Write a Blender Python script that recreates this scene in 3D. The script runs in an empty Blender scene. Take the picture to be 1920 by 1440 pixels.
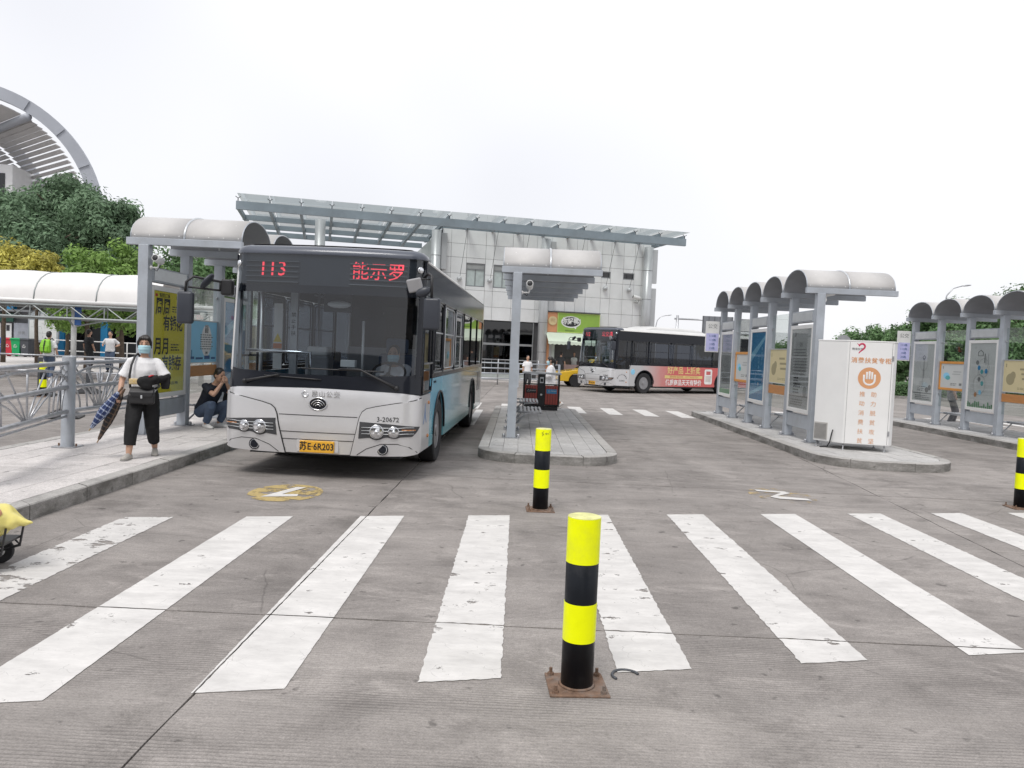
import bpy, bmesh, math, random
from mathutils import Vector, Matrix, Euler, noise as mnoise
random.seed(7)
SC = bpy.context.scene
COL = SC.collection
PI = math.pi
rad = math.radians

# ------------------------------------------------------------------ camera, sky, sun, exposure
F_PX, PITCH, ROLL, YAW, CAM_H = 1441.3, -0.0439, 0.0440, -0.0071, 1.7474
def cam_axes():
    fwd = Vector((math.sin(YAW)*math.cos(PITCH), math.cos(YAW)*math.cos(PITCH), math.sin(PITCH)))
    r0 = Vector((math.cos(YAW), -math.sin(YAW), 0)); u0 = r0.cross(fwd)
    c, s = math.cos(ROLL), math.sin(ROLL)
    return r0*c + u0*s, u0*c - r0*s, fwd
CR, CU, CF = cam_axes()
cam_data = bpy.data.cameras.new('camera')
cam = bpy.data.objects.new('camera', cam_data); COL.objects.link(cam)
mw = Matrix.Identity(4)
for i in range(3):
    mw[i][0], mw[i][1], mw[i][2] = CR[i], CU[i], -CF[i]
mw[2][3] = CAM_H
cam.matrix_world = mw
cam_data.sensor_width = 36.0
cam_data.lens = 36.0*F_PX/1920.0
cam_data.clip_start = 0.05
cam_data.clip_end = 3000
SC.camera = cam

SUN_EL, SUN_AZ = rad(58), rad(200)
world = bpy.data.worlds.new('World'); SC.world = world
world.use_nodes = True
wn, wl = world.node_tree.nodes, world.node_tree.links
wn.clear()
w_out = wn.new('ShaderNodeOutputWorld'); w_bg = wn.new('ShaderNodeBackground')
w_sky = wn.new('ShaderNodeTexSky'); w_sky.sky_type = 'NISHITA'; w_sky.sun_disc = False
w_sky.sun_elevation = SUN_EL; w_sky.sun_rotation = SUN_AZ
w_sky.air_density = 1.0; w_sky.dust_density = 4.0
w_scale = wn.new('ShaderNodeMix'); w_scale.data_type = 'RGBA'; w_scale.blend_type = 'MULTIPLY'
w_scale.inputs[0].default_value = 1.0; w_scale.inputs[7].default_value = (0.10, 0.10, 0.10, 1)
# thin even cloud deck in front of the clear sky
w_tc = wn.new('ShaderNodeTexCoord'); w_no = wn.new('ShaderNodeTexNoise')
w_no.inputs['Scale'].default_value = 1.1; w_no.inputs['Detail'].default_value = 3.0
w_rp = wn.new('ShaderNodeValToRGB')
w_rp.color_ramp.elements[0].position = 0.32; w_rp.color_ramp.elements[0].color = (0.575, 0.58, 0.625, 1)
w_rp.color_ramp.elements[1].position = 0.66; w_rp.color_ramp.elements[1].color = (0.79, 0.79, 0.805, 1)
w_mix = wn.new('ShaderNodeMix'); w_mix.data_type = 'RGBA'; w_mix.inputs[0].default_value = 0.9
wl.new(w_tc.outputs['Generated'], w_no.inputs['Vector'])
wl.new(w_no.outputs['Fac'], w_rp.inputs['Fac'])
wl.new(w_sky.outputs['Color'], w_scale.inputs[6])
wl.new(w_scale.outputs[2], w_mix.inputs[6]); wl.new(w_rp.outputs['Color'], w_mix.inputs[7])
wl.new(w_mix.outputs[2], w_bg.inputs['Color']); w_bg.inputs['Strength'].default_value = 1.0
wl.new(w_bg.outputs[0], w_out.inputs[0])

sun_d = bpy.data.lights.new('sun', 'SUN'); sun_d.energy = 1.5; sun_d.angle = rad(24); sun_d.color = (1.0, 0.97, 0.93)
sun = bpy.data.objects.new('sun', sun_d); COL.objects.link(sun)
sd = Vector((math.sin(SUN_AZ)*math.cos(SUN_EL), math.cos(SUN_AZ)*math.cos(SUN_EL), math.sin(SUN_EL)))
sun.rotation_euler = (-sd).to_track_quat('-Z', 'Y').to_euler(); sun.location = sd*60
SC.view_settings.view_transform = 'Standard'; SC.view_settings.look = 'None'
SC.view_settings.exposure = 0.52; SC.view_settings.gamma = 1.0; SC.view_settings.use_curve_mapping = False
SC.cycles.max_bounces = 8; SC.cycles.transparent_max_bounces = 24
SC.cycles.use_denoising = True

# ------------------------------------------------------------------ pixel to place helpers
def ray(px, py):
    return CF + CR*((px-960)/F_PX) - CU*((py-720)/F_PX)
def G(px, py, z=0.0):                     # pixel on a horizontal surface at height z
    d = ray(px, py); t = (z-CAM_H)/d.z
    return Vector((0, 0, CAM_H)) + d*t
def AY(px, py, Y):                        # pixel on the upright plane y = Y
    d = ray(px, py); return Vector((0, 0, CAM_H)) + d*(Y/d.y)
def PLN(px, py, pt, nrm):                 # pixel on any plane
    d = ray(px, py); o = Vector((0, 0, CAM_H))
    return o + d*((pt-o).dot(nrm)/d.dot(nrm))

# ------------------------------------------------------------------ materials
MATS = {}
def nd(nt, t, **k):
    n = nt.nodes.new(t)
    for a, b in k.items(): n.inputs[a.replace('_', ' ')].default_value = b
    return n
def M(name, col=(0.5, 0.5, 0.5), rough=0.5, metal=0.0, var=0.12, scale=4.0, bump=0.0, bscale=60.0,
      coat=0.0, spec=0.5, dirt=None, dirt_amt=0.0, rnd=0.0, trans=0.0, emit=None, estr=0.0, stretch=None):
    if name in MATS: return MATS[name]
    m = bpy.data.materials.new(name); m.use_nodes = True; nt = m.node_tree; L = nt.links
    b = nt.nodes['Principled BSDF']
    b.inputs['Roughness'].default_value = rough; b.inputs['Metallic'].default_value = metal
    b.inputs['Specular IOR Level'].default_value = spec
    if coat: b.inputs['Coat Weight'].default_value = coat; b.inputs['Coat Roughness'].default_value = 0.08
    tc = nd(nt, 'ShaderNodeTexCoord')
    vec = tc.outputs['Object']
    if stretch:
        mp = nd(nt, 'ShaderNodeMapping'); mp.inputs['Scale'].default_value = stretch
        L.new(vec, mp.inputs['Vector']); vec = mp.outputs['Vector']
    n1 = nd(nt, 'ShaderNodeTexNoise', Scale=scale, Detail=6.0, Roughness=0.62); L.new(vec, n1.inputs['Vector'])
    r1 = nd(nt, 'ShaderNodeMapRange'); r1.inputs[1].default_value = 0.3; r1.inputs[2].default_value = 0.7
    r1.inputs[3].default_value = 1-var; r1.inputs[4].default_value = 1+var
    L.new(n1.outputs['Fac'], r1.inputs[0])
    mx = nd(nt, 'ShaderNodeMix'); mx.data_type = 'RGBA'; mx.blend_type = 'MULTIPLY'; mx.inputs[0].default_value = 1
    mx.inputs[6].default_value = (*col, 1); L.new(r1.outputs[0], mx.inputs[7])
    out = mx.outputs[2]
    if rnd:
        oi = nd(nt, 'ShaderNodeObjectInfo'); r2 = nd(nt, 'ShaderNodeMapRange')
        r2.inputs[3].default_value = 1-rnd; r2.inputs[4].default_value = 1+rnd
        L.new(oi.outputs['Random'], r2.inputs[0])
        m2 = nd(nt, 'ShaderNodeMix'); m2.data_type = 'RGBA'; m2.blend_type = 'MULTIPLY'; m2.inputs[0].default_value = 1
        L.new(out, m2.inputs[6]); L.new(r2.outputs[0], m2.inputs[7]); out = m2.outputs[2]
    if dirt:
        n2 = nd(nt, 'ShaderNodeTexNoise', Scale=scale*0.45, Detail=8.0, Roughness=0.7); L.new(vec, n2.inputs['Vector'])
        r3 = nd(nt, 'ShaderNodeMapRange'); r3.inputs[1].default_value = 0.48; r3.inputs[2].default_value = 0.75
        r3.inputs[4].default_value = dirt_amt
        L.new(n2.outputs['Fac'], r3.inputs[0])
        m3 = nd(nt, 'ShaderNodeMix'); m3.data_type = 'RGBA'; m3.inputs[7].default_value = (*dirt, 1)
        L.new(r3.outputs[0], m3.inputs[0]); L.new(out, m3.inputs[6]); out = m3.outputs[2]
    L.new(out, b.inputs['Base Color'])
    r4 = nd(nt, 'ShaderNodeMapRange'); r4.inputs[3].default_value = max(0.02, rough*0.8); r4.inputs[4].default_value = min(1, rough*1.25)
    L.new(n1.outputs['Fac'], r4.inputs[0]); L.new(r4.outputs[0], b.inputs['Roughness'])
    if bump:
        n3 = nd(nt, 'ShaderNodeTexNoise', Scale=bscale, Detail=5.0); L.new(vec, n3.inputs['Vector'])
        bp = nd(nt, 'ShaderNodeBump', Strength=bump, Distance=0.01)
        L.new(n3.outputs['Fac'], bp.inputs['Height']); L.new(bp.outputs[0], b.inputs['Normal'])
    if emit:
        b.inputs['Emission Color'].default_value = (*emit, 1); b.inputs['Emission Strength'].default_value = estr
    MATS[name] = m
    return m
def glass(name, tint=(0.6, 0.65, 0.68), rough=0.02, reflect=1.0, ior=1.5):
    if name in MATS: return MATS[name]
    m = bpy.data.materials.new(name); m.use_nodes = True; nt = m.node_tree; L = nt.links; nt.nodes.clear()
    o = nd(nt, 'ShaderNodeOutputMaterial'); t = nd(nt, 'ShaderNodeBsdfTransparent'); g = nd(nt, 'ShaderNodeBsdfGlossy')
    t.inputs[0].default_value = (*tint, 1); g.inputs['Roughness'].default_value = rough
    g.inputs[0].default_value = (reflect, reflect, reflect, 1)
    lw = nd(nt, 'ShaderNodeLayerWeight', Blend=0.5); pw = nd(nt, 'ShaderNodeMath'); pw.operation = 'POWER'; pw.inputs[1].default_value = 4.0
    L.new(lw.outputs['Facing'], pw.inputs[0]); f0 = ((ior-1)/(ior+1))**2
    fr = nd(nt, 'ShaderNodeMapRange'); fr.inputs[3].default_value = f0; fr.inputs[4].default_value = 1.0; L.new(pw.outputs[0], fr.inputs[0])
    mx = nd(nt, 'ShaderNodeMixShader')
    L.new(fr.outputs[0], mx.inputs[0]); L.new(t.outputs[0], mx.inputs[1]); L.new(g.outputs[0], mx.inputs[2])
    L.new(mx.outputs[0], o.inputs[0]); MATS[name] = m
    return m

# ------------------------------------------------------------------ mesh helpers
class MB:
    def __init__(s): s.v = []; s.f = []; s.m = []
    def add(s, vs, fs, mi=0):
        o = len(s.v); s.v.extend([tuple(p) for p in vs])
        for f in fs: s.f.append(tuple(i+o for i in f)); s.m.append(mi)
        return s
    def box(s, x0, x1, y0, y1, z0, z1, mi=0, mat=None):
        vs = [Vector(p) for p in ((x0,y0,z0),(x1,y0,z0),(x1,y1,z0),(x0,y1,z0),(x0,y0,z1),(x1,y0,z1),(x1,y1,z1),(x0,y1,z1))]
        if mat: vs = [mat @ p for p in vs]
        return s.add(vs, [(0,3,2,1),(4,5,6,7),(0,1,5,4),(1,2,6,5),(2,3,7,6),(3,0,4,7)], mi)
    def cbox(s, c, size, mi=0, rot=None):
        m = Matrix.Translation(c)
        if rot: m = m @ Euler(rot).to_matrix().to_4x4()
        a, b, d = size[0]/2, size[1]/2, size[2]/2
        return s.box(-a, a, -b, b, -d, d, mi, m)
    def tube(s, pts, r, n=8, mi=0, closed=False, caps=True):
        pts = [Vector(p) for p in pts]; N = len(pts)
        rs = r if isinstance(r, (list, tuple)) else [r]*N
        tang = []
        for i in range(N):
            a = pts[(i-1) % N] if (closed or i) else pts[0]
            b = pts[(i+1) % N] if (closed or i < N-1) else pts[-1]
            t = b-a; tang.append(t.normalized() if t.length > 1e-9 else Vector((0, 0, 1)))
        up = Vector((0, 0, 1)) if abs(tang[0].z) < 0.9 else Vector((1, 0, 0))
        nx = tang[0].cross(up).normalized(); vs = []
        for i in range(N):
            nx = (nx - tang[i]*nx.dot(tang[i])).normalized(); ny = tang[i].cross(nx)
            for k in range(n):
                a = 2*PI*k/n; vs.append(pts[i] + (nx*math.cos(a)+ny*math.sin(a))*rs[i])
        fs = []
        for i in range(N if closed else N-1):
            j = (i+1) % N
            for k in range(n):
                l = (k+1) % n; fs.append((i*n+k, i*n+l, j*n+l, j*n+k))
        if caps and not closed:
            fs.append(tuple(range(n))[::-1]); fs.append(tuple((N-1)*n+k for k in range(n)))
        return s.add(vs, fs, mi)
    def lathe(s, prof, n=24, mat=None, mi=0):
        vs = []; N = len(prof); mat = mat or Matrix.Identity(4)
        for r, z in prof:
            for k in range(n):
                a = 2*PI*k/n; vs.append(mat @ Vector((r*math.cos(a), r*math.sin(a), z)))
        fs = [(i*n+k, i*n+(k+1) % n, (i+1)*n+(k+1) % n, (i+1)*n+k) for i in range(N-1) for k in range(n)]
        if prof[0][0] > 1e-6: fs.append(tuple(range(n))[::-1])
        if prof[-1][0] > 1e-6: fs.append(tuple((N-1)*n+k for k in range(n)))
        return s.add(vs, fs, mi)
    def prism(s, poly, z0, z1, mi=0, mat=None):
        mat = mat or Matrix.Identity(4); n = len(poly)
        vs = [mat @ Vector((x, y, z0)) for x, y in poly] + [mat @ Vector((x, y, z1)) for x, y in poly]
        fs = [tuple(range(n))[::-1], tuple(range(n, 2*n))] + [(i, (i+1) % n, n+(i+1) % n, n+i) for i in range(n)]
        return s.add(vs, fs, mi)
    def ell(s, c, r, nu=16, nv=10, mi=0, rot=None):
        m = Matrix.Translation(c) @ (Euler(rot).to_matrix().to_4x4() if rot else Matrix.Identity(4))
        vs = [m @ Vector((0, 0, -r[2]))]
        for j in range(1, nv):
            t = -PI/2+PI*j/nv
            for i in range(nu):
                a = 2*PI*i/nu; vs.append(m @ Vector((r[0]*math.cos(t)*math.cos(a), r[1]*math.cos(t)*math.sin(a), r[2]*math.sin(t))))
        vs.append(m @ Vector((0, 0, r[2]))); T = len(vs)-1
        fs = [(0, 1+(i+1) % nu, 1+i) for i in range(nu)]
        for j in range(nv-2):
            for i in range(nu):
                a = 1+j*nu+i; b = 1+j*nu+(i+1) % nu; fs.append((a, b, b+nu, a+nu))
        o = 1+(nv-2)*nu; fs += [(o+i, o+(i+1) % nu, T) for i in range(nu)]
        return s.add(vs, fs, mi)
    def loft(s, rings, mi=0, caps=True):
        n = len(rings[0]); vs = [p for r in rings for p in r]
        fs = [(i*n+k, i*n+(k+1) % n, (i+1)*n+(k+1) % n, (i+1)*n+k) for i in range(len(rings)-1) for k in range(n)]
        if caps: fs += [tuple(range(n))[::-1], tuple((len(rings)-1)*n+k for k in range(n))]
        return s.add(vs, fs, mi)
    def sheet(s, grid, mi=0):
        n = len(grid[0]); vs = [p for r in grid for p in r]
        return s.add(vs, [(i*n+k, i*n+k+1, (i+1)*n+k+1, (i+1)*n+k) for i in range(len(grid)-1) for k in range(n-1)], mi)
    def mesh(s, name, mats, smooth=False):
        me = bpy.data.meshes.new(name); me.from_pydata(s.v, [], s.f)
        for m in (mats if isinstance(mats, (list, tuple)) else [mats]): me.materials.append(m)
        if any(s.m): me.polygons.foreach_set('material_index', s.m)
        if smooth: me.polygons.foreach_set('use_smooth', [True]*len(me.polygons))
        me.update(); return me
    def build(s, name, mats, parent=None, loc=None, rz=0.0, smooth=False, bevel=0.0, seg=1, solid=0.0):
        o = link(name, s.mesh(name, mats, smooth), parent, loc, rz)
        if solid:
            md = o.modifiers.new('solid', 'SOLIDIFY'); md.thickness = solid; md.offset = 0
        if bevel:
            md = o.modifiers.new('bevel', 'BEVEL'); md.width = bevel; md.segments = seg; md.limit_method = 'ANGLE'; md.angle_limit = rad(35)
        return o
def link(name, data, parent=None, loc=None, rz=0.0):
    o = bpy.data.objects.new(name, data); COL.objects.link(o)
    if parent: o.parent = parent
    if loc is not None: o.location = loc
    if rz: o.rotation_euler = (0, 0, rz)
    return o
def auto_smooth(o, deg=35):
    me = o.data; bm = bmesh.new(); bm.from_mesh(me)
    for f in bm.faces: f.smooth = True
    for e in bm.edges: e.smooth = len(e.link_faces) == 2 and e.calc_face_angle(0) < rad(deg)
    bm.to_mesh(me); bm.free(); return o
def tag(o, label=None, cat=None, group=None, kind=None):
    if label: o['label'] = label
    if cat: o['category'] = cat
    if group: o['group'] = group
    if kind: o['kind'] = kind
    return o
def thing(name, label, cat, loc=(0, 0, 0), rz=0.0, group=None):
    return tag(link(name, None, None, loc, rz), label, cat, group)
def box(name, x0, x1, y0, y1, z0, z1, mat, parent=None, bevel=0.0):
    return MB().box(x0, x1, y0, y1, z0, z1).build(name, mat, parent, bevel=bevel)
def kids(o): return [c for c in COL.objects if c.parent == o]
def copy_tree(o, parent=None):
    c = o.copy(); COL.objects.link(c); c.parent = parent
    for ch in o.children: copy_tree(ch, c)
    return c
def rrect(x0, x1, y0, y1, r, n=5):
    pts = []
    for cx, cy, a0 in ((x1-r, y0+r, -90), (x1-r, y1-r, 0), (x0+r, y1-r, 90), (x0+r, y0+r, 180)):
        for i in range(n+1):
            a = rad(a0+90*i/n); pts.append((cx+r*math.cos(a), cy+r*math.sin(a)))
    return pts
def arc(cx, cy, r, a0, a1, n):
    return [(cx+r*math.cos(rad(a0+(a1-a0)*i/n)), cy+r*math.sin(rad(a0+(a1-a0)*i/n))) for i in range(n+1)]
def patch(name, outline, fn, t, mats, parent=None, du=0.12, dv=0.2, back=0.0, smooth=True):
    """a flat outline (u,v) cut into a grid, laid on the surface fn(u,v,offset) and given a rim"""
    bm = bmesh.new()
    f = bm.faces.new([bm.verts.new((u, v, 0)) for u, v in outline])
    us = [p[0] for p in outline]; vs = [p[1] for p in outline]
    def cuts(a, b, d):
        k = int((b-a)/d); return [a+(b-a)*(i+1)/(k+1) for i in range(k)]
    for u in cuts(min(us), max(us), du):
        bmesh.ops.bisect_plane(bm, geom=bm.verts[:]+bm.edges[:]+bm.faces[:], plane_co=(u, 0, 0), plane_no=(1, 0, 0))
    for v in cuts(min(vs), max(vs), dv):
        bmesh.ops.bisect_plane(bm, geom=bm.verts[:]+bm.edges[:]+bm.faces[:], plane_co=(0, v, 0), plane_no=(0, 1, 0))
    bm.normal_update()
    rim = [e for e in bm.edges if len(e.link_faces) == 1]
    ret = bmesh.ops.extrude_edge_only(bm, edges=rim)
    low = {v for v in ret['geom'] if isinstance(v, bmesh.types.BMVert)}
    for v in bm.verts: v.co = Vector(fn(v.co.x, v.co.y, back if v in low else t))
    bmesh.ops.recalc_face_normals(bm, faces=bm.faces[:])
    for fc in bm.faces: fc.smooth = smooth
    for e in bm.edges:
        if len(e.link_faces) == 2 and e.calc_face_angle(0) > rad(35): e.smooth = False
    me = bpy.data.meshes.new(name); bm.to_mesh(me); bm.free()
    for m in (mats if isinstance(mats, (list, tuple)) else [mats]): me.materials.append(m)
    return link(name, me, parent)

# ------------------------------------------------------------------ lettering
_txt = {}
def text_mesh(s, size, ext=0.001, bold=0.0, spacing=1.0):
    k = (s, size, ext, bold, spacing)
    if k in _txt: return _txt[k]
    cu = bpy.data.curves.new('lettering', 'FONT'); cu.body = s; cu.size = size; cu.align_x = 'CENTER'; cu.align_y = 'CENTER'
    cu.extrude = ext; cu.offset = bold; cu.space_character = spacing; cu.resolution_u = 2
    o = bpy.data.objects.new('lettering', cu); COL.objects.link(o)
    dg = bpy.context.evaluated_depsgraph_get(); me = bpy.data.meshes.new_from_object(o.evaluated_get(dg))
    bpy.data.objects.remove(o); bpy.data.curves.remove(cu)
    _txt[k] = me; return me
def lettering(s, size, mat, parent, mx, name='lettering', ext=0.001, bold=0.0, sx=1.0, spacing=1.0):
    """mx: matrix taking the text plane (x right, y up, z out) into the parent's space"""
    me = text_mesh(s, size, ext, bold, spacing).copy(); me.materials.clear(); me.materials.append(mat)
    o = link(name, me, parent); o.matrix_local = mx @ Matrix.Diagonal((sx, 1, 1, 1)); return o
def face_mx(o, right, up):
    r = Vector(right).normalized(); u = Vector(up).normalized(); n = r.cross(u)
    m = Matrix.Identity(4)
    for i in range(3): m[i][0], m[i][1], m[i][2], m[i][3] = r[i], u[i], n[i], o[i]
    return m
# ------------------------------------------------------------------ ground, slabs, markings
def concrete(name, c1, c2, c3, groove=0.34, dirt=0.6, streak=True, rnd=0.05, grime=0.0):
    if name in MATS: return MATS[name]
    m = bpy.data.materials.new(name); m.use_nodes = True; nt = m.node_tree; L = nt.links
    b = nt.nodes['Principled BSDF']; b.inputs['Specular IOR Level'].default_value = 0.25
    tc = nd(nt, 'ShaderNodeNewGeometry'); P = tc.outputs['Position']
    def no(scale, det=6.0, ro=0.6, st=None, dist=0.0):
        v = P
        if st:
            mp = nd(nt, 'ShaderNodeMapping'); mp.inputs['Scale'].default_value = st; L.new(v, mp.inputs['Vector']); v = mp.outputs['Vector']
        n = nd(nt, 'ShaderNodeTexNoise', Scale=scale, Detail=det, Roughness=ro, Distortion=dist); L.new(v, n.inputs['Vector']); return n.outputs['Fac']
    def mr(x, a, b_, c, d):
        r = nd(nt, 'ShaderNodeMapRange'); r.inputs[1].default_value = a; r.inputs[2].default_value = b_
        r.inputs[3].default_value = c; r.inputs[4].default_value = d; L.new(x, r.inputs[0]); return r.outputs[0]
    def mixc(f, a, c):
        x = nd(nt, 'ShaderNodeMix'); x.data_type = 'RGBA'; L.new(f, x.inputs[0])
        for i, q in ((6, a), (7, c)):
            if isinstance(q, tuple): x.inputs[i].default_value = (*q, 1)
            else: L.new(q, x.inputs[i])
        return x.outputs[2]
    def mul(a, f):
        x = nd(nt, 'ShaderNodeMix'); x.data_type = 'RGBA'; x.blend_type = 'MULTIPLY'; x.inputs[0].default_value = 1
        L.new(a, x.inputs[6]); L.new(f, x.inputs[7]); return x.outputs[2]
    col = mixc(mr(no(0.35, 5, 0.6), 0.36, 0.64, 0, 1), c1, c2)
    col = mixc(mr(no(1.1, 9, 0.72, None, 0.6), 0.50, 0.64, 0, dirt), col, c3)
    pale = tuple(min(1, q*1.45) for q in c1)
    col = mixc(mr(no(1.9, 12, 0.78, (0.7, 1.3, 1), 1.2), 0.55, 0.60, 0, 0.55), col, pale)
    if streak:                               # dull drag marks across the slab
        col = mul(col, mr(no(1.0, 7, 0.75, (1.1, 3.2, 1), 0.7), 0.34, 0.66, 0.82, 1.14))
        col = mul(col, mr(no(1.0, 3, 0.5, (1.7, 0.12, 1), 0.2), 0.36, 0.64, 0.92, 1.05))
        wv = nd(nt, 'ShaderNodeTexWave', Scale=11.5, Distortion=5.0, Detail=2.0); wv.bands_direction = 'Y'; wv.inputs['Detail Scale'].default_value = 0.55
        wm = nd(nt, 'ShaderNodeMapping'); wm.inputs['Scale'].default_value = (0.35, 1, 1); L.new(P, wm.inputs['Vector']); L.new(wm.outputs['Vector'], wv.inputs['Vector']); lines = wv.outputs['Fac']
        mask = mr(no(0.9, 5, 0.6, (0.5, 1.4, 1)), 0.42, 0.60, 0.0, 1.0)
        g = nd(nt, 'ShaderNodeMath'); g.operation = 'MULTIPLY'
        L.new(mr(lines, 0.72, 0.95, 0, groove), g.inputs[0]); L.new(mask, g.inputs[1])
        inv = nd(nt, 'ShaderNodeMath'); inv.operation = 'SUBTRACT'; inv.inputs[0].default_value = 1; L.new(g.outputs[0], inv.inputs[1])
        col = mul(col, inv.outputs[0])
    col = mul(col, mr(no(38, 6, 0.8), 0.3, 0.7, 0.80, 1.18))
    col = mul(col, mr(no(110, 4, 0.75), 0.3, 0.72, 0.70, 1.28))
    if streak:                               # hairline cracks
        vo = nd(nt, 'ShaderNodeTexVoronoi', Scale=0.42); vo.feature = 'DISTANCE_TO_EDGE'; wp = nd(nt, 'ShaderNodeMix'); wp.data_type = 'VECTOR'; wp.inputs[0].default_value = 0.10
        wn_ = nd(nt, 'ShaderNodeTexNoise', Scale=2.0, Detail=6.0); L.new(P, wn_.inputs['Vector']); L.new(P, wp.inputs[4]); L.new(wn_.outputs['Color'], wp.inputs[5]); L.new(wp.outputs[1], vo.inputs['Vector'])
        ck = nd(nt, 'ShaderNodeMath'); ck.operation = 'MAXIMUM'; L.new(mr(vo.outputs['Distance'], 0.0, 0.003, 0.68, 1), ck.inputs[0]); L.new(mr(no(0.5, 3), 0.50, 0.58, 1, 0), ck.inputs[1]); col = mul(col, ck.outputs[0])
    oi = nd(nt, 'ShaderNodeObjectInfo'); col = mul(col, mr(oi.outputs['Random'], 0, 1, 1-rnd, 1+rnd))
    sp = no(7, 3, 0.5); col = mul(col, mr(sp, 0.665, 0.72, 1.0, 0.55))          # oil drips, gum
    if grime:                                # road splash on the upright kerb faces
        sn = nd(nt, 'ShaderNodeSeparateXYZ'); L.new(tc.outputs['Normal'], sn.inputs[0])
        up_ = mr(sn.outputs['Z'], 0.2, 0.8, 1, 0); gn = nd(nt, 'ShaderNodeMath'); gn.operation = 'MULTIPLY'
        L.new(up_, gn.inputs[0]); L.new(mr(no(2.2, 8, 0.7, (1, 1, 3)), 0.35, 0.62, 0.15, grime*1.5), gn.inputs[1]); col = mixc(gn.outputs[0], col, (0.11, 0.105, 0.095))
    L.new(col, b.inputs['Base Color'])
    L.new(mr(no(3, 5), 0.3, 0.7, 0.7, 0.95), b.inputs['Roughness'])
    ad = nd(nt, 'ShaderNodeMath'); ad.operation = 'ADD'
    if streak: L.new(lines, ad.inputs[0])
    L.new(no(120, 4, 0.7), ad.inputs[1])
    bp = nd(nt, 'ShaderNodeBump', Strength=0.35, Distance=0.006); L.new(ad.outputs[0], bp.inputs['Height']); L.new(bp.outputs[0], b.inputs['Normal'])
    MATS[name] = m; return m
C_SLAB = concrete('slab_concrete', (0.255, 0.235, 0.221), (0.330, 0.305, 0.287), (0.170, 0.156, 0.146))
C_GROUND = concrete('ground_concrete', (0.27, 0.255, 0.24), (0.34, 0.32, 0.30), (0.2, 0.19, 0.18))
C_KERB = concrete('kerb_concrete', (0.36, 0.35, 0.335), (0.46, 0.445, 0.425), (0.17, 0.165, 0.155), streak=False, dirt=0.55, rnd=0.1, grime=0.55)
C_PAVE = concrete('paver_concrete', (0.52, 0.495, 0.482), (0.63, 0.60, 0.582), (0.40, 0.382, 0.37), streak=False, dirt=0.45, rnd=0.075)

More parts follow.
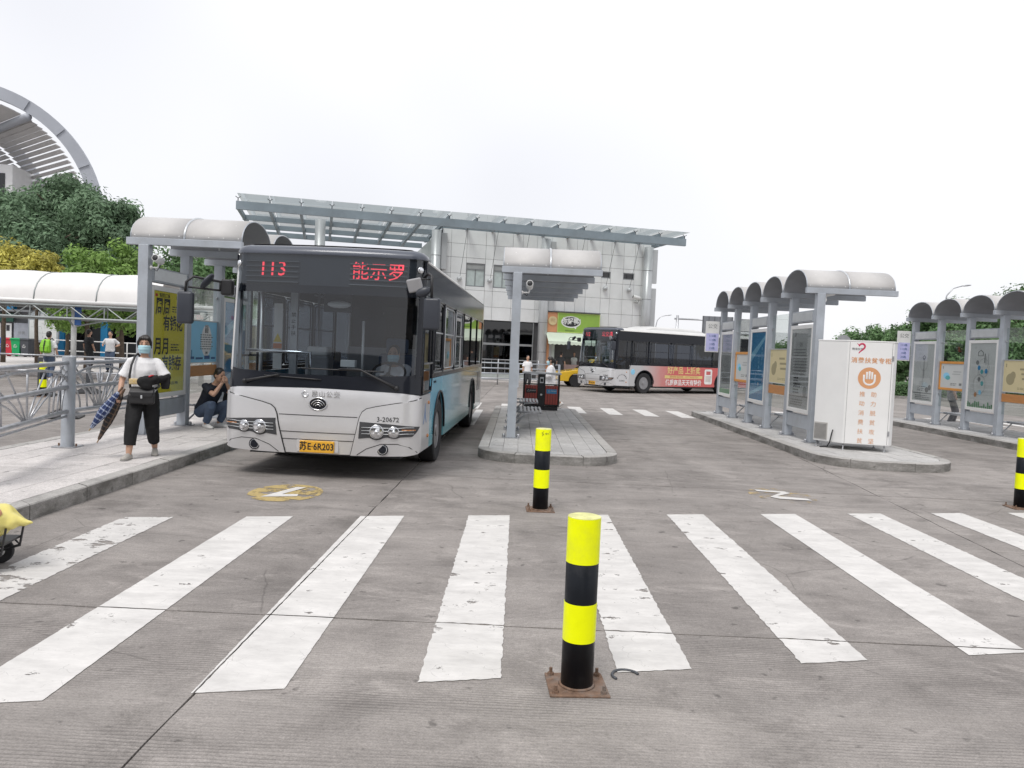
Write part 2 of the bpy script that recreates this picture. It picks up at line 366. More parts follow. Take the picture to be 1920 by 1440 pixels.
C_PAVE2 = concrete('island_paver_concrete', (0.40, 0.395, 0.388), (0.48, 0.472, 0.46), (0.30, 0.295, 0.288), streak=False, dirt=0.45, rnd=0.08)
def worn_paint(name, col, wear=0.5, thin=0.0):
    if name in MATS: return MATS[name]
    m = bpy.data.materials.new(name); m.use_nodes = True; nt = m.node_tree; L = nt.links
    b = nt.nodes['Principled BSDF']; b.inputs['Roughness'].default_value = 0.7; b.inputs['Specular IOR Level'].default_value = 0.3
    gp = nd(nt, 'ShaderNodeNewGeometry').outputs['Position']
    n1 = nd(nt, 'ShaderNodeTexNoise', Scale=5.2, Detail=10.0, Roughness=0.7); L.new(gp, n1.inputs['Vector'])
    mp = nd(nt, 'ShaderNodeMapping'); mp.inputs['Scale'].default_value = (1.6, 3.5, 1); L.new(gp, mp.inputs['Vector'])
    n2 = nd(nt, 'ShaderNodeTexNoise', Scale=1.6, Detail=9.0, Roughness=0.72); L.new(mp.outputs[0], n2.inputs['Vector'])
    vo = nd(nt, 'ShaderNodeTexVoronoi', Scale=9.0); vo.feature = 'DISTANCE_TO_EDGE'
    dm = nd(nt, 'ShaderNodeMix'); dm.data_type = 'VECTOR'; dm.inputs[0].default_value = 0.12
    nz = nd(nt, 'ShaderNodeTexNoise', Scale=6.0, Detail=4.0); L.new(gp, nz.inputs['Vector'])
    L.new(gp, dm.inputs[4]); L.new(nz.outputs['Color'], dm.inputs[5]); L.new(dm.outputs[1], vo.inputs['Vector'])
    av = nd(nt, 'ShaderNodeMath'); av.operation = 'ADD'; L.new(n1.outputs['Fac'], av.inputs[0]); L.new(n2.outputs['Fac'], av.inputs[1])
    chip = nd(nt, 'ShaderNodeMapRange'); chip.inputs[1].default_value = 1.22-0.12*wear-thin; chip.inputs[2].default_value = 1.25-0.11*wear-thin*0.6
    L.new(av.outputs[0], chip.inputs[0])
    cr = nd(nt, 'ShaderNodeMapRange'); cr.inputs[1].default_value = 0.0; cr.inputs[2].default_value = 0.012
    cr.inputs[3].default_value = 0.62; cr.inputs[4].default_value = 1; L.new(vo.outputs['Distance'], cr.inputs[0])
    msk = nd(nt, 'ShaderNodeMapRange'); msk.inputs[1].default_value = 0.52; msk.inputs[2].default_value = 0.6; L.new(nz.outputs['Fac'], msk.inputs[0])
    crm = nd(nt, 'ShaderNodeMix'); crm.data_type = 'FLOAT'; crm.inputs[2].default_value = 1.0
    L.new(msk.outputs[0], crm.inputs[0]); L.new(cr.outputs[0], crm.inputs[3])
    tone = nd(nt, 'ShaderNodeMapRange'); tone.inputs[1].default_value = 0.3; tone.inputs[2].default_value = 0.7
    tone.inputs[3].default_value = 0.76; tone.inputs[4].default_value = 1.10; L.new(n2.outputs['Fac'], tone.inputs[0])
    t2 = nd(nt, 'ShaderNodeMath'); t2.operation = 'MULTIPLY'; L.new(tone.outputs[0], t2.inputs[0]); L.new(crm.outputs[0], t2.inputs[1])
    mx = nd(nt, 'ShaderNodeMix'); mx.data_type = 'RGBA'; mx.blend_type = 'MULTIPLY'; mx.inputs[0].default_value = 1
    mx.inputs[6].default_value = (*col, 1); L.new(t2.outputs[0], mx.inputs[7]); L.new(mx.outputs[2], b.inputs['Base Color'])
    tr = nd(nt, 'ShaderNodeBsdfTransparent'); ms = nd(nt, 'ShaderNodeMixShader')
    L.new(chip.outputs[0], ms.inputs[0]); L.new(b.outputs[0], ms.inputs[1]); L.new(tr.outputs[0], ms.inputs[2])
    L.new(ms.outputs[0], nt.nodes['Material Output'].inputs[0]); MATS[name] = m; return m

ground = MB().add([(-900, -900, -0.022), (900, -900, -0.022), (900, 900, -0.022), (-900, 900, -0.022)], [(0, 1, 2, 3)]).build('ground', C_GROUND)
tag(ground, kind='structure')
random.seed(3)
def jline(a, b, step=0.22, amp=0.007):
    a, b = Vector(a), Vector(b); n = max(2, int((b-a).length/step)); t = (b-a).normalized(); nn = Vector((-t.y, t.x))
    return [a+(b-a)*i/n + nn*(random.uniform(-amp, amp) if 0 < i < n else 0) for i in range(n)]
XJ = [-30, -24, -18, -12.2, -6.2, -1.5, 5.0, 11.0, 17.5, 24, 30]
YJ = [-6.2, -0.7, 4.80, 10.35, 15.9, 21.4, 26.9, 32.4, 37.9, 43.4]
for i in range(len(XJ)-1):
    for j in range(len(YJ)-1):
        g = 0.010; gx = 0.0065
        def jx(k, y): return XJ[k] + (-0.1+0.085*(y-10) if k == 6 else (0.012*(y-5) if k == 5 else 0.0))
        y0, y1 = YJ[j]+g, YJ[j+1]-g
        c = [(jx(i, y0)+gx, y0), (jx(i+1, y0)-gx, y0), (jx(i+1, y1)-gx, y1), (jx(i, y1)+gx, y1)]
        pts = []
        for k in range(4): pts += jline(c[k], c[(k+1) % 4], 0.22 if y0 < 16 else 1.0)
        mb = MB(); n = len(pts)
        mb.add([(p.x, p.y, 0) for p in pts]+[(p.x, p.y, -0.03) for p in pts], [tuple(range(n))]+[(q, n+q, n+(q+1) % n, (q+1) % n) for q in range(n)])
        mb.build('concrete_slab', C_SLAB, ground)

P_WHITE = [worn_paint('white_paint_a', (0.66, 0.645, 0.625), 0.40), worn_paint('white_paint_b', (0.64, 0.625, 0.605), 0.5), worn_paint('white_paint_worn', (0.62, 0.605, 0.585), 1.0, 0.04)]
def stripe(x0, x1, y0, y1, skew, mat, z=0.004, name='crosswalk_stripe', amp=0.006):
    c = [(x0, y0), (x1, y0+skew*(x1-x0)), (x1, y1+skew*(x1-x0)), (x0, y1)]
    pts = []
    for k in range(4): pts += jline(c[k], c[(k+1) % 4], 0.09, amp)
    return MB().add([(p.x, p.y, z) for p in pts], [tuple(range(len(pts)))]).build(name, mat, ground)
for k, x in enumerate([-3.68, -2.6, -1.53, -0.45, 0.62, 1.72, 2.84, 3.94, 5.06, 6.14]):
    yb, yt = 4.02+0.226*x, 8.07+0.235*x
    mt = P_WHITE[2 if k == 0 else (0 if k in (1, 2, 6) else 1)]; am = 0.002 if k in (1, 2, 6) else 0.006
    def piece(c):
        pts = []
        for q in range(len(c)): pts += jline(c[q], c[(q+1) % len(c)], 0.035, am)
        MB().add([(p.x, p.y, 0.004) for p in pts], [tuple(range(len(pts)))]).build('crosswalk_stripe', mt, ground)
    cols = [(x, x+.43, 0, 0)]
    J = 4.80
    if k == 2: cols = [(x, -1.506, 0, 1), (-1.496, x+.43, 1, 0)]
    for (a, b, ja, jb) in cols:                 # paint breaks over the slab joints
        def X(v, j, y): return v+(0.012*(y-5) if j else 0)
        sk = .23*(a-x), .23*(b-x)
        if yb > J-.12:
            piece([(a, yb+sk[0]), (b, yb+sk[1]), (b, yt+sk[1]), (a, yt+sk[0])]); continue
        piece([(X(a, ja, yb), yb+sk[0]), (X(b, jb, yb), yb+sk[1]), (X(b, jb, J), J-.008), (X(a, ja, J), J-.008)])
        piece([(X(a, ja, J), J+.008), (X(b, jb, J), J+.008), (X(b, jb, yt), yt+sk[1]), (X(a, ja, yt), yt+sk[0])])
for k in range(9):                         # crossing behind the islands
    x = -2.6+k*1.06
    stripe(x, x+0.42, 22.35, 24.9, 0.0, P_WHITE[1])
for k in range(10):
    x = 8.9+k*1.06
    if 10.9 < x < 14.2: continue
    stripe(x, x+0.42, 24.4, 27.0, 0.0, P_WHITE[1])
stripe(-1.15, -0.95, 17.5, 22.0, 0, P_WHITE[1], name='lane_line')
P_YEL = worn_paint('yellow_lane_paint', (0.50, 0.385, 0.17), 1.0, 0.11)
P_YEL2 = worn_paint('faded_yellow_lane_paint', (0.55, 0.42, 0.22), 1.0, 0.27)
def lane_number(x, y, r, poly, mat, k):
    o = MB().add([(x+r*math.cos(2*PI*i/40)*random.uniform(.985, 1.015), y+1.25*r*math.sin(2*PI*i/40), 0.004) for i in range(40)], [tuple(range(40))]).build('lane_number_disc', mat, ground)
    MB().add([(x+px*r, y+py*r*1.25, 0.008) for px, py in poly], [tuple(range(len(poly)))]).build('lane_numeral', P_WHITE[1 if k else 0], o)
lane_number(-2.6, 8.74, 0.41, [(-0.46, -0.62), (0.46, -0.40), (0.40, -0.16), (-0.02, -0.24), (0.34, 0.66), (0.06, 0.66)], P_YEL, 0)
num2 = [(0.42, 0.62), (-0.40, 0.62), (-0.40, 0.42), (0.10, 0.42), (-0.05, 0.1), (-0.35, -0.1), (-0.42, -0.38), (-0.2, -0.62), (0.2, -0.64), (0.44, -0.42), (0.2, -0.36), (0.0, -0.44), (-0.12, -0.34), (-0.05, -0.14), (0.25, 0.1), (0.42, 0.42)]
lane_number(3.53, 10.05, 0.42, [(-.62, .62), (.30, .52), (.40, .30), (.05, .02), (-.22, -.20), (.62, -.38), (.66, -.62), (-.30, -.56), (-.50, -.34), (-.12, .08), (.10, .30), (-.62, .40)][::-1], P_YEL2, 1)

# ------------------------------------------------------------------ platforms: kerb stones and pavers
def clip_convex(poly, clip):
    out = poly
    for i in range(len(clip)):
        a, b = clip[i], clip[(i+1) % len(clip)]; inp = out; out = []
        def side(p): return (b[0]-a[0])*(p[1]-a[1])-(b[1]-a[1])*(p[0]-a[0])
        for k in range(len(inp)):
            p, q = inp[k], inp[(k+1) % len(inp)]; sp, sq = side(p), side(q)
            if sp >= 0: out.append(p)
            if sp*sq < 0: t = sp/(sp-sq); out.append((p[0]+(q[0]-p[0])*t, p[1]+(q[1]-p[1])*t))
        if len(out) < 3: return []
    return out
def platform(x0, x1, y0, y1, rn=0.7, rf=0.4, pw=0.25, pl=0.5, h=0.15, kw=0.17, kerb_len=0.95, pm=None):
    pm = pm or C_PAVE2
    def outline(i):
        pts = []
        r0, r1 = max(rn-i, 0.02), max(rf-i, 0.02)
        pts += arc(x0+rn, y0+rn, r0, 180, 270, 10) if rn > 0.1 else [(x0+i, y0+i)]
        pts += arc(x1-rn, y0+rn, r0, 270, 360, 10) if rn > 0.1 else [(x1-i, y0+i)]
        pts += arc(x1-rf, y1-rf, r1, 0, 90, 6); pts += arc(x0+rf, y1-rf, r1, 90, 180, 6)
        return pts
    O, I = outline(0), outline(kw)
    root = tag(MB().prism(outline(0.01), -0.02, h-0.03).build('platform', C_KERB), kind='structure')
    n = len(O)
    # kerb stones: cut along the outer edge by length
    seg = []
    for i in range(n):
        a, b = Vector(O[i]), Vector(O[(i+1) % n]); ia, ib = Vector(I[i]), Vector(I[(i+1) % n]); L = (b-a).length
        k = max(1, round(L/kerb_len)) if L > kerb_len*0.6 else 1
        for q in range(k): seg.append((a+(b-a)*q/k, a+(b-a)*(q+1)/k, ia+(ib-ia)*q/k, ia+(ib-ia)*(q+1)/k))
    stones = []; cur = [seg[0]]; acc = (seg[0][1]-seg[0][0]).length
    for s in seg[1:]:
        l = (s[1]-s[0]).length
        if acc+l > kerb_len*1.15: stones.append(cur); cur = [s]; acc = l
        else: cur.append(s); acc += l
    stones.append(cur)
    for st in stones:
        outer = [st[0][0]]+[s[1] for s in st]; inner = [st[0][2]]+[s[3] for s in st]
        outer = [p.copy() for p in outer]; inner = [p.copy() for p in inner]
        for a, b in ((0, 1), (-1, -2)):
            for ln in (outer, inner):
                d = (ln[b]-ln[a]); ln[a] = ln[a]+d*min(0.4, 0.005/max(d.length, 1e-4))
        poly = [tuple(p) for p in outer]+[tuple(p) for p in inner[::-1]]
        dz = random.uniform(-0.004, 0.004); m = len(outer)
        mb = MB(); vs = []; tl = 0.012
        for p in outer: vs.append((p.x, p.y, -0.02))
        for p in outer: vs.append((p.x, p.y, h-tl+dz))
        for p, q in zip(outer, inner): d = (q-p).normalized(); vs.append((p.x+d.x*tl, p.y+d.y*tl, h+dz))
        for q in inner: vs.append((q.x, q.y, h+dz))
        for q in inner: vs.append((q.x, q.y, -0.02))
        fs = []
        for r in range(4):
            for k in range(m-1): fs.append((r*m+k, r*m+k+1, (r+1)*m+k+1, (r+1)*m+k))
        fs += [tuple(r*m for r in range(5))[::-1], tuple(r*m+m-1 for r in range(5))]
        mb.add(vs, fs).build('kerb_stone', C_KERB, root)
    # pavers
    ins = outline(kw+0.008); bx0, bx1 = x0+kw, x1-kw; by0, by1 = y0+kw, y1-kw
    full = None; nx = max(1, round((bx1-bx0)/pw)); w = (bx1-bx0)/nx; g = 0.0028; row = 0; y = by0
    while y < by1:
        off = 0.0
        for i in range(nx):
            a, b = bx0+i*w+g, bx0+(i+1)*w-g; sh = (pl*0.5 if i % 2 else 0)
            p = [(a, y+sh-pl*0.5+g), (b, y+sh-pl*0.5+g), (b, y+sh+pl*0.5-g), (a, y+sh+pl*0.5-g)]
            c = clip_convex(p, ins)
            if len(c) < 3: continue
            ar = abs(sum(c[k][0]*c[(k+1) % len(c)][1]-c[(k+1) % len(c)][0]*c[k][1] for k in range(len(c))))/2
            if ar < 0.004: continue
            dz = random.uniform(-0.0025, 0.0025)
            if abs(ar-(w-2*g)*(pl-2*g)) < 1e-4:
                if full is None:
                    full = MB().box(-(w/2-g), w/2-g, -(pl/2-g), pl/2-g, -0.05, 0).mesh('paver', pm)
                link('paver', full, root, ((a+b)/2, y+sh, h-0.001+dz))
            else: MB().prism(c, h-0.05, h-0.001+dz).build('paver', pm, root)
        y += pl
    return root
plat_left = platform(-6.9, -4.4, 3.2, 24.0, rn=0.02, rf=0.3, pw=0.35, pl=0.6, pm=C_PAVE)
plat_mid = platform(-0.6, 1.68, 11.85, 22.1, rn=0.72, rf=0.4)
plat_right = platform(5.3, 7.72, 12.85, 23.6, rn=1.0, rf=0.4, pw=0.3, pl=0.5)
plat_far = platform(11.25, 13.7, 12.5, 24.4, rn=1.0, rf=0.4, pw=0.3, pl=0.6)
# ------------------------------------------------------------------ station shelters
PAINT = M('grey_blue_paint', (0.43, 0.465, 0.51), 0.42, 0.2, 0.10, 2.5, dirt=(0.25, 0.25, 0.24), dirt_amt=0.5)
VAULT_SHADE = M('underside_shade_grey', (0.25, 0.26, 0.28), 0.5, 0.0, 0.10, 2.5)  # shade under the vaults put into the colour, darker than the sheet above
VAULT = M('vault_sheet_grey', (0.52, 0.51, 0.50), 0.55, 0.0, 0.07, 1.6, dirt=(0.36, 0.35, 0.33), dirt_amt=0.45)
ALU = M('brushed_aluminium', (0.62, 0.64, 0.66), 0.35, 0.6, 0.08, 6)
STEEL = M('galvanised_steel', (0.46, 0.47, 0.49), 0.38, 0.7, 0.15, 9, dirt=(0.3, 0.29, 0.27), dirt_amt=0.3)
WHITEM = M('white_metal', (0.72, 0.72, 0.71), 0.4, 0.0, 0.06, 3)
BLACKP = M('black_plastic', (0.018, 0.018, 0.02), 0.45, 0, 0.2, 8)
DARKG = M('dark_grey', (0.06, 0.065, 0.075), 0.5, 0, 0.15, 5)
GL_CLEAR = glass('clear_glass', (0.88, 0.91, 0.90))
GL_POST = glass('poster_glass', (0.98, 0.99, 0.99), reflect=0.55)
GL_DARK = glass('dark_tinted_glass', (0.20, 0.22, 0.25), reflect=0.95, ior=1.6)
def flat(name, c, r=0.55): return M('print_'+name, c, r, 0, 0.05, 2)
PR = dict(grey=flat('grey', (0.40, 0.42, 0.42)), pale=flat('pale', (0.56, 0.58, 0.57)), yellow=flat('yellow', (0.86, 0.74, 0.05)), black=flat('black', (0.03, 0.03, 0.035)),
          blue=flat('blue', (0.05, 0.27, 0.52)), sky=flat('sky', (0.27, 0.60, 0.82)), cream=flat('cream', (0.62, 0.54, 0.32)), white=flat('white', (0.74, 0.74, 0.73)),
          orange=flat('orange', (0.66, 0.30, 0.05)), red=flat('red', (0.55, 0.04, 0.05)), mid=flat('mid', (0.20, 0.21, 0.21)), green=flat('green', (0.10, 0.28, 0.14)),
          brown=flat('brown', (0.48, 0.24, 0.10)), teal=flat('teal', (0.10, 0.40, 0.42)), navy=flat('navy', (0.03, 0.10, 0.25)), dull=flat('dull', (0.33, 0.29, 0.17)))
def poster(parent, mx, w, h, ground_mat, items, name='poster', t=0.003):
    """mx: lower-left corner of the sheet, x right, y up, z out of the sheet"""
    base = MB().box(0, w, 0, h, -t, 0).build(name, PR[ground_mat], parent); base.matrix_local = mx
    shapes = {}
    for it in items:
        k = it[0]
        if k == 'r': shapes.setdefault(it[5], []).append([(it[1]*w, it[3]*h), (it[2]*w, it[3]*h), (it[2]*w, it[4]*h), (it[1]*w, it[4]*h)])
        elif k == 'e':
            _, u, v, ru, rv, mm = it; shapes.setdefault(mm, []).append([(u*w+ru*math.cos(2*PI*i/28), v*h+rv*math.sin(2*PI*i/28)) for i in range(28)])
        elif k == 'p': shapes.setdefault(it[2], []).append([(u*w, v*h) for u, v in it[1]])
        elif k == 'ring':
            _, u, v, r, th, mm = it
            for i in range(36):
                a, b = 2*PI*i/36, 2*PI*(i+1)/36
                shapes.setdefault(mm, []).append([(u*w+r*math.cos(a), v*h+r*math.sin(a)), (u*w+r*math.cos(b), v*h+r*math.sin(b)), (u*w+(r-th)*math.cos(b), v*h+(r-th)*math.sin(b)), (u*w+(r-th)*math.cos(a), v*h+(r-th)*math.sin(a))])
        elif k == 't':
            _, s, size, u, v, mm = it[:6]; o = lettering(s, size, PR[mm], base, Matrix.Translation((u*w, v*h, 0.003)), bold=it[6] if len(it) > 6 else 0, sx=it[7] if len(it) > 7 else 1)
    z = 0.0008
    for mm, polys in shapes.items():
        mb = MB()
        for p in polys:
            mb.add([(x, y, z) for x, y in p], [tuple(range(len(p)))]); z += 0.00004
        tag(mb.build('print', PR[mm], base), kind='stuff'); z += 0.0003
    return base
def textlines(u0, u1, v0, v1, n, mm, rag=0.3, th=0.45):
    out = []; d = (v1-v0)/n
    for i in range(n):
        v = v1-d*(i+1); x = u0; end = u0+(u1-u0)*(1-random.random()*rag)
        while x < end:
            wd = random.uniform(0.03, 0.10); out.append(('r', x, min(end, x+wd), v+d*(0.5-th/2), v+d*(0.5+th/2), mm)); x += wd+0.018
    return out
def wheel_dots():
    it = [('t', '1', 0.07, .2, .93, 'black'), ('p', [(.30, .80), (.52, .80), (.52, .86), (.41, .90), (.30, .86)], 'mid'), ('p', [(.33, .81), (.49, .81), (.49, .855), (.41, .885), (.33, .855)], 'pale'),
          ('r', .56, .60, .70, .84, 'mid'), ('r', .70, .73, .62, .84, 'grey'), ('r', .62, .65, .66, .80, 'grey')]
    for k, (u, v, c) in enumerate([(.30, .70, 'mid'), (.38, .62, 'blue'), (.50, .56, 'teal'), (.66, .57, 'blue'), (.40, .44, 'mid'), (.53, .38, 'teal'), (.47, .24, 'sky'), (.30, .20, 'brown')]):
        it += [('e', u, v, .062, .062, c)]
    it += [('ring', .55, .62, .24, .008, 'mid'), ('ring', .42, .36, .26, .008, 'mid')]
    for k in range(14): u = k/14; it.append(('r', u, u+.05, 0, random.uniform(.03, .10), 'green'))
    return it
POSTERS = {
 'notice': ('grey', lambda: [('p', [(.12, .90), (.2, .90), (.24, .95), (.16, .97)], 'mid'), ('t', '公告', .1, .5, .80, 'mid')] + textlines(.12, .92, .42, .76, 9, 'mid') + textlines(.2, .6, .18, .4, 6, 'black', .5) + [('r', 0, 1, .145, .16, 'mid'), ('e', .8, .22, .1, .12, 'mid')] + textlines(.1, .9, .03, .12, 3, 'mid')),
 'bluead': ('blue', lambda: [('p', [(0, .55), (1, .92), (1, .97), (0, .68)], 'sky'), ('p', [(0, .05), (1, .18), (1, .24), (0, .1)], 'sky'), ('t', '绿', .1, .78, .75, 'sky'), ('t', '色', .1, .78, .68, 'sky'), ('t', '出', .1, .78, .61, 'sky'), ('t', '行', .1, .78, .54, 'sky'), ('t', '文', .1, .58, .62, 'sky'), ('t', '明', .1, .58, .55, 'sky'), ('t', '乘', .1, .58, .48, 'sky'), ('t', '车', .1, .58, .41, 'sky'), ('e', .6, .24, .03, .04, 'white')]),
 'ring': ('pale', lambda: [('ring', .5, .66, .22, .008, 'grey'), ('ring', .5, .66, .20, .005, 'grey'), ('r', .49, .505, .36, .74, 'mid'), ('r', .53, .54, .40, .72, 'mid'), ('e', .5, .76, .08, .07, 'mid'), ('e', .5, .77, .035, .03, 'pale'), ('t', '公益', .13, .42, .31, 'grey'), ('e', .72, .2, .10, .08, 'mid'), ('e', .85, .24, .08, .08, 'mid'), ('r', 0, 1, .13, .145, 'mid')] + textlines(.25, .65, .17, .27, 3, 'mid') + textlines(.15, .9, .02, .11, 3, 'mid')),
 'dots': ('pale', wheel_dots),
 'chain': ('grey', lambda: [('ring', .45, .78, .13, .012, 'mid'), ('ring', .55, .65, .12, .012, 'mid'), ('ring', .42, .52, .12, .012, 'mid'), ('ring', .55, .4, .12, .012, 'mid')] + textlines(.2, .8, .18, .3, 4, 'mid') + [('r', 0, 1, 0, .08, 'green')]),
 'yellow': ('yellow', lambda: [('r', .06, .13, .945, .972, 'red'), ('t', '集团打工城', .075, .34, .958, 'black'), ('ring', .74, .955, .035, .01, 'black'),
            ('t', '周周', .30, .30, .84, 'black', .006, .9), ('t', '有钱花', .27, .62, .68, 'black', .006, .9), ('t', '月月', .30, .28, .45, 'black', .006, .9), ('t', '有钱存', .27, .60, .28, 'black', .006, .9),
            ('t', '热线: 4000-355-990', .075, .55, .085, 'black')] + textlines(.58, .92, .80, .87, 3, 'black', .2) + textlines(.56, .85, .41, .49, 3, 'black', .3)),
 'cream': ('cream', lambda: [('e', .22, .4, .16, .14, 'dull'), ('e', .3, .52, .1, .1, 'dull'), ('r', .06, .09, .78, .9, 'dull'), ('r', .5, .8, .70, .76, 'dull'), ('r', .55, .9, .55, .61, 'dull'), ('r', .58, .9, .40, .46, 'dull')] + textlines(.45, .95, .08, .16, 2, 'dull')),
 'water': ('pale', lambda: [('e', .25, .5, .16, .09, 'sky'), ('e', .32, .42, .12, .06, 'teal'), ('r', .08, .11, .78, .9, 'mid'), ('r', .55, .9, .66, .70, 'grey'), ('r', .5, .85, .56, .60, 'grey'), ('r', .82, .93, .12, .22, 'mid')] + textlines(.45, .78, .1, .22, 2, 'mid')),
 'sky': ('sky', lambda: [('e', .62, .53, .24, .30, 'white'), ('t', '公交', .085, .62, .86, 'black'), ('t', '倡议', .085, .62, .76, 'black')] + textlines(.40, .86, .30, .70, 7, 'mid', .15) + [('t', '文明', .06, .62, .22, 'black'), ('r', .05, .2, .08, .14, 'navy'), ('r', .25, .5, .07, .12, 'navy'), ('r', .55, .75, .07, .16, 'navy'), ('r', .8, .95, .07, .12, 'navy'), ('r', .1, .12, .1, .3, 'navy')]),
}
ORANGE = M('orange_frame', (0.62, 0.27, 0.05), 0.45, 0, 0.08, 4)
WOOD = M('wood_band', (0.50, 0.22, 0.07), 0.5, 0, 0.12, 3, stretch=(1, 1, 8))
CONC_B = M('feet_grey', (0.5, 0.5, 0.5), 0.7, 0, 0.1, 8)

def shelter(label, X, y0, n_post, pitch, bays, sides=(-1, 1), z0=0.15):
    root = thing('bus_shelter', label, 'bus shelter', (X, y0, z0), 0, 'bus shelters on the platforms')
    H = 3.0
    post = MB().box(-.08, .08, -.08, .08, 0.012, H).mesh('post', PAINT)
    base = MB().box(-.16, .16, -.13, .13, 0, .012).mesh('base_plate', STEEL)
    knob = MB().lathe([(.0, 0), (.03, 0), (.03, .04), (.022, .06), (0, .062)], 10).mesh('bolt', STEEL, True)
    beam = MB().box(-.29, 1.53, -.05, .05, H, H+.11).mesh('beam', PAINT)
    for k in range(n_post):
        o = link('post', post, root, (0, k*pitch, 0)); b = o.modifiers.new('b', 'BEVEL'); b.width = .006; b.segments = 2
        link('base_plate', base, o)
        for sx in (-.13, .13): link('bolt', knob, o, (sx, -.0, .012))
        o = link('beam', beam, root, (0, k*pitch, 0)); b = o.modifiers.new('b', 'BEVEL'); b.width = .004; b.segments = 1
    # vaults
    hs, rise, zb = pitch/2-.035, .42, H+.11
    def vz(t): return (hs*math.cos(t), rise*math.sin(t)**0.92 if math.sin(t) > 0 else 0)
    NT = 18
    def shell(x0, x1, dz, mi):
        return [[(x, pitch/2-vz(PI*i/NT)[0]*(1+dz*.5), zb+.004+vz(PI*i/NT)[1]+dz) for x in (x0, x1)] for i in range(NT+1)]
    sheets = []
    for (a, b) in ((-.26, .575), (.605, 1.50)):
        mb = MB(); mb.sheet(shell(a, b, .006, 0)); sheets.append(mb.mesh('vault_sheet', VAULT, True))
    mb = MB(); mb.sheet(shell(-.255, 1.495, -.014, 0)); under_shade = mb.mesh('vault_underside_shade', VAULT_SHADE, True)  # added inner sheet carrying the painted underside shade
    mb = MB(); mb.tube([(.59, pitch/2-vz(PI*i/NT)[0], zb+.012+vz(PI*i/NT)[1]) for i in range(NT+1)], .02, 6); rib = mb.mesh('vault_rib', ALU, True)
    edge = MB().tube([(0, pitch/2-vz(PI*i/NT)[0], zb-.003+vz(PI*i/NT)[1]) for i in range(NT+1)], .011, 6).mesh('vault_edge', PAINT, True)
    bolt = MB().lathe([(0, -.012), (.016, -.012), (.016, 0), (.009, .010), (0, .012)], 8).mesh('bolt', WHITEM, True)
    for k in range(n_post-1):
        for sh in sheets: 
            o = link('vault_sheet', sh, root, (0, k*pitch, 0)); md = o.modifiers.new('s', 'SOLIDIFY'); md.thickness = .006
        link('vault_underside_shade', under_shade, root, (0, k*pitch, 0)); link('vault_rib', rib, root, (0, k*pitch, 0)); [link('vault_edge', edge, root, (ex, k*pitch, 0)) for ex in (-.262, 1.502)]
        if k == 0:
            for q in range(8):
                xx = -.2+q*.235; o = link('bolt', bolt, root, (xx, pitch/2-hs+.012, zb+.05)); o.rotation_euler = (rad(70), 0, 0)
            for xx in (-.05, 1.35):
                o = link('bolt', bolt, root, (xx, pitch/2-hs*.78, zb+.27)); o.rotation_euler = (rad(55), 0, 0)
    # bays
    w = pitch-.16
    for k, bay in enumerate(bays):
        ya, yb = k*pitch+.08, (k+1)*pitch-.08; yc = (ya+yb)/2
        if bay[0] == 'ad':
            box('header_box', -.07, .07, ya+.02, yb-.02, 2.44, 2.68, PAINT, root, .008)
            for s in sides:
                xs = s*.071
                o = MB().box(min(xs, xs+s*.006), max(xs, xs+s*.006), ya+.08, yb-.08, 2.47, 2.655).build('header_panel', ALU, root)
            box('light_box', -.055, .055, ya+.005, yb-.005, .56, 2.39, DARKG, root)
            fr = MB(); fx = .075
            for (a, b, c, d) in ((ya+.005, ya+.085, .56, 2.39), (yb-.085, yb-.005, .56, 2.39), (ya+.085, yb-.085, .56, .64), (ya+.085, yb-.085, 2.31, 2.39)):
                fr.box(-fx, fx, a, b, c, d)
            fr.build('frame', WHITEM, root, bevel=.004)
            box('kick_panel', -.05, .05, ya+.004, yb-.004, .24, .52, PAINT, root, .005)
            pw, ph = w-.17, 1.67
            for s in sides:
                nm = bay[1] if s == bay[2] or len(bay) < 4 else bay[3]
                g, fn = POSTERS[nm]
                mx = face_mx((s*.0585, (yb-.085) if s < 0 else (ya+.085), .64), (0, -1 if s < 0 else 1, 0), (0, 0, 1))
                poster(root, mx, pw, ph, g, fn())
                MB().box(s*.0665-.001, s*.0665+.001, ya+.085, yb-.085, .64, 2.31).build('pane', GL_POST, root)
        else:
            MB().box(-.005, .005, ya+.02, yb-.02, .55, 2.68).build('glass_pane', GL_CLEAR, root)
            for zz in (.9, 1.7, 2.35):
                for yy in (ya, yb):
                    MB().cbox((0, yy+(.02 if yy == ya else -.02), zz), (.035, .05, .05)).build('clamp', STEEL, root, bevel=.005)
            nm = bay[1]
            if nm in ('cream', 'sky'):
                zl, zh = (1.10, 1.90)
                fr = MB()
                for (a, b, c, d) in ((ya+.01, ya+.03, zl, zh), (yb-.03, yb-.01, zl, zh), (ya+.03, yb-.03, zl, zl+.02), (ya+.03, yb-.03, zh-.02, zh)): fr.box(-.028, .028, a, b, c, d)
                fr.build('board_frame', ALU, root)
                box('wood_band', -.022, .022, ya+.01, yb-.01, .86, 1.06, WOOD, root, .004)
                ins = .03
            else:
                zl, zh = 1.02, 1.82; fr = MB(); ins = .075
                for (a, b, c, d) in ((ya+.01, ya+.075, zl, zh), (yb-.075, yb-.01, zl, zh), (ya+.075, yb-.075, zl, zl+.065), (ya+.075, yb-.075, zh-.065, zh)): fr.box(-.035, .035, a, b, c, d)
                fr.build('board_frame', ORANGE, root, bevel=.004)
            g, fn = POSTERS[nm]
            box('board', -.014, .014, ya+ins, yb-ins, zl+(ins-.01), zh-(ins-.01), WHITEM, root)
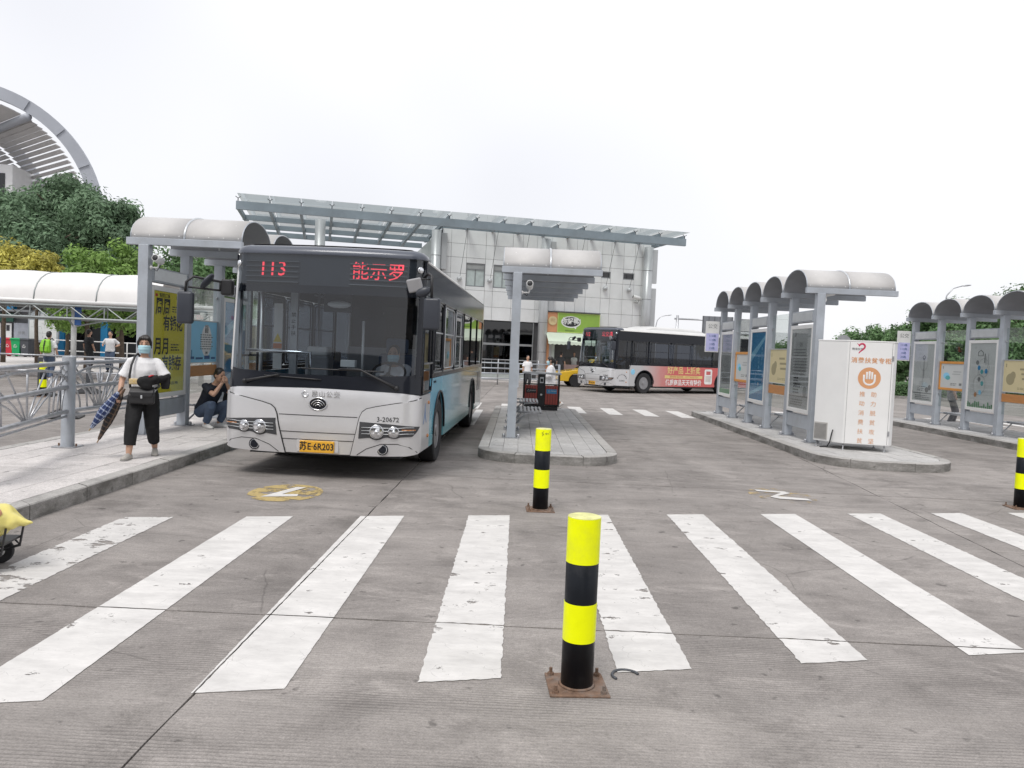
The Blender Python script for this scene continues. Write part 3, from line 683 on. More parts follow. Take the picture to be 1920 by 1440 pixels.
            for s in sides:
                mx = face_mx((s*.018, (yb-ins) if s < 0 else (ya+ins), zl+ins-.01), (0, -1 if s < 0 else 1, 0), (0, 0, 1))
                poster(root, mx, yb-ya-2*ins, zh-zl-2*ins+.02, g, fn())
        if bay[-1] == 'bench' or bay[0] == 'glass':
            bn = MB()
            for yy in (ya+.02, yb-.02):
                bn.tube([(.06, yy, .10), (.28, yy, .33), (.58, yy, .36)], .016, 8); bn.tube([(.06, yy, .36), (.60, yy, .36)], .018, 8)
            for xx in (.16, .58): bn.tube([(xx, ya+.02, .345), (xx, yb-.02, .345)], .014, 8)
            bo = bn.build('bench', STEEL, root, smooth=True)
            for q in range(6):
                MB().box(.15+q*.08, .20+q*.08, ya-.02, yb+.02, .365, .385).build('slat', STEEL, bo, bevel=.005)
    return root
random.seed(21)
shelter('grey-blue bus shelter with a yellow advertising box, beside the walking woman', -5.95, 12.15, 5, 1.5, [('ad', 'yellow', 1, 'notice'), ('glass', 'sky'), ('ad', 'bluead', 1, 'ring'), ('glass', 'cream')])
shelter('bus shelter seen end-on between two bus lanes, double litter bin under its roof', -0.08, 14.0, 6, 1.45, [('ad', 'notice', 1), ('glass', 'cream'), ('ad', 'chain', 1), ('glass', 'water'), ('ad', 'dots', 1)])
shelter('bus shelter with a blue poster in its row, white cabinet at its front end', 5.98, 15.5, 6, 1.44, [('ad', 'notice', -1), ('glass', 'cream'), ('ad', 'bluead', -1), ('glass', 'water'), ('ad', 'chain', -1)])
shelter('bus shelter with dotted-path poster and cream board, in front of the hedge', 12.0, 16.33, 6, 1.43, [('ad', 'notice', -1), ('glass', 'cream'), ('ad', 'dots', -1), ('glass', 'water'), ('ad', 'ring', -1)])
# ------------------------------------------------------------------ cctv cameras on the first posts
def cctv(label, loc, rz, s=1.0):
    t = thing('security_camera', label, 'security camera', loc, rz, 'security cameras on the shelter posts')
    MB().lathe([(0, 0), (.035*s, 0), (.035*s, .02*s), (.012*s, .03*s), (.012*s, .07*s)], 12, Matrix.Rotation(rad(90), 4, 'Y')).build('bracket', WHITEM, t, smooth=True)
    MB().tube([(.07*s, 0, 0), (.12*s, 0, 0), (.13*s, 0, .05*s), (.13*s, 0, .09*s)], .014*s, 8).build('arm', WHITEM, t, smooth=True)
    b = MB(); mx = Matrix.Translation((.13*s, 0, .12*s)) @ Matrix.Rotation(rad(78), 4, 'X')
    b.lathe([(0, -.10*s), (.05*s, -.10*s), (.058*s, -.08*s), (.058*s, .12*s), (.05*s, .13*s)], 16, mx); b.build('housing', WHITEM, t, smooth=True)
    MB().lathe([(.046*s, .131*s), (.03*s, .136*s), (0, .138*s)], 16, mx).build('lens', BLACKP, t, smooth=True)
    MB().tube([(.13*s, .05*s, .1*s), (.12*s, .06*s, .02*s), (.09*s, .03*s, -.05*s), (.05*s, .01*s, -.02*s)], .006*s, 6).build('cable', BLACKP, t, smooth=True)
cctv('white bullet camera on the shelter post beside the yellow advert', (-5.87, 12.15, 2.80), 0, 1.0)
cctv('white bullet camera on the end-on shelter between the lanes', (0.0, 14.0, 2.80), 0, 1.1)
cctv('white bullet camera on the shelter above the white cabinet', (6.06, 15.5, 3.02), rad(60), 1.3)

# ------------------------------------------------------------------ white cabinet
def cabinet():
    pl = [(6.15, 14.45), (6.94, 14.30), (7.06, 14.42), (7.12, 15.15), (6.25, 15.28), (5.78, 14.93)]
    c = Vector((6.45, 14.8)); P = [(x-c.x, y-c.y) for x, y in pl]
    t = thing('display_cabinet', 'tall white six-sided cabinet with orange lettering and hand emblem on the platform', 'cabinet', (c.x, c.y, .15))
    W = M('cabinet_white', (0.80, 0.80, 0.79), 0.3, 0, 0.03, 2, coat=0.3)
    MB().prism(P, .12, 2.04).build('body', W, t, bevel=.012, seg=2)
    MB().prism([(x*1.012, y*1.012) for x, y in P], 2.04, 2.065).build('top_plate', W, t, bevel=.004)
    for (x, y) in (P[0], P[1], P[3], P[5]): MB().lathe([(.03, 0), (.03, .012), (.012, .014), (.012, .13)], 12, Matrix.Translation((x*.9, y*.9, 0))).build('foot', STEEL, t, smooth=True)
    a, b = Vector((*P[0], 0)), Vector((*P[1], 0)); rgt = (b-a).normalized(); n = rgt.cross(Vector((0, 0, 1))); w = (b-a).length
    O = PR['orange']; cx = .5
    def at(u, z): return a+rgt*(u*w)+n*.002+Vector((0, 0, z))
    OB = M('cabinet_print', (0.66, 0.33, 0.16), 0.5, 0, 0.03, 2); RD = M('heart_print', (0.55, 0.03, 0.10), 0.45, 0, 0.03, 2)
    lettering('消费扶贫专柜', .112, OB, t, face_mx(at(.52, 1.69), rgt, (0, 0, 1)), spacing=1.12, bold=.002)
    for k, ch in enumerate('推动消费扶贫'): lettering(ch, .105, OB, t, face_mx(at(.37, 1.06-k*.175), rgt, (0, 0, 1)))
    for k, ch in enumerate('助力脱贫攻坚'): lettering(ch, .105, OB, t, face_mx(at(.62, 1.06-k*.175), rgt, (0, 0, 1)))
    mx = face_mx(at(.5, 1.37), rgt, (0, 0, 1))
    d = MB(); d.add([(.2*math.cos(2*PI*i/48), .2*math.sin(2*PI*i/48), 0) for i in range(48)], [tuple(range(48))]); o = d.build('emblem_disc', OB, t); o.matrix_local = mx
    h = MB(); wd = .028
    def bar(pts, r):
        h.tube([(x, y, .001) for x, y in pts], r, 8)
    for fx, fy in ((-.045, .115), (0, .13), (.045, .115)): bar([(fx, -.02), (fx, fy)], .017)
    bar([(-.095, .06), (-.095, -.04)]+[(.095*math.cos(rad(a_)), -.04+.085*math.sin(rad(a_))) for a_ in range(190, 352, 20)]+[(.095, -.04), (.095, .07)], .017)
    hm = h.build('hand_emblem', W, t, smooth=True); hm.matrix_local = mx @ Matrix.Diagonal((1, 1, .12, 1))
    # heart brush stroke
    pts = []
    for i in range(60):
        q = 2*PI*i/60; x = 16*math.sin(q)**3; y = 13*math.cos(q)-5*math.cos(2*q)-2*math.cos(3*q)-math.cos(4*q); pts.append((x*.0062, y*.0062, .001))
    hr = MB().tube([pts[i] for i in list(range(52, 60))+list(range(0, 33))], [.004+.012*math.sin(PI*i/40) for i in range(41)], 8).build('heart_emblem', RD, t, smooth=True)
    hr.matrix_local = face_mx(at(.24, 1.93), rgt, (0, 0, 1)) @ Matrix.Diagonal((1, 1, .12, 1))
    lettering('精准扶贫', .05, PR['mid'], t, face_mx(at(.21, 1.90), rgt, (0, 0, 1)))
    for u in (.965, .04): MB().tube([at(u, .14), at(u, 2.03)], .0035, 5).build('door_seam', M('seam_grey', (0.30, 0.30, 0.30), 0.7), t)
    for z in (.35, 1.75): MB().cbox(at(.985, z), (.03, .02, .09)).build('hinge', STEEL, t)
    # angled left face: vent and cable
    f = Vector((*P[5], 0)); l = (a-f).normalized(); ln = l.cross(Vector((0, 0, 1)))
    v = MB(); v.box(0, .27, 0, .32, 0, .012)
    for k in range(12): v.box(.015, .255, .02+k*.024, .032+k*.024, .012, .02, 1)
    vo = v.build('vent_grille', [M('vent_beige', (0.45, 0.44, 0.42), 0.6), M('vent_slat', (0.33, 0.32, 0.31), 0.6)], t); vo.matrix_local = face_mx(f+l*.02+Vector((0, 0, .16)), l, (0, 0, 1))
    q = f+l*.42+ln*.03
    MB().tube([q+Vector((0, 0, .36)), q+ln*.03+Vector((0, 0, .30)), q+ln*.02+l*-.04+Vector((0, 0, .12)), q+l*-.10+Vector((0, 0, .03)), q+l*-.22+ln*.05+Vector((0, 0, .015))], .012, 8).build('power_cable', BLACKP, t, smooth=True)
cabinet()

# ------------------------------------------------------------------ striped bollards
Y_REF = M('reflective_yellow', (0.93, 1.0, 0.0), 0.35, 0, 0.05, 7, spec=0.25, dirt=(0.55, 0.56, 0.08), dirt_amt=0.45); B_REF = M('bollard_black', (0.010, 0.012, 0.016), 0.35, 0, 0.15, 6, spec=0.2, dirt=(0.07, 0.07, 0.07), dirt_amt=0.45)
RUST = M('rusty_plate', (0.20, 0.125, 0.085), 0.8, 0.2, 0.4, 22, bump=0.4, dirt=(0.19, 0.18, 0.17), dirt_amt=1.0)
def bollard(label, loc, rz, cat='bollard'):
    t = thing('bollard', label, cat, loc, rz, 'yellow and black bollards')
    R = .085; zs = [0.012, .255, .455, .665, .90]
    b = MB().lathe([(R, .012), (R, .90)], 40); b.build('post', B_REF, t, smooth=True)
    for a, c in ((.255, .455), (.665, .90)):
        auto_smooth(MB().lathe([(R, a), (R+.0015, a), (R+.0015, c), (R, c)], 40).build('reflective_band', Y_REF, t))
    auto_smooth(MB().lathe([(R+.0012, .897), (R+.001, .9025), (R-.006, .905), (0, .905)], 40).build('top_cap', M('cap_worn', (0.72, 0.72, 0.30), 0.5, 0, 0.25, 9, dirt=(0.12, 0.08, 0.05), dirt_amt=0.55), t))
    MB().lathe([(R+.002, .012), (R+.012, .012), (R+.002, .022)], 32).build('weld', RUST, t, smooth=True)
    pl = MB().box(-.155, .155, -.14, .14, 0, .012).build('base_plate', RUST, t, bevel=.003)
    for sx in (-.125, .125):
        for sy in (-.11, .11):
            auto_smooth(MB().lathe([(.017, .012), (.017, .026), (.009, .026), (.009, .052), (0, .052)], 6, Matrix.Translation((sx, sy, 0))).build('anchor_bolt', RUST, t))
    return t
bollard('yellow and black bollard standing on the zebra crossing, rusty base plate', (0.38, 3.97, 0), rad(4))
scr = bollard('yellow and black bollard in front of the rounded platform between the lanes', (0.31, 8.42, 0), rad(2))
bollard('yellow and black bollard out by the cabinet platform, away from the others', (6.56, 9.9, 0), rad(-3))
for pts in ([(-.035, .865), (-.02, .87), (-.03, .85), (-.012, .855), (-.028, .83)], [(.0, .855), (.02, .865), (.01, .845), (.035, .86), (.045, .85)], [(-.02, .88), (.05, .872)]):
    MB().tube([(x+.01, -math.sqrt(.0876**2-(x+.01)**2), z) for x, z in pts], .0022, 5).build('marker_scribble', BLACKP, scr)
deb = MB().tube([(0.66+.075*math.cos(rad(a)), 4.12+.075*math.sin(rad(a)), .006) for a in range(20, 230, 20)], .008, 6).build('metal_ring_scrap', DARKG, smooth=True)
tag(deb, 'broken dark ring lying on the concrete beside the nearest bollard base', 'debris')
# ------------------------------------------------------------------ city bus
SILVER = M('silver_paint', (0.68, 0.68, 0.69), 0.32, 0.45, 0.03, 1.5, coat=0.6, dirt=(0.40, 0.39, 0.38), dirt_amt=0.25)
BUSBLK = M('bus_gloss_black', (0.014, 0.016, 0.022), 0.14, 0, 0.1, 3, spec=0.28)
BUSDK = M('bus_roof_cap', (0.075, 0.085, 0.11), 0.35, 0.1, 0.08, 3, coat=0.4)
RUBBER = M('tyre_rubber', (0.022, 0.022, 0.024), 0.8, 0, 0.25, 10, bump=0.2)
RIM = M('wheel_rim', (0.34, 0.34, 0.35), 0.4, 0.7, 0.2, 8, dirt=(0.12, 0.11, 0.1), dirt_amt=0.6)
GAP = M('panel_gap', (0.012, 0.012, 0.014), 0.7)
CHROME = M('chrome', (0.75, 0.76, 0.78), 0.12, 1.0, 0.03, 4)
AMBER = M('amber_lens', (0.55, 0.22, 0.06), 0.25, 0, 0.05, 6, coat=0.5)
LENS = M('lamp_lens', (0.72, 0.74, 0.77), 0.16, 0.8, 0.15, 30, coat=1.0)
LED = M('red_led', (0.4, 0.02, 0.03), 0.5, emit=(1.0, 0.06, 0.09), estr=1.15)
GL_WS = glass('windscreen_glass', (0.54, 0.59, 0.63), reflect=0.95, ior=1.62)
GL_SIDE = glass('bus_window_glass', (0.17, 0.19, 0.225), reflect=0.95, ior=1.6)
INT = M('bus_interior_grey', (0.30, 0.31, 0.33), 0.6); INT_D = M('bus_interior_dark', (0.05, 0.055, 0.06), 0.6); SEATB = M('bus_seat_blue', (0.05, 0.09, 0.16), 0.6)
PLATEY = M('plate_yellow', (0.72, 0.38, 0.03), 0.45, 0, 0.05, 5); WHITEP = M('roof_white', (0.62, 0.62, 0.61), 0.4, 0, 0.06, 2); CREAM = M('roof_cream', (0.62, 0.59, 0.48), 0.45, 0, 0.06, 2)
def livery(name, stops, low=None, axis=1):
    m = bpy.data.materials.new(name); m.use_nodes = True; nt = m.node_tree; L = nt.links; b = nt.nodes['Principled BSDF']
    b.inputs['Roughness'].default_value = 0.22; b.inputs['Coat Weight'].default_value = 0.6; b.inputs['Coat Roughness'].default_value = 0.06; b.inputs['Metallic'].default_value = 0.15
    tc = nd(nt, 'ShaderNodeTexCoord'); sx = nd(nt, 'ShaderNodeSeparateXYZ'); L.new(tc.outputs['Object'], sx.inputs[0])
    n = nd(nt, 'ShaderNodeTexNoise', Scale=1.1, Detail=3.0, Distortion=0.8); L.new(tc.outputs['Object'], n.inputs['Vector'])
    a = nd(nt, 'ShaderNodeMath'); a.operation = 'MULTIPLY_ADD'; a.inputs[1].default_value = 1.3; L.new(n.outputs['Fac'], a.inputs[0]); L.new(sx.outputs['Y'], a.inputs[2])
    mr = nd(nt, 'ShaderNodeMapRange'); mr.inputs[1].default_value = 0.65; mr.inputs[2].default_value = 10.65; L.new(a.outputs[0], mr.inputs[0])
    cr = nd(nt, 'ShaderNodeValToRGB'); el = cr.color_ramp.elements
    for i, (p, c) in enumerate(stops):
        e = el[i] if i < 2 else el.new(p); e.position = p; e.color = (*c, 1)
    L.new(mr.outputs[0], cr.inputs[0]); out = cr.outputs[0]
    if low:
        z = nd(nt, 'ShaderNodeMapRange'); z.inputs[1].default_value = 0.95; z.inputs[2].default_value = 0.35; z.inputs[4].default_value = 0.7
        az = nd(nt, 'ShaderNodeMath'); az.operation = 'MULTIPLY_ADD'; az.inputs[1].default_value = 0.5; L.new(n.outputs['Fac'], az.inputs[0])
        s2 = nd(nt, 'ShaderNodeMath'); s2.operation = 'SUBTRACT'; s2.inputs[1].default_value = 0.25; L.new(sx.outputs['Z'], s2.inputs[0]); L.new(s2.outputs[0], az.inputs[2]); L.new(az.outputs[0], z.inputs[0])
        mx = nd(nt, 'ShaderNodeMix'); mx.data_type = 'RGBA'; L.new(z.outputs[0], mx.inputs[0]); L.new(out, mx.inputs[6]); mx.inputs[7].default_value = (*low, 1); out = mx.outputs[2]
    L.new(out, b.inputs['Base Color']); MATS[name] = m; return m
LIV_BLUE = livery('cyan_livery', [(0.0, (0.13, 0.55, 0.84)), (0.22, (0.20, 0.62, 0.84)), (0.42, (0.40, 0.60, 0.68)), (0.7, (0.36, 0.50, 0.50)), (1.0, (0.30, 0.40, 0.38))], low=(0.22, 0.55, 0.56))
LIV_RED = livery('red_livery', [(0.0, (0.52, 0.53, 0.54)), (0.18, (0.52, 0.52, 0.53)), (0.30, (0.60, 0.32, 0.30)), (0.42, (0.62, 0.13, 0.12)), (1.0, (0.58, 0.10, 0.10))])
def bus_s(z):
    k = [(0.25, .08), (.33, .05), (.70, 0.0), (1.10, .02), (1.16, .035), (2.0, .11), (2.86, .20), (2.95, .27), (3.0, .40)]
    for (a, b), (c, d) in zip(k, k[1:]):
        if z <= c: return b+(d-b)*max(0, (z-a))/(c-a)
    return k[-1][1]
CR_, FX = .2, 1.05
def front(u, z, off=0.0):
    s = 1 if u >= 0 else -1; a = abs(u); U = FX+CR_*PI/2
    b = .10*(min(a, FX)/FX)**2
    if a <= FX: x, y, nx, ny = a, b, .19*a/FX, -1.0
    elif a <= U: t = (a-FX)/CR_; x, y, nx, ny = FX+CR_*math.sin(t), b+CR_*(1-math.cos(t)), math.sin(t), -math.cos(t)
    else: x, y, nx, ny = FX+CR_, b+CR_+(a-U), 1.0, 0.0
    l = math.hypot(nx, ny)
    return (s*(x+nx/l*off), bus_s(z)+y+ny/l*off, z)
def side(sgn):
    return lambda y, z, off=0.0: (sgn*(1.25+off), y, z)
def make_bus(label, loc, rz, route, dest, number, liv, ad, roofmat):
    t = thing('city_bus', label, 'bus', loc, rz)
    U = FX+CR_*PI/2; L = 10.0; FWY, RWY = 2.12, 7.55; ZB = .34; BELT = 1.30
    # ---- front mask
    mask = patch('front_mask', [(-U-.02, .36), (-.9, .335), (-.42, .33), (.42, .33), (.9, .335), (U+.02, .36), (U+.02, 1.10), (1.05, 1.135), (.5, 1.155), (0, 1.16), (-.5, 1.155), (-1.05, 1.135), (-U-.02, 1.10)], front, 0.0, SILVER, t, .1, .1, back=-.06)
    for s in (-1, 1):
        o = [(.42, .325), (.45, .45), (.485, .6), (.51, .72), (.53, .82), (.56, .885), (.61, .925), (.72, .955), (.95, 1.0), (1.2, 1.045), (U, 1.075), (U+.01, .7), (U+.01, .42), (1.28, .36), (1.1, .335), (.8, .325)]
        cp = patch('corner_panel', [(s*a, b) for a, b in (o if s > 0 else o[::-1])], front, .022, SILVER, t, .08, .08, back=-.01)
        MB().tube([front(s*a, b, .006) for a, b in o[:11]], .010, 6).build('panel_gap', GAP, cp)
        MB().tube([front(s*a, b, .022) for a, b in [(.5, .335), (.62, .42), (.8, .485), (1.0, .49), (1.15, .45), (1.26, .38)]], .005, 5).build('crease', GAP, cp)
        hl = [(.535, .765), (.9, .745), (1.30, .715), (1.25, .655), (1.18, .59), (1.04, .580), (1.0, .565), (.96, .558), (.92, .565), (.88, .575), (.83, .565), (.79, .545), (.745, .535), (.70, .545), (.66, .565), (.52, .548)]
        hd = patch('headlight', [(s*a, b) for a, b in (hl if s < 0 else hl)], front, .028, M('headlight_housing', (0.07, 0.072, 0.078), 0.25, 0.3), t, .08, .2, back=.0)
        for zz in (.695, .655, .615):
            MB().tube([front(s*u, zz+(.012 if u > 1 else 0), .032) for u in (.56, .7, .85, 1.0, 1.1, 1.2)], .0045, 6).build('chrome_bar', ALU, hd, smooth=True)
        MB().tube([front(s*u, .675, .032) for u in (1.06, 1.14, 1.22)], .006, 6).build('turn_lens', AMBER, hd, smooth=True)
        for u, z, r in ((.745, .645, .082), (.955, .645, .066)):
            p = Vector(front(s*u, z, .03)); q = Vector(front(s*u, z, .06)); n = (q-p).normalized(); mx = Matrix.Translation(p) @ n.to_track_quat('Z', 'Y').to_matrix().to_4x4()
            auto_smooth(MB().lathe([(r, -.02), (r, .010), (r*.92, .013), (r*.84, .002), (r*.60, .000), (r*.55, .008), (r*.40, .004), (0, .003)], 28, mx).build('lamp', M('lamp_bowl', (0.34, 0.35, 0.37), 0.18, 0.6, 0.3, 25, coat=1.0), hd)); MB().ell(p+n*.006, (r*.34, r*.34, r*.34), 12, 8).build('bulb_cover', LENS, hd, smooth=True)
            MB().lathe([(r*1.10, -.02), (r*1.10, .006), (r, .010)], 28, mx).build('lamp_ring', CHROME, hd, smooth=True)
        p = Vector(front(s*.82, .415, .022)); mx = face_mx(p, (1, 0, 0), (0, 0, 1))
        auto_smooth(MB().lathe([(.066, -.02), (.066, .006), (.052, .008), (.05, -.004), (.02, 0), (0, .003)], 24, mx).build('fog_lamp', LENS, t)); MB().lathe([(.072, -.02), (.072, .004), (.064, .007)], 24, mx).build('fog_lamp_ring', BUSBLK, t, smooth=True)
    for z in (.815, .60, .505):
        MB().tube([front(u, z, .001) for u in [-.50+i*.1 for i in range(11)]], .005, 5).build('panel_gap', GAP, mask)
    em = Vector(front(0, .965, .004)); mx = face_mx(em, (1, 0, 0), (0, -.02, 1))
    e = MB().add([(.112*math.cos(2*PI*i/36), .078*math.sin(2*PI*i/36), .006) for i in range(36)], [tuple(range(36))]).build('emblem', BUSBLK, t); e.matrix_local = mx
    MB().tube([(.112*math.cos(2*PI*i/36), .078*math.sin(2*PI*i/36), .006) for i in range(36)], .008, 8, closed=True).build('emblem_ring', CHROME, e, smooth=True)
    for r in (.03, .055, .08):
        MB().tube([(r*1.15*math.cos(rad(a)), -.042+r*1.1*math.sin(rad(a)), .010) for a in range(20, 161, 14)], .006, 6).build('emblem_arc', CHROME, e, smooth=True)
    lettering('昆山公交', .085, CHROME, t, face_mx(Vector(front(.09, 1.085, .006)), (1, 0, 0), (0, 0, 1)), ext=.003, spacing=1.2)
    MB().tube([(-.17+.04*math.cos(rad(a)), front(-.17, 1.09, .006)[1], 1.085+.035*math.sin(rad(a))) for a in range(60, 400, 20)], [.002+.009*math.sin(PI*i/16) for i in range(17)], 6).build('company_logo', CHROME, t, smooth=True)
    lettering(number, .085, GAP, t, face_mx(Vector(front(.88, .80, .026)), (1, .19*.85, 0), (0, 0, 1)), ext=.002)
    pl = box('number_plate', -.22, .22, front(0, .42, .035)[1]-.004, front(0, .42, .035)[1]+.03, .345, .495, PLATEY, t, .006)
    lettering('苏E·6R203', .118, GAP, pl, face_mx((0, front(0, .42, .035)[1]-.006, .42), (1, 0, 0), (0, 0, 1)), ext=.001, sx=.86, bold=.002)
    for x in (-.21, .215):
        box('plate_bracket', x-.055, x+.055, front(0, .42, .012)[1], front(0, .42, .012)[1]+.02, .35, .50, SILVER, t, .004)
    # ---- windscreen surround and glass
    patch('windscreen_base', [(-1.33, 1.12), (-1.0, 1.14), (0, 1.165), (1.0, 1.14), (1.33, 1.12), (1.33, 1.40), (1.1, 1.36), (.4, 1.325), (-.4, 1.325), (-1.1, 1.36), (-1.33, 1.40)], front, .004, BUSBLK, t, .1, .2, back=-.03)
    for s in (-1, 1):
        patch('windscreen_pillar', [(s*1.20, 1.34), (s*1.35, 1.36), (s*1.35, 2.86), (s*1.20, 2.60)], front, .004, BUSBLK if s > 0 else SILVER, t, .05, .3, back=-.04)
    patch('destination_blind', [(-1.35, 2.42), (-1.0, 2.40), (1.0, 2.40), (1.35, 2.42), (1.35, 2.86), (-1.35, 2.86)], front, -.03, M('display_face', (0.045, 0.05, 0.06), 0.4, 0, 0.1, 3), t, .1, .2, back=-.08)
    patch('windscreen', [(-1.22, 1.33), (0, 1.32), (1.22, 1.33), (1.22, 2.86), (-1.22, 2.86)], front, 0.0, GL_WS, t, .1, .3, back=-.004)
    patch('windscreen_header', [(-1.30, 2.36), (1.30, 2.36), (1.30, 2.46), (-1.30, 2.46)], front, -.012, BUSBLK, t, .1, .3, back=-.05)
    for txt, u, sz in ((route, -.72, .27), (dest, .66, .24)):
        p = Vector(front(u, 2.655, -.018)); lettering(txt, sz, LED, t, face_mx(p, (1, .13*u, 0), (0, .1, 1)), ext=.002, sx=.95)
        for q in range(5): MB().tube([front(u-.36+.09*i, 2.655-.16+q*.066+.033-.04, -.012) for i in range(9)], .010, 6).build('display_slat', MATS['display_face'], t)
    for s in (-1, 1):
        p = Vector(front(s*1.19, 2.72, .006)); n = (Vector(front(s*1.19, 2.72, .03))-p).normalized(); mx = Matrix.Translation(p) @ n.to_track_quat('Z', 'Y').to_matrix().to_4x4()
        MB().lathe([(.042, -.01), (.042, .006), (.034, .014), (0, .016)], 18, mx).build('marker_lamp', LENS, t, smooth=True)
    # ---- roof cap and roof
    prof = []
    rings = []
    for z, yy, hw in ((2.85, .20, 1.25), (2.90, .22, 1.245), (2.945, .26, 1.22), (2.975, .34, 1.16), (2.99, .48, 1.05), (2.995, .62, 1.0)):
        rings.append([Vector(((FX+CR_*math.sin(tt))*hw/1.25 if a > FX else u*hw/1.25, 0, 0)) for u in [0] for a in [0] for tt in [0]])
    cap = MB(); grid = []
    for off, z, in ((0.0, 2.855), (0.004, 2.885), (-.02, 2.925), (-.06, 2.955), (-.14, 2.975), (-.30, 2.985), (-.45, 2.985)):
        grid.append([front(-U-.2+(2*U+.4)*i/44, min(z, 2.86), off) [:2]+(z,) for i in range(45)])
    cap.sheet(grid); cap.build('roof_cap', BUSDK, t, smooth=True)
    roof = MB(); g = []
    for y in (.45, 3, 6, 9.7, 9.9, 9.97):
        row = []
        for i in range(25):
            a = -1+2*i/24; x = 1.25*a
            if y > 9.8: x *= .99
            e = abs(x); z = 2.985 if e < 1.0 else 2.985-.16*((e-1.0)/.25)**2.2
            row.append((x, y, z+.02*(1-a*a)-(.0 if y < 9.8 else .05 if y < 9.95 else .14)))
        g.append(row)
    roof.sheet(g); roof.build('roof', WHITEP, t, smooth=True)
    for s in (-1, 1): MB().tube([(s*1.235, .5, 2.845), (s*1.235, 9.9, 2.845)], .022, 8).build('rain_gutter', WHITEP, t, smooth=True)
    ac = MB(); rings = []
    for y, w, h in ((2.5, .62, .04), (2.7, .78, .13), (3.1, .84, .20), (5.6, .84, .20), (6.3, .80, .15), (6.6, .72, .05)):
        rings.append([(x, y, 2.97+zz) for x, zz in ((-w, 0), (-w, h*.5), (-w*.9, h*.9), (-w*.6, h), (w*.6, h), (w*.9, h*.9), (w, h*.5), (w, 0))])
    ac.loft(rings); auto_smooth(ac.build('air_conditioner', roofmat, t), 50)
    # ---- sides
    for s in (1, -1):
        fn = side(s)
        def arch(cy, r=.60, n=14): return [(cy-r*math.cos(PI*i/n), max(ZB+.0, .50+r*math.sin(PI*i/n))) for i in range(n+1)]
        low0 = [(.30, .36), (1.15, ZB), (1.15, 1.10), (.30, 1.10)]
        patch('front_side_panel', low0 if s > 0 else low0[::-1], fn, 0, SILVER, t, .4, .4, back=-.03)
        def ys(seq): return seq
        lowA = [(1.155, ZB)]+[(FWY-.60, ZB)]+[(FWY-.60*math.cos(PI*i/16), .48+.60*math.sin(PI*i/16)) for i in range(17)]+[(FWY+.60, ZB), (4.6, ZB), (4.6, BELT), (1.155, BELT)]
        lowB = [(4.605, ZB), (RWY-.60, ZB)]+[(RWY-.60*math.cos(PI*i/16), .48+.60*math.sin(PI*i/16)) for i in range(17)]+[(RWY+.60, ZB), (9.72, ZB), (9.72, BELT), (4.605, BELT)]
        for pl_ in (lowA, lowB):
            o = MB(); n = len(pl_)
            patch('side_panel', pl_, fn, 0, liv, t, .5, .6, back=-.03, smooth=False)
        for cy in (FWY, RWY):
            MB().tube([(s*1.255, cy-.60*math.cos(PI*i/16), .48+.60*math.sin(PI*i/16)) for i in range(17)], .018, 6).build('wheel_arch_trim', BUSBLK, t, smooth=True)
            a = MB(); a.sheet([[(s*1.22, cy-.60*math.cos(PI*i/16), .48+.60*math.sin(PI*i/16)), (s*.80, cy-.60*math.cos(PI*i/16), .48+.60*math.sin(PI*i/16))] for i in range(17)])
            a.box(min(s*.79, s*.80), max(s*.79, s*.80), cy-.6, cy+.6, .3, 1.08); a.build('wheel_well', INT_D, t)
        # window band
        patch('cantrail', [(.42, 2.42), (9.72, 2.42), (9.72, 2.84), (.42, 2.84)], fn, 0, BUSBLK, t, 1.5, .3, back=-.03)
        patch('waist_rail', [(1.3, BELT+.005), (9.72, BELT+.005), (9.72, BELT+.06), (1.3, BELT+.06)], fn, -.002, BUSBLK, t, 1.5, .3, back=-.03)
        dw = [(.38, 1.115), (1.15, 1.115), (1.22, 1.30), (1.22, 2.415), (.42, 2.415)]
        pane = patch('driver_window', dw, fn, -.008, GL_SIDE if s > 0 else GL_CLEAR, t, .5, .5, back=-.012)
        for q in ([(.40, 1.12), (.40, 2.41)], [(1.21, 1.3), (1.21, 2.41)], [(.40, 1.13), (1.14, 1.13), (1.21, 1.31)], [(.41, 1.52), (1.21, 1.52)], [(.95, 1.52), (.95, 2.4)]):
            MB().tube([(s*1.248, a, b) for a, b in q], .016, 6).build('window_frame', BUSBLK, pane)
        wy = [(1.28, 2.30), (2.34, 3.76), (3.80, 5.22), (5.26, 6.68), (6.72, 8.14), (8.18, 9.68)]
        for k, (a, b) in enumerate(wy):
            pn = patch('window', rrect(a, b, BELT+.065, 2.415, .05, 3), fn, -.006, GL_SIDE, t, .8, .6, back=-.010)
            MB().tube([(s*1.249, y, z) for y, z in rrect(a+.01, b-.01, BELT+.075, 2.405, .05, 3)], .013, 5, closed=True).build('window_frame', BUSBLK, pn)
            if k < 3:
                MB().tube([(s*1.251, y, z) for y, z in ((a+.12, 1.95), (b-.12, 1.95))], .012, 5).build('sash_bar', BUSBLK if ad else ALU, pn)
                MB().tube([(s*1.251, y, z) for y, z in rrect(a+.12, b-.12, BELT+.12, 2.36, .06, 3)], .011, 5, closed=True).build('sash_frame', ALU if s > 0 and k and not ad else BUSBLK, pn)
        for yy, zz in ((.98, .98), (.98, .52)): MB().ell((s*1.255, yy, zz), (.02, .035, .025), 10, 8).build('side_marker', AMBER, t, smooth=True)
        box('tail_vent', min(s*1.24, s*1.256), max(s*1.24, s*1.256), 8.75, 9.45, .75, 1.2, BUSDK, t, .004)
        patch('rear_corner', [(9.725, ZB), (9.95, ZB), (9.98, 2.8), (9.725, 2.84)], fn, 0, SILVER, t, .5, .8, back=-.03)
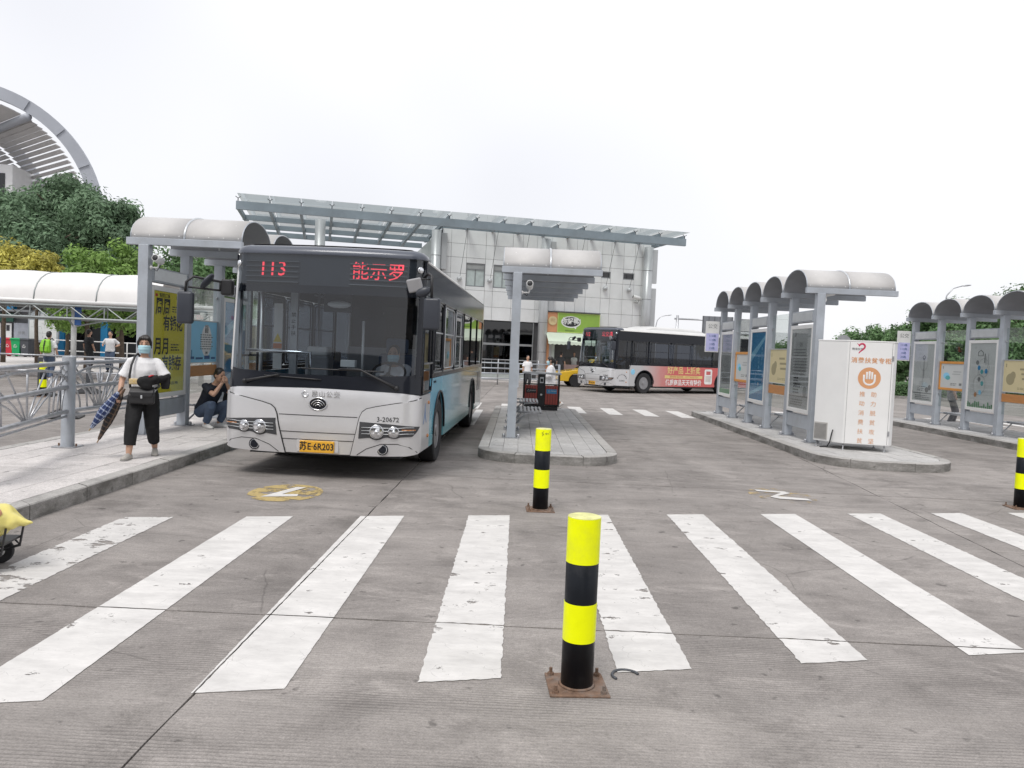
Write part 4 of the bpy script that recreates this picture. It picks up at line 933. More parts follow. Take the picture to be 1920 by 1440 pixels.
        # wheels
        for cy, dual in ((FWY, 0), (RWY, 1)):
            w = link('wheel', None, t, (s*1.13, cy, .48)); mx = Matrix.Rotation(rad(90*s), 4, 'Y')
            auto_smooth(MB().lathe([(.30, -.14), (.44, -.14), (.47, -.12), (.48, -.08), (.48, .06), (.47, .10), (.44, .115), (.30, .10), (.285, .08)], 40, mx).build('tyre', RUBBER, w), 30)
            auto_smooth(MB().lathe([(.285, .085), (.275, .09), (.26, .05), (.20, .02), (.16, .05 if not dual else -.04), (.10, .07 if not dual else -.04), (.09, .10 if not dual else .0), (0, .105 if not dual else .0)], 32, mx).build('rim', RIM, w), 30)
            for i in range(10):
                a = 2*PI*i/10; p = mx @ Vector((.19*math.cos(a), .19*math.sin(a), .02)); d = mx @ Vector((0, 0, 1))
                MB().tube([p, p+d*.05], [.018, .014], 6).build('lug_nut', CHROME, w)
    # rear wall, floor, underbody
    box('rear_wall', -1.22, 1.22, 9.94, 9.99, ZB, 2.85, SILVER, t, .02)
    box('rear_window', -.95, .95, 9.985, 10.0, 1.6, 2.5, GL_DARK, t)
    box('floor', -1.2, 1.2, .35, 9.93, .36, .42, INT_D, t)
    box('ceiling', -1.18, 1.18, .5, 9.9, 2.70, 2.72, INT, t)
    box('underbody', -1.0, 1.0, .4, 9.8, .26, .355, INT_D, t)
    # ---- wipers
    for (pv, el, b0, b1) in (((.97, 1.20), (.50, 1.42), (-.23, 1.405), (.80, 1.40)), ((-.98, 1.21), (-.52, 1.31), (-.72, 1.295), (.02, 1.27))):
        w = MB().tube([front(pv[0], pv[1], .03), front((pv[0]*.75+el[0]*.25), (pv[1]*.75+el[1]*.25), .05), front(el[0], el[1], .04), front((el[0]+b0[0])/2+.1, (el[1]+b0[1])/2+.005, .035)], [.026, .018, .011, .008], 8).build('wiper', BLACKP, t, smooth=True)
        MB().tube([front(b0[0]+(b1[0]-b0[0])*i/8, b0[1]+(b1[1]-b0[1])*i/8, .016) for i in range(9)], .009, 6).build('wiper_blade', BLACKP, w, smooth=True)
        MB().lathe([(.03, 0), (.03, .05), (.018, .06), (0, .06)], 12, face_mx(Vector(front(pv[0], pv[1], 0)), (1, 0, 0), (0, 0, 1))).build('wiper_pivot', BLACKP, w, smooth=True)
    # ---- mirrors
    MIR = M('mirror_shell', (0.035, 0.04, 0.052), 0.4, 0, 0.08, 5); MIRG = M('mirror_back_grey', (0.32, 0.32, 0.33), 0.45)
    m = MB()
    def shell(c, w, h, d, o): 
        o.box(c[0]-w/2, c[0]+w/2, c[1]-d/2, c[1]+d/2, c[2]-h/2, c[2]+h/2)
    o = MB(); shell((1.40, -.02, 2.15), .21, .40, .11, o); a = o.build('mirror', MIR, t, bevel=.035, seg=4); a.data.polygons.foreach_set('use_smooth', [True]*len(a.data.polygons))
    MB().tube([(1.24, .28, 2.62), (1.32, .10, 2.66), (1.38, -.01, 2.62), (1.39, -.02, 2.34)], .018, 8).build('mirror_arm', BLACKP, a, smooth=True)
    MB().tube([(1.25, .30, 2.40), (1.33, .12, 2.46), (1.39, 0, 2.44)], .014, 8).build('mirror_arm', BLACKP, a, smooth=True)
    o = MB().cbox((1.17, .0, 2.50), (.20, .05, .17), rot=(rad(15), rad(-10), rad(-20))).build('kerb_mirror', MIRG, t, bevel=.02, seg=3)
    MB().tube([(1.18, .02, 2.52), (1.25, -.02, 2.58), (1.36, .0, 2.58)], .010, 6).build('mirror_arm', BLACKP, o, smooth=True)
    MB().ell((1.28, -.02, 2.42), (.10, .045, .06), 14, 10, rot=(0, rad(-25), 0)).build('convex_mirror', MIR, t, smooth=True)
    o = MB(); shell((-1.68, -.10, 2.10), .20, .40, .10, o); a = o.build('mirror', MIR, t, bevel=.035, seg=4); a.data.polygons.foreach_set('use_smooth', [True]*len(a.data.polygons))
    MB().tube([(-1.24, .24, 2.44), (-1.45, .05, 2.47), (-1.60, -.08, 2.49), (-1.68, -.10, 2.42), (-1.69, -.10, 2.28)], .016, 8).build('mirror_arm', BLACKP, a, smooth=True)
    MB().tube([(-1.24, .24, 2.34), (-1.66, -.09, 2.36)], .014, 8).build('mirror_arm', BLACKP, a, smooth=True)
    MB().tube([(-1.35, .14, 2.35), (-1.35, .14, 2.46)], .012, 6).build('mirror_arm', BLACKP, a, smooth=True)
    MB().cbox((-1.28, .2, 2.39), (.14, .14, .2)).build('mirror_mount', BLACKP, t, bevel=.02)
    MB().ell((-1.47, .03, 2.45), (.035, .09, .12), 14, 10, rot=(rad(-20), rad(35), 0)).build('convex_mirror', MIR, t, smooth=True)
    # ---- interior
    dash = MB(); dash.loft([[(x, .18+.10*(x/1.2)**2, z) if i in (0, 3) else (x, .75, z) for i, z in enumerate((.45, .45, 1.30, 1.22))] for x in [-.55+1.7*i/8 for i in range(9)]]); dash.build('dashboard', INT_D, t)
    st = link('steering_wheel', MB().tube([(.23*math.cos(2*PI*i/32), .23*math.sin(2*PI*i/32), 0) for i in range(32)], .016, 8, closed=True).mesh('steering_wheel', BLACKP, True), t, (.72, .78, 1.36)); st.rotation_euler = (rad(38), 0, 0)
    for a in (0, 120, 240): MB().tube([(0, 0, -.03), (.22*math.cos(rad(a+90)), .22*math.sin(rad(a+90)), 0)], .014, 6).build('spoke', BLACKP, st)
    MB().tube([(.72, .78, 1.36), (.72, .62, 1.15)], .03, 8).build('steering_column', BLACKP, t)
    sb = MB().box(.46, .98, 1.30, 1.42, .85, 1.62).build('driver_seat_back', SEATB, t, bevel=.05, seg=3); MB().box(.46, .98, .92, 1.36, .72, .86).build('driver_seat', SEATB, t, bevel=.04, seg=2)
    MB().box(.56, .88, 1.32, 1.40, 1.62, 1.84).build('headrest', SEATB, t, bevel=.04, seg=3)
    box('driver_partition', -.05, 1.15, 1.62, 1.66, .42, 1.7, INT, t)
    box('partition_glass', -.05, 1.15, 1.635, 1.645, 1.7, 2.45, GL_SIDE, t)
    MB().tube([(x, 1.64, z) for x, z in ((-.05, .42), (-.05, 2.5), (1.15, 2.5))], .02, 8).build('partition_rail', ALU, t, smooth=True)
    MB().tube([front(-1.12, 1.60, -.16), front(-.45, 1.60, -.30), (-.25, .42, 1.60), (-.25, .42, 1.2)], .022, 10).build('grab_rail', CHROME, t, smooth=True)
    box('fare_box', -.48, -.16, .95, 1.25, .42, 1.55, INT, t, .02); box('fare_box_top', -.46, -.18, .97, 1.23, 1.55, 1.68, WHITEM, t, .02)
    box('notice_strip', -.92, -.80, .92, .93, 1.35, 2.25, WHITEM, t)
    wt = MB().add([(-.92, .915, 1.72), (-.80, .915, 1.72), (-.86, .915, 1.84)], [(0, 1, 2)]).build('warning_triangle', M('warning_yellow', (0.75, 0.55, 0.03), 0.5), t)
    box('warning_label', -.92, -.80, .914, .916, 1.63, 1.70, M('warning_orange', (0.6, 0.16, 0.04), 0.5), t)
    box('door_post', -.72, -.62, 1.0, 1.06, .42, 2.6, ALU, t)
    for k, ch in enumerate('禁止手扶'): lettering(ch, .07, GAP, t, face_mx((-.67, .996, 2.10-k*.085), (1, 0, 0), (0, 0, 1)))
    for y in (.45, 1.22): MB().tube([(-1.2, y, .42), (-1.2, y, 2.42)], .03, 8).build('door_post', ALU, t, smooth=True)
    box('cab_monitor', -.15, .22, .62, .66, 2.15, 2.4, INT_D, t, .01)
    MB().ell((.08, .55, 2.25), (.16, .06, .05), 12, 8).build('cab_camera', WHITEM, t, smooth=True)
    box('ticket_reader', .10, .30, .62, .74, 1.42, 1.52, WHITEM, t, .01); MB().cbox((.06, .64, 1.56), (.07, .05, .13)).build('phone_holder', BLACKP, t, bevel=.008)
    MB().tube([(.38, .7, 1.3), (.38, .7, 2.05)], .018, 8).build('cab_pole', WHITEM, t, smooth=True)
    seat = MB().box(-.21, .21, 0, .40, .40, .46); seat.box(-.21, .21, .36, .42, .44, .98); seatm = seat.mesh('passenger_seat', SEATB)
    for k in range(7):
        for x in (-.9, -.46, .46, .9):
            if k < 1 and x < 0: continue
            if k == 3 and x < 0: continue
            o = link('passenger_seat', seatm, t, (x, 2.3+k*1.0, .45)); b = o.modifiers.new('b', 'BEVEL'); b.width = .03; b.segments = 2
    for x in (-.68, .68):
        for y in (2.2, 4.2, 6.2, 8.2): MB().tube([(x, y, .42), (x, y, 2.7)], .018, 8).build('pole', ALU, t, smooth=True)
        MB().tube([(x, 2.0, 2.45), (x, 9.5, 2.45)], .018, 8).build('overhead_rail', ALU, t, smooth=True)
    # ---- side lettering
    if ad:
        R_ = (0, 1, 0)
        def sl(txt, size, y, z, mat, sx=1.0, bold=0.0): lettering(txt, size, mat, t, face_mx((1.252, y, z), R_, (0, 0, 1)), sx=sx, bold=bold)
        YE = M('ad_gold', (0.72, 0.56, 0.22), 0.5); WH = M('ad_white', (0.78, 0.78, 0.76), 0.5)
        sl('好产品 上折卖', .38, 4.75, 1.10, YE, .96, .006); sl('优质商品天天有特价', .30, 4.75, .52, WH, .92, .006)
        box('ad_strip', 1.250, 1.2525, 3.45, 6.05, .74, .88, YE, t); sl('国有渠道 品质保障 一站式产品供应平台', .10, 4.75, .81, M('ad_red', (0.45, 0.05, 0.05), 0.5), 1.1)
        ph = MB().prism(rrect(6.2, 6.75, .48, 1.22, .09, 5), 1.250, 1.254, mat=Matrix(((0, 0, 1, 0), (1, 0, 0, 0), (0, 1, 0, 0), (0, 0, 0, 1)))).build('ad_phone', WH, t)
        box('ad_phone_screen', 1.2545, 1.2555, 6.32, 6.63, .95, 1.12, M('ad_pink', (0.55, 0.12, 0.12), 0.5), t); box('ad_phone_screen', 1.2545, 1.2555, 6.28, 6.67, .60, .90, M('ad_pale', (0.60, 0.55, 0.52), 0.5), t)
        MB().ell((1.252, 1.38, 1.0), (.004, .13, .13), 16, 10).build('ad_globe', PR['sky'], t, smooth=True)
        for k, ch in enumerate('昆山公共交通集团'):
            a = rad(160-k*20); lettering(ch, .07, GAP, t, face_mx((1.252, .72+.28*math.cos(a), .62+.24*math.sin(a)), (0, math.sin(a), -math.cos(a)), (0, math.cos(a), math.sin(a))))
        lettering(number, .10, GAP, t, face_mx((1.252, .72, .58), R_, (0, 0, 1)))
    else:
        lettering('YUTONG', .05, GAP, t, face_mx((1.252, 1.55, 1.24), (0, 1, 0), (0, 0, 1)), sx=1.3)
        lettering('人', .30, M('livery_blue_mark', (0.12, 0.25, 0.5), 0.4), t, face_mx((1.252, .72, .82), (0, 1, 0), (0, 0, 1)))
    return t
bus_a = make_bus('silver city bus on route 113 with cyan side, stopped at the platform', (-2.4988, 9.6556-.02, 0), -0.0321, '113', '能示罗', '3-20672', LIV_BLUE, False, CREAM)
B2 = Vector((5.80, 35.8)); hd2 = rad(35)   # heading: local +y runs away to the right
dirb = Vector((math.cos(hd2), math.sin(hd2)))
o2 = B2 - dirb*2.12 + Vector((-dirb.y, dirb.x))*1.13
bus_b = make_bus('silver and red city bus on route 112 turning across the far crossing', (o2.x, o2.y, 0), -(PI/2-hd2), '112', '公交总', '3-20662', LIV_RED, True, WHITEP)
# ------------------------------------------------------------------ station building with the glass canopy
TH = rad(14.5)
WALLP = M('metal_wall_panel', (0.76, 0.765, 0.77), 0.45, 0.0, 0.05, 1.2, rnd=0.05, dirt=(0.36, 0.36, 0.35), dirt_amt=0.25)
WALLG = M('wall_joint', (0.10, 0.10, 0.105), 0.7); WALLS = M('side_wall_greygreen', (0.36, 0.39, 0.38), 0.5, 0.1, 0.08, 1.5)
COLM = M('column_metal', (0.50, 0.51, 0.52), 0.35, 0.35, 0.06, 1.5); CANB = M('canopy_beam', (0.24, 0.285, 0.32), 0.45, 0.25, 0.10, 1.2, dirt=(0.15, 0.16, 0.16), dirt_amt=0.5)
GL_CAN = glass('canopy_glass', (0.80, 0.85, 0.84), reflect=0.6); GL_SHOP = glass('shop_window_glass', (0.10, 0.13, 0.14), reflect=1.0, ior=1.7)
GL_WIN = M('curtained_window', (0.48, 0.54, 0.53), 0.2, 0, 0.12, 3, coat=0.3)
bl = thing('station_building', 'grey panelled station building with a wide glass canopy roof on steel beams', 'building', (2.2, 45, 0), TH)
def bb(name, s0, s1, d0, d1, z0, z1, mat, par=bl, bevel=0.0): return box(name, s0, s1, d0, d1, z0, z1, mat, par, bevel)
# local: x along the front, y inwards (away from the camera), z up
bb('core_wall', -6.95, 5.62, .15, 12, 0, 8.36, WALLG)
xs = [-6.95, -6.45, -5.56, -4.46, -3.98, -2.88, -2.3, -1.45, -.55, .35, .98, 1.6, 2.55, 3.12, 3.92, 4.62, 5.1, 5.62]
zs = [3.40, 4.15, 5.05, 5.95, 6.85, 7.62, 8.40]
wins = [(-5.56, -4.46, 5.26, 6.56), (-3.98, -2.88, 5.26, 6.56), (2.55, 3.12, 6.24, 6.62), (3.92, 4.62, 6.24, 6.62)]
g = .0085
for i in range(len(xs)-1):
    for j in range(len(zs)-1):
        x0, x1, z0, z1 = xs[i], xs[i+1], zs[j], zs[j+1]
        if x0 < -.9 < x1+.5 and x0 > -1.5: pass
        hit = [w for w in wins if w[0] < x1-.01 and w[1] > x0+.01 and w[2] < z1-.01 and w[3] > z0+.01]
        segs = [(z0, z1)]
        if hit:
            w = hit[0]; segs = []
            if w[2] > z0+.08: segs.append((z0, w[2]))
            if w[3] < z1-.08: segs.append((w[3], z1))
        for a, b in segs: bb('wall_panel', x0+g, x1-g, 0, .05, a+g, b-g, WALLP)
for i in range(7, len(xs)-1):
    for z0, z1 in ((0, .9), (.9, 1.75), (1.75, 2.6), (2.6, 3.4)):
        if xs[i] > 2.4 or xs[i+1] < -.8: bb('wall_panel', xs[i]+g, xs[i+1]-g, 0, .05, z0+g, z1-g, WALLP)
for k, (x0, x1, z0, z1) in enumerate(wins):
    w = bb('window', x0+.03, x1-.03, .10, .12, z0+.03, z1-.03, GL_WIN if k < 2 else GL_SHOP)
    f = MB()
    for a, b, c, d in ((x0, x0+.05, z0, z1), (x1-.05, x1, z0, z1), (x0+.05, x1-.05, z0, z0+.05), (x0+.05, x1-.05, z1-.05, z1)): f.box(a, b, .02, .14, c, d)
    if k < 2: f.box((x0+x1)/2-.02, (x0+x1)/2+.02, .06, .099, z0+.05, z1-.36); f.box(x0+.05, x1-.05, .05, .098, z1-.36, z1-.30)
    f.build('window_frame', M('window_frame_grey', (0.25, 0.26, 0.27), 0.5, 0.2), w)
    if k < 2: bb('roller_box', x0+.05, x1-.05, .055, .097, z1-.30, z1-.05, M('roller_box_grey', (0.33, 0.34, 0.34), 0.5), w)
# ground floor glazing left of the shop
for k, (a, b) in enumerate([(-6.9, -6.1), (-6.05, -4.5), (-4.45, -2.8), (-2.75, -1.5)]):
    bb('shop_window', a, b, .02, .05, .35, 2.0, GL_SHOP); bb('shop_window', a, b, .02, .05, 2.12, 3.34, GL_SHOP)
    bb('mullion', b, b+.05, -.02, .08, .2, 3.38, M('mullion_grey', (0.30, 0.31, 0.32), 0.4, 0.4))
bb('transom', -6.9, -1.45, -.025, .055, 2.0, 2.12, MATS['mullion_grey']); bb('plinth', -6.95, -1.45, -.04, .05, 0, .35, WALLS)
for x in (-7.35, -1.0, 5.35):
    MB().lathe([(.27, 0), (.27, 8.2)], 24, Matrix.Translation((x, -.30, 0))).build('column', COLM, bl, smooth=True)
    for z in (1.7, 3.4, 5.1, 6.8): MB().lathe([(.272, 0), (.276, .0), (.276, .02), (.272, .02)], 24, Matrix.Translation((x, -.30, z))).build('column_joint', WALLG, bl)
    for z0, z1 in ((1.0, 3.2), (3.3, 5.8), (6.1, 8.1)): bb('column_cladding', x+.30, x+.62, -.25, -.02, z0, z1, COLM, bl, .01)
MB().lathe([(.27, 0), (.27, 8.2)], 24, Matrix.Translation((-13.6, -.6, 0))).build('column', COLM, bl, smooth=True)
# recessed wing behind the open canopy
bb('side_wall', -7.25, -6.96, .1, 11, 0, 8.1, WALLS)
bb('rear_wall', -22, -7.26, 7.5, 8, 0, 7.2, WALLP); bb('rear_parapet', -22, -7.26, 7.3, 7.49, 6.55, 7.25, WALLS)
for k in range(12): bb('rear_window', -20.8+k*1.1, -20.0+k*1.1, 7.43, 7.49, 3.9, 5.6, GL_SHOP)
# canopy: beams, glass panes, edge fascia
x0, x1, y0, y1, zb = -17.6, 6.35, -3.0, 6.6, 8.02
for y, h in ((y0, .40), (0.3, .26), (3.4, .26), (y1, .30)):
    bb('canopy_purlin', x0 if y < 5 else x0+.2, x1 if y < 0 else -7.3, y-.09, y+.09, zb, zb+h, CANB)
    if y > 0: bb('canopy_purlin', -7.1, x1-.4, y-.09, y+.09, zb+.40, zb+.60, CANB)
NB = 16
for i in range(NB+1):
    x = x0+.09+(x1-x0-.18)*i/NB
    for a, b in ((y0+.09, .21), (.39, 3.31), (3.49, y1-.09)): bb('canopy_rafter', x-.07, x+.07, a, b, zb+(.36 if x > -7.2 else .02), zb+(.58 if x > -7.2 else .24), CANB)
    a = MB().tube([(x-.12, y0-.05, zb+.62), (x, y0-.05, zb+.54), (x+.12, y0-.05, zb+.62)], .02, 5); a.tube([(x, y0-.05, zb+.40), (x, y0-.05, zb+.54)], .025, 5)
    a.build('glass_bracket', DARKG, bl)
for i in range(NB):
    xa, xb = x0+.09+(x1-x0-.18)*i/NB+.012, x0+.09+(x1-x0-.18)*(i+1)/NB-.012
    for a, b in ((y0-.75, .28), (.32, 3.38), (3.42, y1+.2)):
        z = zb+.66; rise = 0
        MB().add([(xa, a, z+rise), (xb, a, z+rise), (xb, b, z), (xa, b, z)], [(0, 1, 2, 3)]).build('canopy_pane', GL_CAN, bl)
# sphere lamps on the wall with their stays
for x in (-5.95, -4.2, -2.4, .9, 2.78, 4.28):
    l = MB().ell((x, -.14, 5.62), (.14, .14, .14), 16, 10).build('wall_lamp', COLM, bl, smooth=True)
    MB().tube([(x, -.02, 5.62), (x, -.14, 5.62)], .04, 8).build('lamp_bracket', DARKG, l)
    MB().tube([(x+.03, -.15, 5.78), (x+.22, -.9, 8.36)], .011, 5).build('stay_rod', DARKG, bl)
cctv('white camera on the wall of the station building, near its corner', (0, 0, 0), 0, 2.0)
cc = [o for o in COL.objects if o.name.startswith('security_camera')][-1]
cc.location = bl.matrix_basis @ Vector((4.75, -.02, 4.95)); cc.rotation_euler = (0, 0, TH-rad(90)); cc['group'] = 'security cameras'

# ------------------------------------------------------------------ duck snack shop kiosk front
sh = thing('snack_shop', 'snack shop front with green sign board, orange pillar and pale green awning', 'shop', tuple(bl.matrix_basis @ Vector((0, -.05, 0))), TH)
SG = M('shop_green', (0.27, 0.44, 0.07), 0.45, 0, 0.06, 2); SO = M('shop_orange', (0.58, 0.27, 0.14), 0.55, 0, 0.06, 2); SW = M('shop_cream', (0.72, 0.70, 0.55), 0.5)
bb('sign_board', -.12, 2.48, -.25, -.02, 2.90, 4.05, SG, sh, .01); bb('pillar_head', -.90, -.13, -.25, -.02, 2.90, 4.05, SO, sh, .01)
bb('pillar', -.90, -.55, -.22, -.02, 0, 2.895, SO, sh, .01); bb('door_jamb', -.54, -.20, -.16, -.02, 0, 2.6, M('jamb_pale', (0.55, 0.6, 0.56), 0.5), sh)
e = MB()
for a, b, c, d in ((-.12, 2.48, 2.90, 2.94), (-.12, 2.48, 4.01, 4.05), (-.12, -.08, 2.94, 4.01), (2.44, 2.48, 2.94, 4.01)): e.box(a, b, -.262, -.251, c, d)
e.build('sign_edge', M('shop_edge_lime', (0.55, 0.66, 0.20), 0.5), sh)
for k in range(22): bb('roof_tile', -.92+k*.155, -.79+k*.155, -.33, 0, 4.06, 4.11, DARKG, sh)
def ovl(name, cx, cz, rx, rz_, y, mat, n=32): return MB().add([(cx+rx*math.cos(2*PI*i/n), y, cz+rz_*math.sin(2*PI*i/n)) for i in range(n)], [tuple(range(n))]).build(name, mat, sh)
ovl('sign_bubble', .70, 3.53, .60, .34, -.256, PR['white']); ovl('sign_bubble_inner', .70, 3.54, .53, .28, -.259, PR['black'])
MB().add([(.85, -.2565, 3.25), (1.05, -.2565, 3.25), (1.02, -.2565, 3.12)], [(0, 1, 2)]).build('sign_bubble_tail', PR['white'], sh)
lettering('你好鸭!', .42, PR['white'], sh, face_mx((.72, -.262, 3.55), (1, 0, 0), (0, 0, 1)), bold=.012, sx=.85)
lettering('鸭货熟食 现做现卖', .07, PR['black'], sh, face_mx((.65, -.256, 3.02), (1, 0, 0), (0, 0, 1)))
MB().lathe([(.26, 0), (.26, .05), (.22, .06), (0, .06)], 28, face_mx((-.42, -.25, 3.55), (1, 0, 0), (0, 0, 1))).build('round_plaque', M('plaque_gold', (0.60, 0.48, 0.27), 0.5), sh)
lettering('鸭', .26, M('plaque_line', (0.45, 0.30, 0.16), 0.5), sh, face_mx((-.42, -.312, 3.55), (1, 0, 0), (0, 0, 1)))
aw = MB(); NS = 26; gr = []
for y, z, ex in ((-.26, 2.88, 0), (-1.25, 2.36, .12), (-1.27, 2.22, .12)):
    gr.append([(-.80-ex+(3.1+ex*2)*i/NS, y, z-(.05 if (z < 2.3 and i % 2) else 0)) for i in range(NS+1)])
aw.sheet(gr); aw.build('awning', M('awning_green', (0.58, 0.66, 0.55), 0.6, 0, 0.05, 2), sh, solid=.01)
bb('shop_interior', -.2, 2.46, .40, .44, 0, 2.85, INT_D, sh)
bb('shop_side', 2.40, 2.46, -.2, .40, 0, 2.85, INT_D, sh); bb('counter', .35, 1.9, -.05, .35, 0, 1.05, M('counter_pink', (0.42, 0.30, 0.28), 0.5), sh); bb('display_case', .4, 1.5, -.03, .30, 1.06, 1.5, GL_CLEAR, sh)
bb('menu_board', .5, 1.7, .36, .395, 1.7, 2.3, M('menu_white', (0.5, 0.48, 0.42), 0.6), sh); bb('red_banner', 2.50, 3.3, -.10, -.06, 2.85, 3.05, PR['red'], sh)
lettering('营业中', .15, PR['white'], sh, face_mx((2.9, -.102, 2.95), (1, 0, 0), (0, 0, 1)))
# pavement in front of the building
pv = MB().box(-24, 7.2, -2.6, .0, -.02, .14).build('pavement', C_PAVE, loc=(2.2, 45, 0), rz=TH); tag(pv, kind='structure')
# ------------------------------------------------------------------ railings in the middle distance
def railing(label, pts, zrails, z_post, post_r=.04, rail_r=.025, mat=STEEL, group='steel railings', bars=0, z0=0.0, box_post=False):
    a = Vector((*pts[0], z0)); t = thing('railing', label, 'railing', a, 0, group)
    for k, p in enumerate(pts):
        q = Vector((*p, z0))-a
        if box_post: MB().cbox((q.x, q.y, z_post/2), (post_r*2, post_r*2, z_post)).build('post', mat, t, bevel=.006)
        else: MB().lathe([(post_r, 0), (post_r, z_post), (post_r*.6, z_post+.01)], 12, Matrix.Translation(q)).build('post', mat, t, smooth=True)
        if k:
            p0 = Vector((*pts[k-1], z0))-a
            for z in zrails: MB().tube([p0+Vector((0, 0, z)), q+Vector((0, 0, z))], rail_r, 8).build('rail', mat, t, smooth=True)
            for i in range(bars):
                f = (i+1)/(bars+1); c = p0+(q-p0)*f
                MB().tube([c+Vector((0, 0, zrails[0])), c+Vector((0, 0, zrails[-1]))], rail_r*.5, 6).build('bar', mat, t)
    return t
railing('four-rail steel railing with square posts behind the platform with the litter bin', [(-8.0+2.0*k, 32.2+1.06*k) for k in range(6)], (.40, .64, .88, 1.12), 1.14, .055, .03, PAINT, box_post=True)
railing('steel railing with close upright bars in front of the dark shop windows', [(-9.0+2.0*k, 36.6+.4*k) for k in range(6)], (.25, .8, 1.25), 1.27, .03, .02, STEEL, bars=5)
# ------------------------------------------------------------------ fan-pattern railing on the left platform
def fan_panel(t, A, B, zb, zm, zt, first):
    d = B-A; L = d.length; ux = d.normalized()
    def P(s, z): return A+ux*s+Vector((0, 0, z))
    for z, r in ((zt, .030), (zm, .030), (zb, .030)): MB().tube([P(.05, z), P(L-.05, z)], r, 12).build('rail', STEEL, t, smooth=True)
    MB().tube([P(.05, zb-.07), P(L-.05, zb-.07)], .016, 8).build('rail', STEEL, t, smooth=True)
    c = L/2; h = zt-zb
    MB().tube([P(c+(c-.06)*math.cos(rad(a)), zm+.06+(zt-zm-.12)*math.sin(rad(a))*1.0) for a in range(0, 181, 12)], .017, 8).build('arch_bar', STEEL, t, smooth=True)
    for k in range(7):                 # bars fanning out of the bottom centre
        a = (k-3)*.28*c; 
        MB().tube([P(c+(k-3)*.035, zb+.02), P(c+a*.45, zb+h*.32), P(c+a*.95, zb+h*.62), P(c+a*1.5, zb+h*.93)], .012, 6).build('fan_bar', STEEL, t, smooth=True)
    for k in range(4):
        for s in (-1, 1):
            r = .26+k*.17; cx = c+s*c*.98
            q = [(cx-s*r*math.cos(rad(a)), zb+.02+r*1.25*math.sin(rad(a))) for a in range(0, 91, 15)]
            q = [(x, z) for x, z in q if z < zt-.02 and .03 < x < L-.03]
            if len(q) > 2: MB().tube([P(x, z) for x, z in q], .012, 6).build('fan_bar', STEEL, t, smooth=True)
pp = [Vector((-5.35, 7.45, 0)), Vector((-6.15, 10.48, 0)), Vector((-6.12, 12.0, 0))]
t = thing('fan_railing', 'grey steel railing with fan-shaped bars and round rails behind the walking woman', 'railing', (0, 0, .15))
for k, p in enumerate(pp):
    if k < 2:
        o = MB().lathe([(.085, 0), (.085, 1.24), (.08, 1.245), (0, 1.245)], 24, Matrix.Translation(p)).build('post', PAINT, t); auto_smooth(o)
        MB().cbox(p+Vector((0, 0, .008)), (.30, .26, .016)).build('base_plate', STEEL, t)
        for sx in (-.12, .12): MB().lathe([(.014, .016), (.014, .05)], 6, Matrix.Translation(p+Vector((sx, 0, 0)))).build('bolt', RUST, t)
    if k: fan_panel(t, pp[k-1], p, .50, .83, 1.16, k == 1)
# ------------------------------------------------------------------ rope stanchions with weighted bases, far lane
def stanchion(label, p, h=1.0):
    t = thing('barrier_post', label, 'barrier post', p, rad(20), 'black barrier posts in the far lane')
    MB().loft([[(x*w, y*w, z) for x, y in ((-1, -1), (1, -1), (1, 1), (-1, 1))] for w, z in ((.34, 0), (.34, .03), (.10, .17), (.06, .18))]).build('base', BLACKP, t)
    MB().box(-.055, .055, -.055, .055, .18, h).build('post', DARKG, t, bevel=.008)
S_L = 'black barrier post with pyramid base linked by thin rails across the far lane'
sp = [G(20, 796), G(118, 783), G(75, 742), G(165, 737), G(255, 748), G(246, 735)]
for p in (sp[1], sp[2], sp[3], sp[4]): stanchion(S_L, (p.x, p.y, 0), 1.02)
bollard('yellow and black bollard among the black barrier posts in the far lane', tuple(G(80, 744)), 0)
railing('thin single-rail barrier running past the black posts of the far lane', [(-17.5, 20.2), (-14.9, 20.5), (-12.2, 20.9), (-9.6, 21.3)], (.62, 1.05), 1.07, .03, .022, STEEL)
# ------------------------------------------------------------------ covered walkway with membrane roof
MEMB = M('white_membrane', (0.74, 0.73, 0.72), 0.6, 0, 0.05, 0.8, dirt=(0.55, 0.54, 0.52), dirt_amt=0.35)
wk = thing('covered_walkway', 'long covered walkway with white membrane roof on grey lattice trusses', 'walkway canopy', (0, 28, 0))
WX0, WX1, bayw = -30.0, -10.4, 2.18
TR = M('truss_grey', (0.33, 0.36, 0.36), 0.45, 0.3, 0.1, 3)
n = int((WX1-WX0)/bayw)
for k in range(n):
    a = WX0+k*bayw; m = MB(); gr = []
    for i in range(13):
        tt = PI*i/12; y = -1.35*math.cos(tt); z = 2.78+1.05*math.sin(tt)**.9 if 0 < i < 12 else 2.78
        gr.append([(a+bayw*q/8, y, z-.05*math.sin(PI*q/8)*-1*math.sin(tt)) for q in range(9)])
    m.sheet(gr); m.build('membrane', MEMB, wk, smooth=True)
    MB().tube([(a, -1.35*math.cos(PI*i/12), 2.785+(1.05*math.sin(PI*i/12)**.9 if 0 < i < 12 else 0)) for i in range(13)], .025, 6).build('arch_rib', TR, wk, smooth=True)
for y in (-1.32, 1.32):
    MB().tube([(WX0, y, 2.74), (WX1, y, 2.74)], .075, 10).build('gutter', WHITEM, wk, smooth=True)
    MB().tube([(WX0, y, 2.62), (WX1, y, 2.62)], .04, 8).build('top_chord', TR, wk); MB().tube([(WX0, y, 2.18), (WX1, y, 2.18)], .04, 8).build('bottom_chord', TR, wk)
    k = 0; x = WX0
    while x < WX1-1.0:
        MB().tube([(x, y, 2.62), (x+.62, y, 2.18), (x+1.24, y, 2.62)], .022, 6).build('lattice', TR, wk); MB().tube([(x+1.24, y, 2.18), (x+1.24, y, 2.62)], .02, 6).build('lattice', TR, wk); x += 1.30
